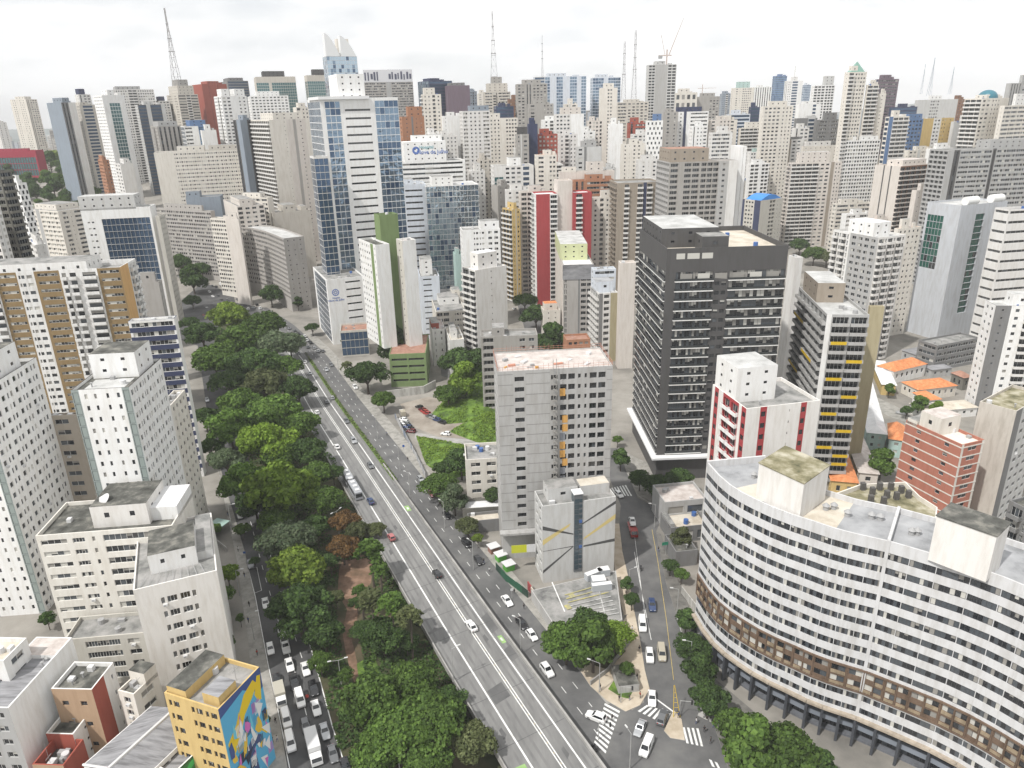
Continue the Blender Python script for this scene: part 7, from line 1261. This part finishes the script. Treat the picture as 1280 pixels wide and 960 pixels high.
for i, (x, y) in enumerate(((545, 305), (520, 325), (575, 370), (600, 395), (640, 385), (425, 275), (465, 285), (870, 515), (905, 540), (360, 230), (690, 390), (375, 300), (400, 330), (440, 330), (330, 225), (620, 345), (665, 365), (560, 335))):
    c = rq.choice(('grey', 'black', 'silver', 'white')); car(210 + x / 6, 320 + y / 6, 'hatch', c, f'{c} car in the faraway queue where the avenue bends', 'A', group=f'{c} cars queuing where the avenue bends')
for u, v, c, lb in ((262, 365, 'white', 'upper white car on the far left carriageway'), (266, 371, 'white', 'lower white car on the far left carriageway'), (259, 386, 'white', 'white car turning at the park tip'), (255, 395, 'red', 'red car at the park tip'), (248, 402, 'white', 'white car left of the red one at the park tip'), (272, 394, 'black', 'dark car at the park tip crossing')): car(u, v, 'hatch', c, lb, 'L2')
# street on the right
for u, v, k, c, lb, a in ((815, 757, 'suv', 'blue', 'dark blue suv leading up the right street', None), (803, 781, 'van', 'white', 'white van at the left kerb of the right street', None), (812, 820, 'suv', 'white', 'white suv in the left lane of the right street', None), (827, 817, 'van', 'beige', 'beige roofed van beside the white suv', None), (815, 873, 'sedan', 'white', 'white sedan stopped at the zebra crossing', None), (745, 896, 'suv', 'white', 'white suv on the left zebra crossing', 150), (800, 910, 'sedan', 'silver', 'silver sedan turning in the junction', -118), (808, 934, 'van', 'white', 'white minivan lowest in the junction', -118), (828, 897, 'suv', 'grey', 'dark grey suv on the right zebra crossing', 65), (822, 633, 'sedan', 'black', 'black car at the top of the right street', 175), (774, 618, 'hatch', 'white', 'white car by the upper crossing', -70)): car(u, v, k, c, lb, 'R', ang=a)
car(862, 634, 'sedan', 'grey', 'grey car parked on the roof deck of the annex', ang=170, dz=4.4); car(1127, 516, 'suv', 'silver', 'silver car parked in the house lane', ang=150)
# car park
for i, (x, y, c) in enumerate(((310, 105, 'black'), (325, 118, 'wine'), (334, 126, 'red'), (345, 134, 'red'), (358, 147, 'grey'), (374, 155, 'silver'), (392, 164, 'blue'), (415, 175, 'black'))): car(440 + x * .2708, 480 + y * .2708, 'hatch', c, f'{("first", "second", "third", "fourth", "fifth", "sixth", "seventh", "last")[i]} car in the angled row of the car park, {c}', ang=-38 + 180, group='cars in the angled row')
for x, y, c, lb in ((232, 163, 'white', 'white car parked at the lot fence, farthest'), (240, 175, 'white', 'white car parked at the lot fence, second'), (245, 182, 'silver', 'silver car parked at the lot fence'), (250, 190, 'grey', 'grey car parked at the lot fence'), (257, 198, 'blue', 'blue car parked at the lot fence'), (273, 217, 'wine', 'dark red car parked at the lot fence end'), (265, 207, 'black', 'black car parked at the lot fence, nearest'), (432, 229, 'white', 'white car parked alone by the lot path')): car(440 + x * .2708, 480 + y * .2708, 'hatch', c, lb, ang=165)
for u, v, c, lb in ((619, 493, 'white', 'white car squeezed behind the bare concrete tower'), (619, 501, 'red', 'red car squeezed behind the bare concrete tower'), (620, 509, 'grey', 'grey car squeezed behind the bare concrete tower')): car(u, v, 'hatch', c, lb, ang=100)
for u, v, c, lb in ((556, 385, 'white', 'white car in the alley behind the low cream house block'), (556, 372, 'silver', 'silver car in the alley behind the low cream house block'), (643, 386, 'white', 'white car in the back street below the crimson towers')): car(u, v, 'hatch', c, lb, ang=110)
# bus, trucks, tow truck, motorcycles
def big(label, name, cat, u, v, a, L, wd, H, col, deck=False, cab=None, boxcol=None, bus=False, h=1.5):
    p = place(u, v, deck, h); e = empty(name, p, label, cat, None, a); m = MB(); f = L / 2
    if bus:
        m.loft(body_sections([(-f, wd, .4, H, wd * .9), (f - .2, wd, .4, H, wd * .9), (f, wd * .95, .45, H - .15, wd * .85)]), col); m.build('body', e)
        m = MB()
        for s in (-1, 1):
            for k in range(int(L / 1.6)): x = -f + .5 + k * 1.6; m.poly([(x, s * (wd + .012), 1.5), (x + 1.4, s * (wd + .012), 1.5), (x + 1.4, s * (wd + .012), 2.45), (x, s * (wd + .012), 2.45)][::s], CARG)
        m.build('side_windows', e, kind='stuff'); m = MB(); m.box((f - .05, -wd * .85, 1.3), (f + .03, wd * .85, 2.6), CARG); m.build('windscreen', e)
        for k in range(int(L / 3)): m = MB(); m.box((-f + 1 + k * 3, -.7, H), (-f + 2.4 + k * 3, .7, H + .25), CLUTW); m.build('roof_unit', e)
        m = MB(); m.box((-.5, -wd - .02, .6), (.5, wd + .02, H + .03), PLA, (-1, 0, 0)); m.build('articulation', e)
    else:
        c0 = f - 1.9; m.box((-f, -wd, .75), (c0 - .15, wd, H), boxcol); m.build('cargo_box', e)
        m = MB(); m.loft(body_sections([(c0, wd * .95, .5, 2.15, wd * .85), (f - .45, wd * .95, .5, 2.1, wd * .85), (f, wd * .9, .5, 1.35, wd * .8)]), col); m.build('cab', e)
        m = MB(); m.poly(((f - .43, -wd * .8, 2.02), (f - .02, -wd * .8, 1.38), (f - .02, wd * .8, 1.38), (f - .43, wd * .8, 2.02)), CARG)
        w_ = m.build('windscreen', e); w_.location = (.03, 0, .03); m = MB(); m.box((-f + .3, -wd * .6, .5), (f - .5, wd * .6, .75), PLA); m.build('chassis', e)
    for x in ((f - 1.2), -f + 1.6) + ((-f + 8,) if bus else ()):
        for s in (-1, 1): o = link('wheel', car_kind('van')['wheel'], e, (x, s * (wd - .12), .45), 0, None, (1.4, 1.3, 1.4))
    return e
pA = place(443, 612, True, 1.5); aA = road_dir('A', 0, 0, pA)
big('long articulated bus with a grey roof half hidden by park trees', 'bus', 'bus', 440, 606, aA + math.pi, 18.5, 1.27, 3.2, plain('bus_grey', (.33, .34, .36), .4), True, bus=True)
aL = road_dir('L', 392, 937, None)
big('white box truck in the left street jam', 'box_truck', 'truck', 392, 934, aL, 7.8, 1.2, 3.2, PAINTS['white'], boxcol=plain('grey_white_box', (.6, .6, .6), .5))
big('beige box truck parked at the left kerb', 'box_truck', 'truck', 350, 868, aL, 6.2, 1.1, 2.7, PAINTS['white'], boxcol=plain('beige_box', (.40, .38, .32), .6))
big('white delivery truck on the far bend of the avenue', 'box_truck', 'truck', 292, 361, road_dir('A', 0, 0, place(292, 361)), 7.5, 1.2, 3.3, PAINTS['white'], boxcol=plain('grey_white_box', (.6, .6, .6), .5))
big('white truck behind the delivery truck on the far bend', 'box_truck', 'truck', 277, 355, road_dir('A', 0, 0, place(292, 361)), 6.5, 1.2, 2.9, PAINTS['white'], boxcol=PAINTS['white'])
big('small white parking shuttle beside the lot fence', 'box_truck', 'truck', 503, 516, 1.9, 5, 1, 2.6, PAINTS['white'], boxcol=PAINTS['beige'], h=1.3)
p = place(791, 661, False, 1.0); aT = heading(gp(784, 640), gp(794, 682)); e = empty('tow_truck', p, 'red flatbed tow truck waiting in the right street', 'truck', None, aT)
m = MB(); m.box((-4, -1.15, .8), (1.5, 1.15, 1.05), PAINTS['red']); m.build('flatbed', e); m = MB(); m.loft(body_sections([(1.7, 1.1, .5, 2.3, 1.0), (3.4, 1.1, .5, 2.25, 1.0), (4.0, 1.05, .5, 1.4, .95)]), PAINTS['red']); m.build('cab', e); m = MB(); m.poly(((3.45, -.9, 2.2), (4.02, -.9, 1.45), (4.02, .9, 1.45), (3.45, .9, 2.2)), CARG); o = m.build('windscreen', e); o.location = (.03, 0, .03)
for x in (3, -2.6):
    for s in (-1, 1): link('wheel', car_kind('van')['wheel'], e, (x, s, .45), 0, None, (1.4, 1.3, 1.4))
q = Vector((math.cos(aT), math.sin(aT), 0)); pc = p - q * 1.4; uu, vv, _ = proj(pc + Vector((0, 0, 1.6))); car(uu, vv, 'sedan', 'white', 'white car loaded on the red tow truck', ang=math.degrees(aT), dz=1.05)

# ------------------------------------------------------------------ people, street furniture
def person_mesh():
    me = D.meshes.new('person'); v = [(0, 0, .95), (0, 0, 1.2), (0, 0, 1.42), (0, 0, 1.52), (0, .02, 1.62), (0, .02, 1.72), (-.17, 0, 1.4), (-.24, .02, 1.14), (-.24, .1, .9), (.17, 0, 1.4), (.24, -.02, 1.14), (.24, .08, .9), (-.09, 0, .9), (-.1, .1, .5), (-.1, .04, .07), (-.1, .18, .04), (.09, 0, .9), (.1, -.08, .5), (.1, -.22, .09), (.1, -.1, .05)]
    ed = [(0, 1), (1, 2), (2, 3), (3, 4), (4, 5), (2, 6), (6, 7), (7, 8), (2, 9), (9, 10), (10, 11), (0, 12), (12, 13), (13, 14), (14, 15), (0, 16), (16, 17), (17, 18), (18, 19)]; rad = [.15, .15, .15, .06, .1, .085, .06, .045, .04, .06, .045, .04, .09, .06, .045, .04, .09, .06, .045, .04]
    me.from_pydata(v, ed, []); o = D.objects.new('person', me); COL.objects.link(o); sm = o.modifiers.new('s', 'SKIN'); o.modifiers.new('b', 'SUBSURF').levels = 1
    for i, r_ in enumerate(rad): me.skin_vertices[0].data[i].radius = (r_, r_ * .8)
    me.skin_vertices[0].data[0].use_root = True
    dg = bpy.context.evaluated_depsgraph_get(); out_ = D.meshes.new_from_object(o.evaluated_get(dg)); D.objects.remove(o); out_.name = 'person'
    for c in ('shirt', 'trousers', 'skin', 'shoes'): out_.materials.append(CLUT)
    for pl in out_.polygons: z = pl.center.z; x = abs(pl.center.x); pl.material_index = 3 if z < .09 else 1 if z < .98 and x < .2 else 2 if z > 1.5 or (x > .2 and z < 1.1) else 0
    return out_
PM = person_mesh(); SKIN = plain('skin', (.33, .19, .12), .6); HAIR = plain('dark_hair', (.02, .015, .012), .7); SHOE = plain('shoes', (.03, .03, .03), .6)
hm = MB(); hm.loft([[(.105 * s * math.cos(t), .015 + .12 * s * math.sin(t), z) for t in (2 * math.pi * k / 10 for k in range(10))] for s, z in ((1, 1.66), (1.02, 1.72), (.8, 1.79), (.3, 1.825))], HAIR); HM = hm.mesh('hair')
def person(u, v, shirt, trou, label, ang=0.0, dz=.14):
    p = gp(u, v); o = D.objects.new('person', PM); COL.objects.link(o); o.location = (p.x, p.y, p.z + dz); o.rotation_euler = (0, 0, R(ang)); tag(o, label, 'person')
    for i, mt in enumerate((plain('shirt', shirt, .8), plain('trousers', trou, .8), SKIN, SHOE)): o.material_slots[i].link = 'OBJECT'; o.material_slots[i].material = mt
    link('hair', HM, o)
DK, WHs, BLs, RDs = (.02, .02, .025), (.6, .6, .6), (.05, .08, .2), (.35, .04, .03)
for u, v, s, t, lb, a, dz in ((765, 901, DK, DK, 'dark dressed person walking on the left zebra crossing', 200, .03), (750, 863, DK, BLs, 'dark dressed person at the left corner of the plaza', 30, .14), (774, 877, DK, DK, 'person in black waiting on the plaza kerb', 0, .14), (787, 876, DK, BLs, 'second person in black waiting on the plaza kerb', 80, .14), (800, 873, RDs, DK, 'person in a rusty red top on the plaza edge', 120, .14), (799, 815, DK, DK, 'person walking up the cream side pavement', 10, .14), (848, 898, BLs, DK, 'person standing on the traffic island', 40, .14), (643, 743, DK, DK, 'person before the graffiti wall on the avenue pavement', 190, .14), (312, 759, DK, DK, 'person in black on the left pavement by the garden', 170, .14), (311, 779, BLs, DK, 'person farther down the left pavement', 0, .14), (285, 645, DK, BLs, 'person at the far end of the left pavement', 90, .14), (341, 929, DK, DK, 'person in black beside the mural wall', 60, .14), (347, 928, WHs, BLs, 'person in white beside the mural wall', 240, .14), (880, 916, DK, DK, 'person by the black and white patterned pavement', 180, .14), (823, 690, DK, BLs, 'person on the pavement before the annex', 10, .14)): person(u, v, s, t, lb, a, dz)
def motorcycle(u, v, a, label, rider=True, shirt=DK):
    p = place(u, v, False, .6); e = empty('motorcycle', p, label, 'motorcycle', None, a); m = MB()
    for x in (-.65, .65): w_ = MB(); w_.tube((x, -.06, .3), (x, .06, .3), .3, .3, TYRE, 14); w_.tube((x, -.07, .3), (x, .07, .3), .14, .14, RIM, 8); w_.build('wheel', e)
    m.loft([[(x, w_ * math.cos(t), z + h_ * math.sin(t)) for t in (2 * math.pi * k / 8 for k in range(8))] for x, w_, z, h_ in ((-.8, .05, .75, .05), (-.5, .14, .72, .1), (0, .16, .7, .2), (.3, .15, .85, .16), (.55, .06, .9, .08))], PAINTS['red' if shirt == RDs else 'black']); m.build('frame', e)
    m = MB(); m.tube((.5, -.36, 1.0), (.5, .36, 1.0), .025, .025, PLA, 6); m.tube((.65, 0, .3), (.5, 0, 1.0), .04, .04, PLA, 6); m.build('handlebar', e); m = MB(); m.box((-.95, -.25, .8), (-.5, .25, 1.2), PLA); m.build('top_box', e)
    if rider:
        me = D.meshes.new('person'); vv_ = [(-.15, 0, .85), (-.1, 0, 1.15), (0, 0, 1.35), (.03, 0, 1.45), (.06, 0, 1.58), (0, .2, 1.32), (.2, .3, 1.12), (.45, .3, 1.02), (0, -.2, 1.32), (.2, -.3, 1.12), (.45, -.3, 1.02), (.2, .2, .72), (.0, .22, .32), (.2, -.2, .72), (.0, -.22, .32)]
        me.from_pydata(vv_, [(0, 1), (1, 2), (2, 3), (3, 4), (2, 5), (5, 6), (6, 7), (2, 8), (8, 9), (9, 10), (0, 11), (11, 12), (0, 13), (13, 14)], []); o = D.objects.new('person', me); COL.objects.link(o); o.modifiers.new('s', 'SKIN'); o.modifiers.new('b', 'SUBSURF').levels = 1
        for i, r_ in enumerate([.16, .16, .15, .06, .14, .07, .05, .04, .07, .05, .04, .08, .05, .08, .05]): me.skin_vertices[0].data[i].radius = (r_, r_)
        me.skin_vertices[0].data[0].use_root = True; me2 = D.meshes.new_from_object(o.evaluated_get(bpy.context.evaluated_depsgraph_get())); D.objects.remove(o); me2.materials.append(plain('rider_jacket', shirt, .7)); me2.materials.append(plain('helmet', (.05, .05, .06), .3))
        for pl in me2.polygons: pl.material_index = 1 if pl.center.z > 1.46 else 0
        o = link('person', me2, None, p, a); tag(o, 'helmeted rider sitting on the ' + label, 'person')
motorcycle(801, 710, heading(gp(803, 745), gp(800, 690)), 'dark motorcycle riding in the right street'); motorcycle(384, 872, road_dir('L', 384, 872, None), 'red motorcycle threading the left jam', True, RDs); motorcycle(743, 934, 2.2, 'dark motorcycle beside the viaduct barrier near the crossing')
POLE = plain('galvanised_pole', (.36, .36, .35), .5); LAMP = plain('lamp_head', (.55, .55, .54), .4)
def lamp(u, v, h, label, deck=False, ang=0.0, double=False, arm=1.8):
    p = place(u, v, deck, 0); e = empty('street_lamp', p, label, 'street lamp', None, ang); m = MB(); m.tube((0, 0, 0), (0, 0, h), .12, .07, POLE, 8); m.build('pole', e)
    for s in ((1, -1) if double else (1,)): m = MB(); m.tube((0, 0, h), (arm * s, 0, h + .25), .05, .04, POLE, 6); m.build('arm', e); m = MB(); m.box((arm * s - .1 - .4, -.14, h + .2), (arm * s - .1 + .4, .14, h + .36), LAMP); m.build('lamp_head', e)
lamp(651, 818, 10, 'tall street lamp on the barrier beside the black sedan', ang=2.6); lamp(567, 853, 9, 'street lamp on the park edge of the viaduct', True, ang=.5); lamp(427, 857, 7, 'twin headed lamp in the park beside the soil path', double=True, ang=.3); lamp(787, 962, 9, 'street lamp at the bottom of the junction', ang=2.0); lamp(749, 866, 8, 'lamp with a long arm in front of the plaza grove', ang=2.7, arm=2.6); lamp(513, 622, 9, 'street lamp on the barrier by the bus', ang=2.5); lamp(424, 668, 8, 'white twin lamp among the park trees', double=True, ang=1); lamp(500, 966, 9, 'twin lamp at the bottom edge among the big crowns', double=True); lamp(300, 745, 8, 'street lamp on the left pavement by the garden', ang=.2); lamp(818, 660, 8, 'street lamp on the right street kerb', ang=2.9); lamp(446, 500, 9, 'street lamp on the avenue pavement by the lone tree', ang=2.4); lamp(846, 770, 8, 'street lamp at the corner of the curved block', ang=3.0)
# yellow frame on the traffic island, signals
p = place(846, 897, False, 0); e = empty('sign_gantry', p, 'yellow steel frame leaning over the traffic island', 'gantry'); YM = plain('yellow_steel', (.55, .38, .03), .5)
for x in (-.7, .7): m = MB(); m.tube((x, 0, .1), (x * .1 - .4, 2.2, 6.5), .08, .06, YM, 6); m.build('post', e)
for k in range(1, 6): t = k / 6.5; m = MB(); m.tube((-.7 * (1 - t) - .4 * t, 2.2 * t, 6.5 * t), (.7 * (1 - t) - .4 * t, 2.2 * t, 6.5 * t), .04, .04, YM, 6); m.build('crossbar', e)
def signal(u, v, label):
    p = place(u, v, False, 0); e = empty('traffic_light', p, label, 'traffic light'); m = MB(); m.tube((0, 0, 0), (0, 0, 4.6), .09, .07, POLE, 8); m.build('pole', e); m = MB(); m.tube((0, 0, 4.5), (2.2, -.8, 4.9), .05, .05, POLE, 6); m.build('arm', e); m = MB(); m.box((2.0, -1.0, 4.3), (2.35, -.7, 5.3), PLA); m.build('signal_head', e)
signal(849, 897, 'traffic light at the tip of the island'); signal(776, 879, 'traffic light on the plaza kerb'); signal(748, 925, 'traffic light by the barrier end')
# walls, hoardings, fences
def wall_run(name, label, cat, pix, h, th, mat, cols=None):
    P = [gp(*q) for q in pix]; m = MB()
    for a, b in zip(P, P[1:]):
        L = (b - a).length; an = math.atan2(b.y - a.y, b.x - a.x); n_ = max(1, int(L / 2.2)) if cols else 1
        for k in range(n_): m.box((k * L / n_, -th / 2, 0), ((k + 1) * L / n_ - (.004 if cols else 0), th / 2, h * (1 if not cols else rnd.uniform(.94, 1.04))), rnd.choice(cols) if cols else mat, a, an)
    return tag(m.build(name), label, cat)
gc = [plain('graffiti_paint', c, .7) for c in ((.35, .12, .03), (.6, .58, .55), (.45, .2, .06), (.3, .05, .05), (.1, .25, .12), (.5, .45, .38))]
wall_run('painted_wall', 'wall with orange and white graffiti between the deck and avenue', 'wall', ((660, 737), (700, 797)), 2.6, .25, gc[0], gc)
wall_run('hoarding', 'dark green site hoarding before the bare concrete tower', 'hoarding', ((620, 712), (632, 726), (660, 748)), 2.4, .1, None, [plain('green_hoarding', (.02, .09, .05), .6), plain('dark_hoarding', (.02, .05, .035), .6)])
wall_run('fence', 'grey panel fence along the car park', 'fence', ((494, 522), (503, 540), (520, 572), (532, 598)), 2.2, .08, None, [plain('fence_panel', (.3, .31, .33), .6), plain('fence_panel_blue', (.16, .2, .27), .6), plain('fence_panel_pale', (.42, .42, .42), .6)])
wall_run('retaining_wall', 'white stained retaining wall under the green parking podium', 'wall', ((483, 498), (530, 492), (545, 484)), 3.6, .4, wall((.55, .54, .51), .35))
wall_run('garden_wall', 'low cream wall edging the plaza lawn', 'wall', ((738, 857), (760, 840), (790, 800)), 1.3, .3, CONC); wall_run('garden_wall', 'white garden wall in the yard of the curved block', 'wall', ((852, 742), (872, 768), (874, 775)), 2.2, .25, wall((.5, .49, .46), .3))
wall_run('garden_wall', 'stained wall along the foot of the left gardens', 'wall', ((262, 640), (272, 680), (284, 690)), 1.6, .25, CONC)
m = MB(); p = place(781, 853, False, 0); m.box((-2.3, -3.2, .1), (2.3, 3.2, 2.2), wall((.45, .45, .44), .3), p, .12, True, ROOFS['dark']); tag(m.build('kiosk'), 'low dark roofed kiosk on the plaza lawn', 'kiosk')
m = MB(); p = place(270, 668, False, 0); m.box((-4, -2.5, 2.8), (4, 2.5, 3.0), plain('green_awning', (.3, .42, .38), .5), p, 1.2)
for x in (-3.8, 3.8):
    for y in (-2.3, 2.3): m.tube(p + Vector((x * math.cos(1.2) - y * math.sin(1.2), x * math.sin(1.2) + y * math.cos(1.2), 0)), p + Vector((x * math.cos(1.2) - y * math.sin(1.2), x * math.sin(1.2) + y * math.cos(1.2), 2.8)), .06, .06, POLE, 5)
tag(m.build('awning'), 'pale green canopy beside the white block garden', 'awning')
for u, v, lb in ((636, 712, 'green market booth nearest the hoarding'), (626, 700, 'green market booth behind the nearest one'), (617, 690, 'small brown stall under the yellow bush')):
    p = place(u, v, False, 0); e = empty('market_booth', p, lb, 'booth'); m = MB(); m.box((-1.3, -1.1, 0), (1.3, 1.1, 2.1), plain('booth_green', (.10, .36, .05), .6) if 'green' in lb else plain('booth_brown', (.25, .13, .1), .7), (0, 0, 0), .5); m.build('booth_box', e); m = MB(); m.box((-1.6, -1.5, 2.1), (1.6, 1.5, 2.25), CLUTW, (0, 0, 0), .5); m.build('booth_roof', e)
m = MB(); b = C_['c'] + C_['N']; o0 = C_['N'] + C_['r'] * (.06 * C_['w']) - C_['l'] * 6.3; m.box((0, -.12, 6), (4.2, -.02, 8.4), plain('yellow_banner', (.5, .52, .03), .5), o0, C_['ang']); m.box((4.2, -.12, 6), (6.6, -.02, 8.4), CLUTW, o0, C_['ang']); m.build('banner', C_['e'])
for u, v, lb in ((412, 640, 'median hedge'),): pass
m = MB(); rq = random.Random(9)
P_, N_ = [], []
for y in range(226, 372, 1):
    q = av(y, -.1)
    for _ in range(5): P_.append((q.x + rq.uniform(-.7, .7), q.y + rq.uniform(-.5, .5), q.z + rq.uniform(.2, .8))); N_.append((0, 0, 1))
me = leaves_mesh('hedge', np.array(P_), np.array(N_, float), .55, np.ones(len(P_)), 3); me.materials.append(LEAF['olive']); o = link('hedge', me); tag(o, 'narrow straggly hedge along the upper avenue median', 'hedge')
PV = D.materials.new('patterned_pavement'); PV.use_nodes = True; n = PV.node_tree.nodes; l = PV.node_tree.links; v = posnode(n, l, (1.1, 1.1, 1)); ck = n.new('ShaderNodeTexVoronoi'); ck.inputs['Scale'].default_value = 1; l.new(v, ck.inputs['Vector']); rp_ = n.new('ShaderNodeValToRGB'); rp_.color_ramp.interpolation = 'CONSTANT'; rp_.color_ramp.elements[0].color = (.06, .06, .06, 1); rp_.color_ramp.elements[1].color = (.42, .41, .39, 1); rp_.color_ramp.elements[1].position = .4; l.new(ck.outputs['Distance'], rp_.inputs[0]); l.new(rp_.outputs[0], n['Principled BSDF'].inputs['Base Color'])
sheet('patterned_pavement', [(872, 895), (892, 905), (915, 960), (960, 965), (950, 910), (905, 870), (880, 872)], PV, .146)

def road_sign(u, v, wd, hh, label, col, h=3.4, ang=.2):
    p = place(u, v, False, 0); e = empty('road_sign', p, label, 'road sign', None, ang); m = MB(); m.tube((0, 0, 0), (0, 0, h + hh), .06, .06, POLE, 6); m.build('pole', e); m = MB(); m.box((-wd / 2, -.1, h), (wd / 2, -.06, h + hh), col); m.build('panel', e)
SG = plain('green_sign', (.02, .2, .12), .5); road_sign(832, 694, 2.6, 1.0, 'green direction sign at the kerb of the right street', SG); road_sign(640, 748, .7, .7, 'small round cornered sign before the graffiti wall', plain('sign_white', (.6, .6, .6), .5), 2.4); road_sign(505, 566, .8, .9, 'small blue sign on the avenue pavement by the lot fence', plain('sign_blue', (.03, .1, .35), .5), 2.4); road_sign(307, 700, .7, .7, 'small parking sign at the left kerb', plain('sign_blue', (.03, .1, .35), .5), 2.2)
for u, v, hh, lb, an in ((472, 548, 9, 'street lamp on the pavement beside the lot fence', 2.4), (500, 588, 9, 'street lamp on the pavement at the fence end', 2.4), (556, 660, 9, 'street lamp on the pavement before the sheds', 2.4), (592, 712, 9, 'street lamp on the pavement by the market booths', 2.4), (424, 470, 9, 'street lamp beside the upper median', 2.4), (318, 800, 8, 'street lamp on the left pavement above the mural house', .2), (290, 660, 8, 'street lamp at the far end of the left pavement', .2), (786, 740, 7, 'street lamp between the two trees by the painted deck', .3), (862, 838, 8, 'street lamp among the dark trees of the curved block', 3.0)): lamp(u, v, hh, lb, ang=an)
for u, v, s, t, lb, a, dz in ((605, 705, DK, BLs, 'person beside the brown stall', 40, .14), (612, 716, WHs, DK, 'person in a pale shirt near the market booths', 200, .14), (655, 762, DK, DK, 'person walking past the end of the graffiti wall', 30, .14), (484, 545, BLs, DK, 'person on the avenue pavement beside the lot fence', 80, .14), (510, 577, DK, DK, 'person in black on the pavement by the fence end', 10, .14), (298, 690, WHs, DK, 'person in white on the upper left pavement', 0, .14), (306, 722, DK, BLs, 'person on the left pavement near the painted bay', 180, .14), (322, 820, RDs, DK, 'person in red on the left pavement above the mural', 10, .14), (345, 905, DK, DK, 'person in black close to the mural corner', 50, .14), (796, 850, DK, BLs, 'person on the cream pavement by the kiosk', 10, .14), (790, 790, WHs, DK, 'person in white on the cream side pavement', 0, .14), (888, 930, DK, DK, 'person in dark clothes on the patterned pavement', 60, .14), (892, 910, RDs, BLs, 'person in a red shirt on the patterned pavement', 250, .14), (870, 905, WHs, BLs, 'person in white crossing the right zebra', 90, .03), (842, 640, DK, DK, 'person at the corner of the upper pavement', 20, .14)): person(u, v, s, t, lb, a, dz)
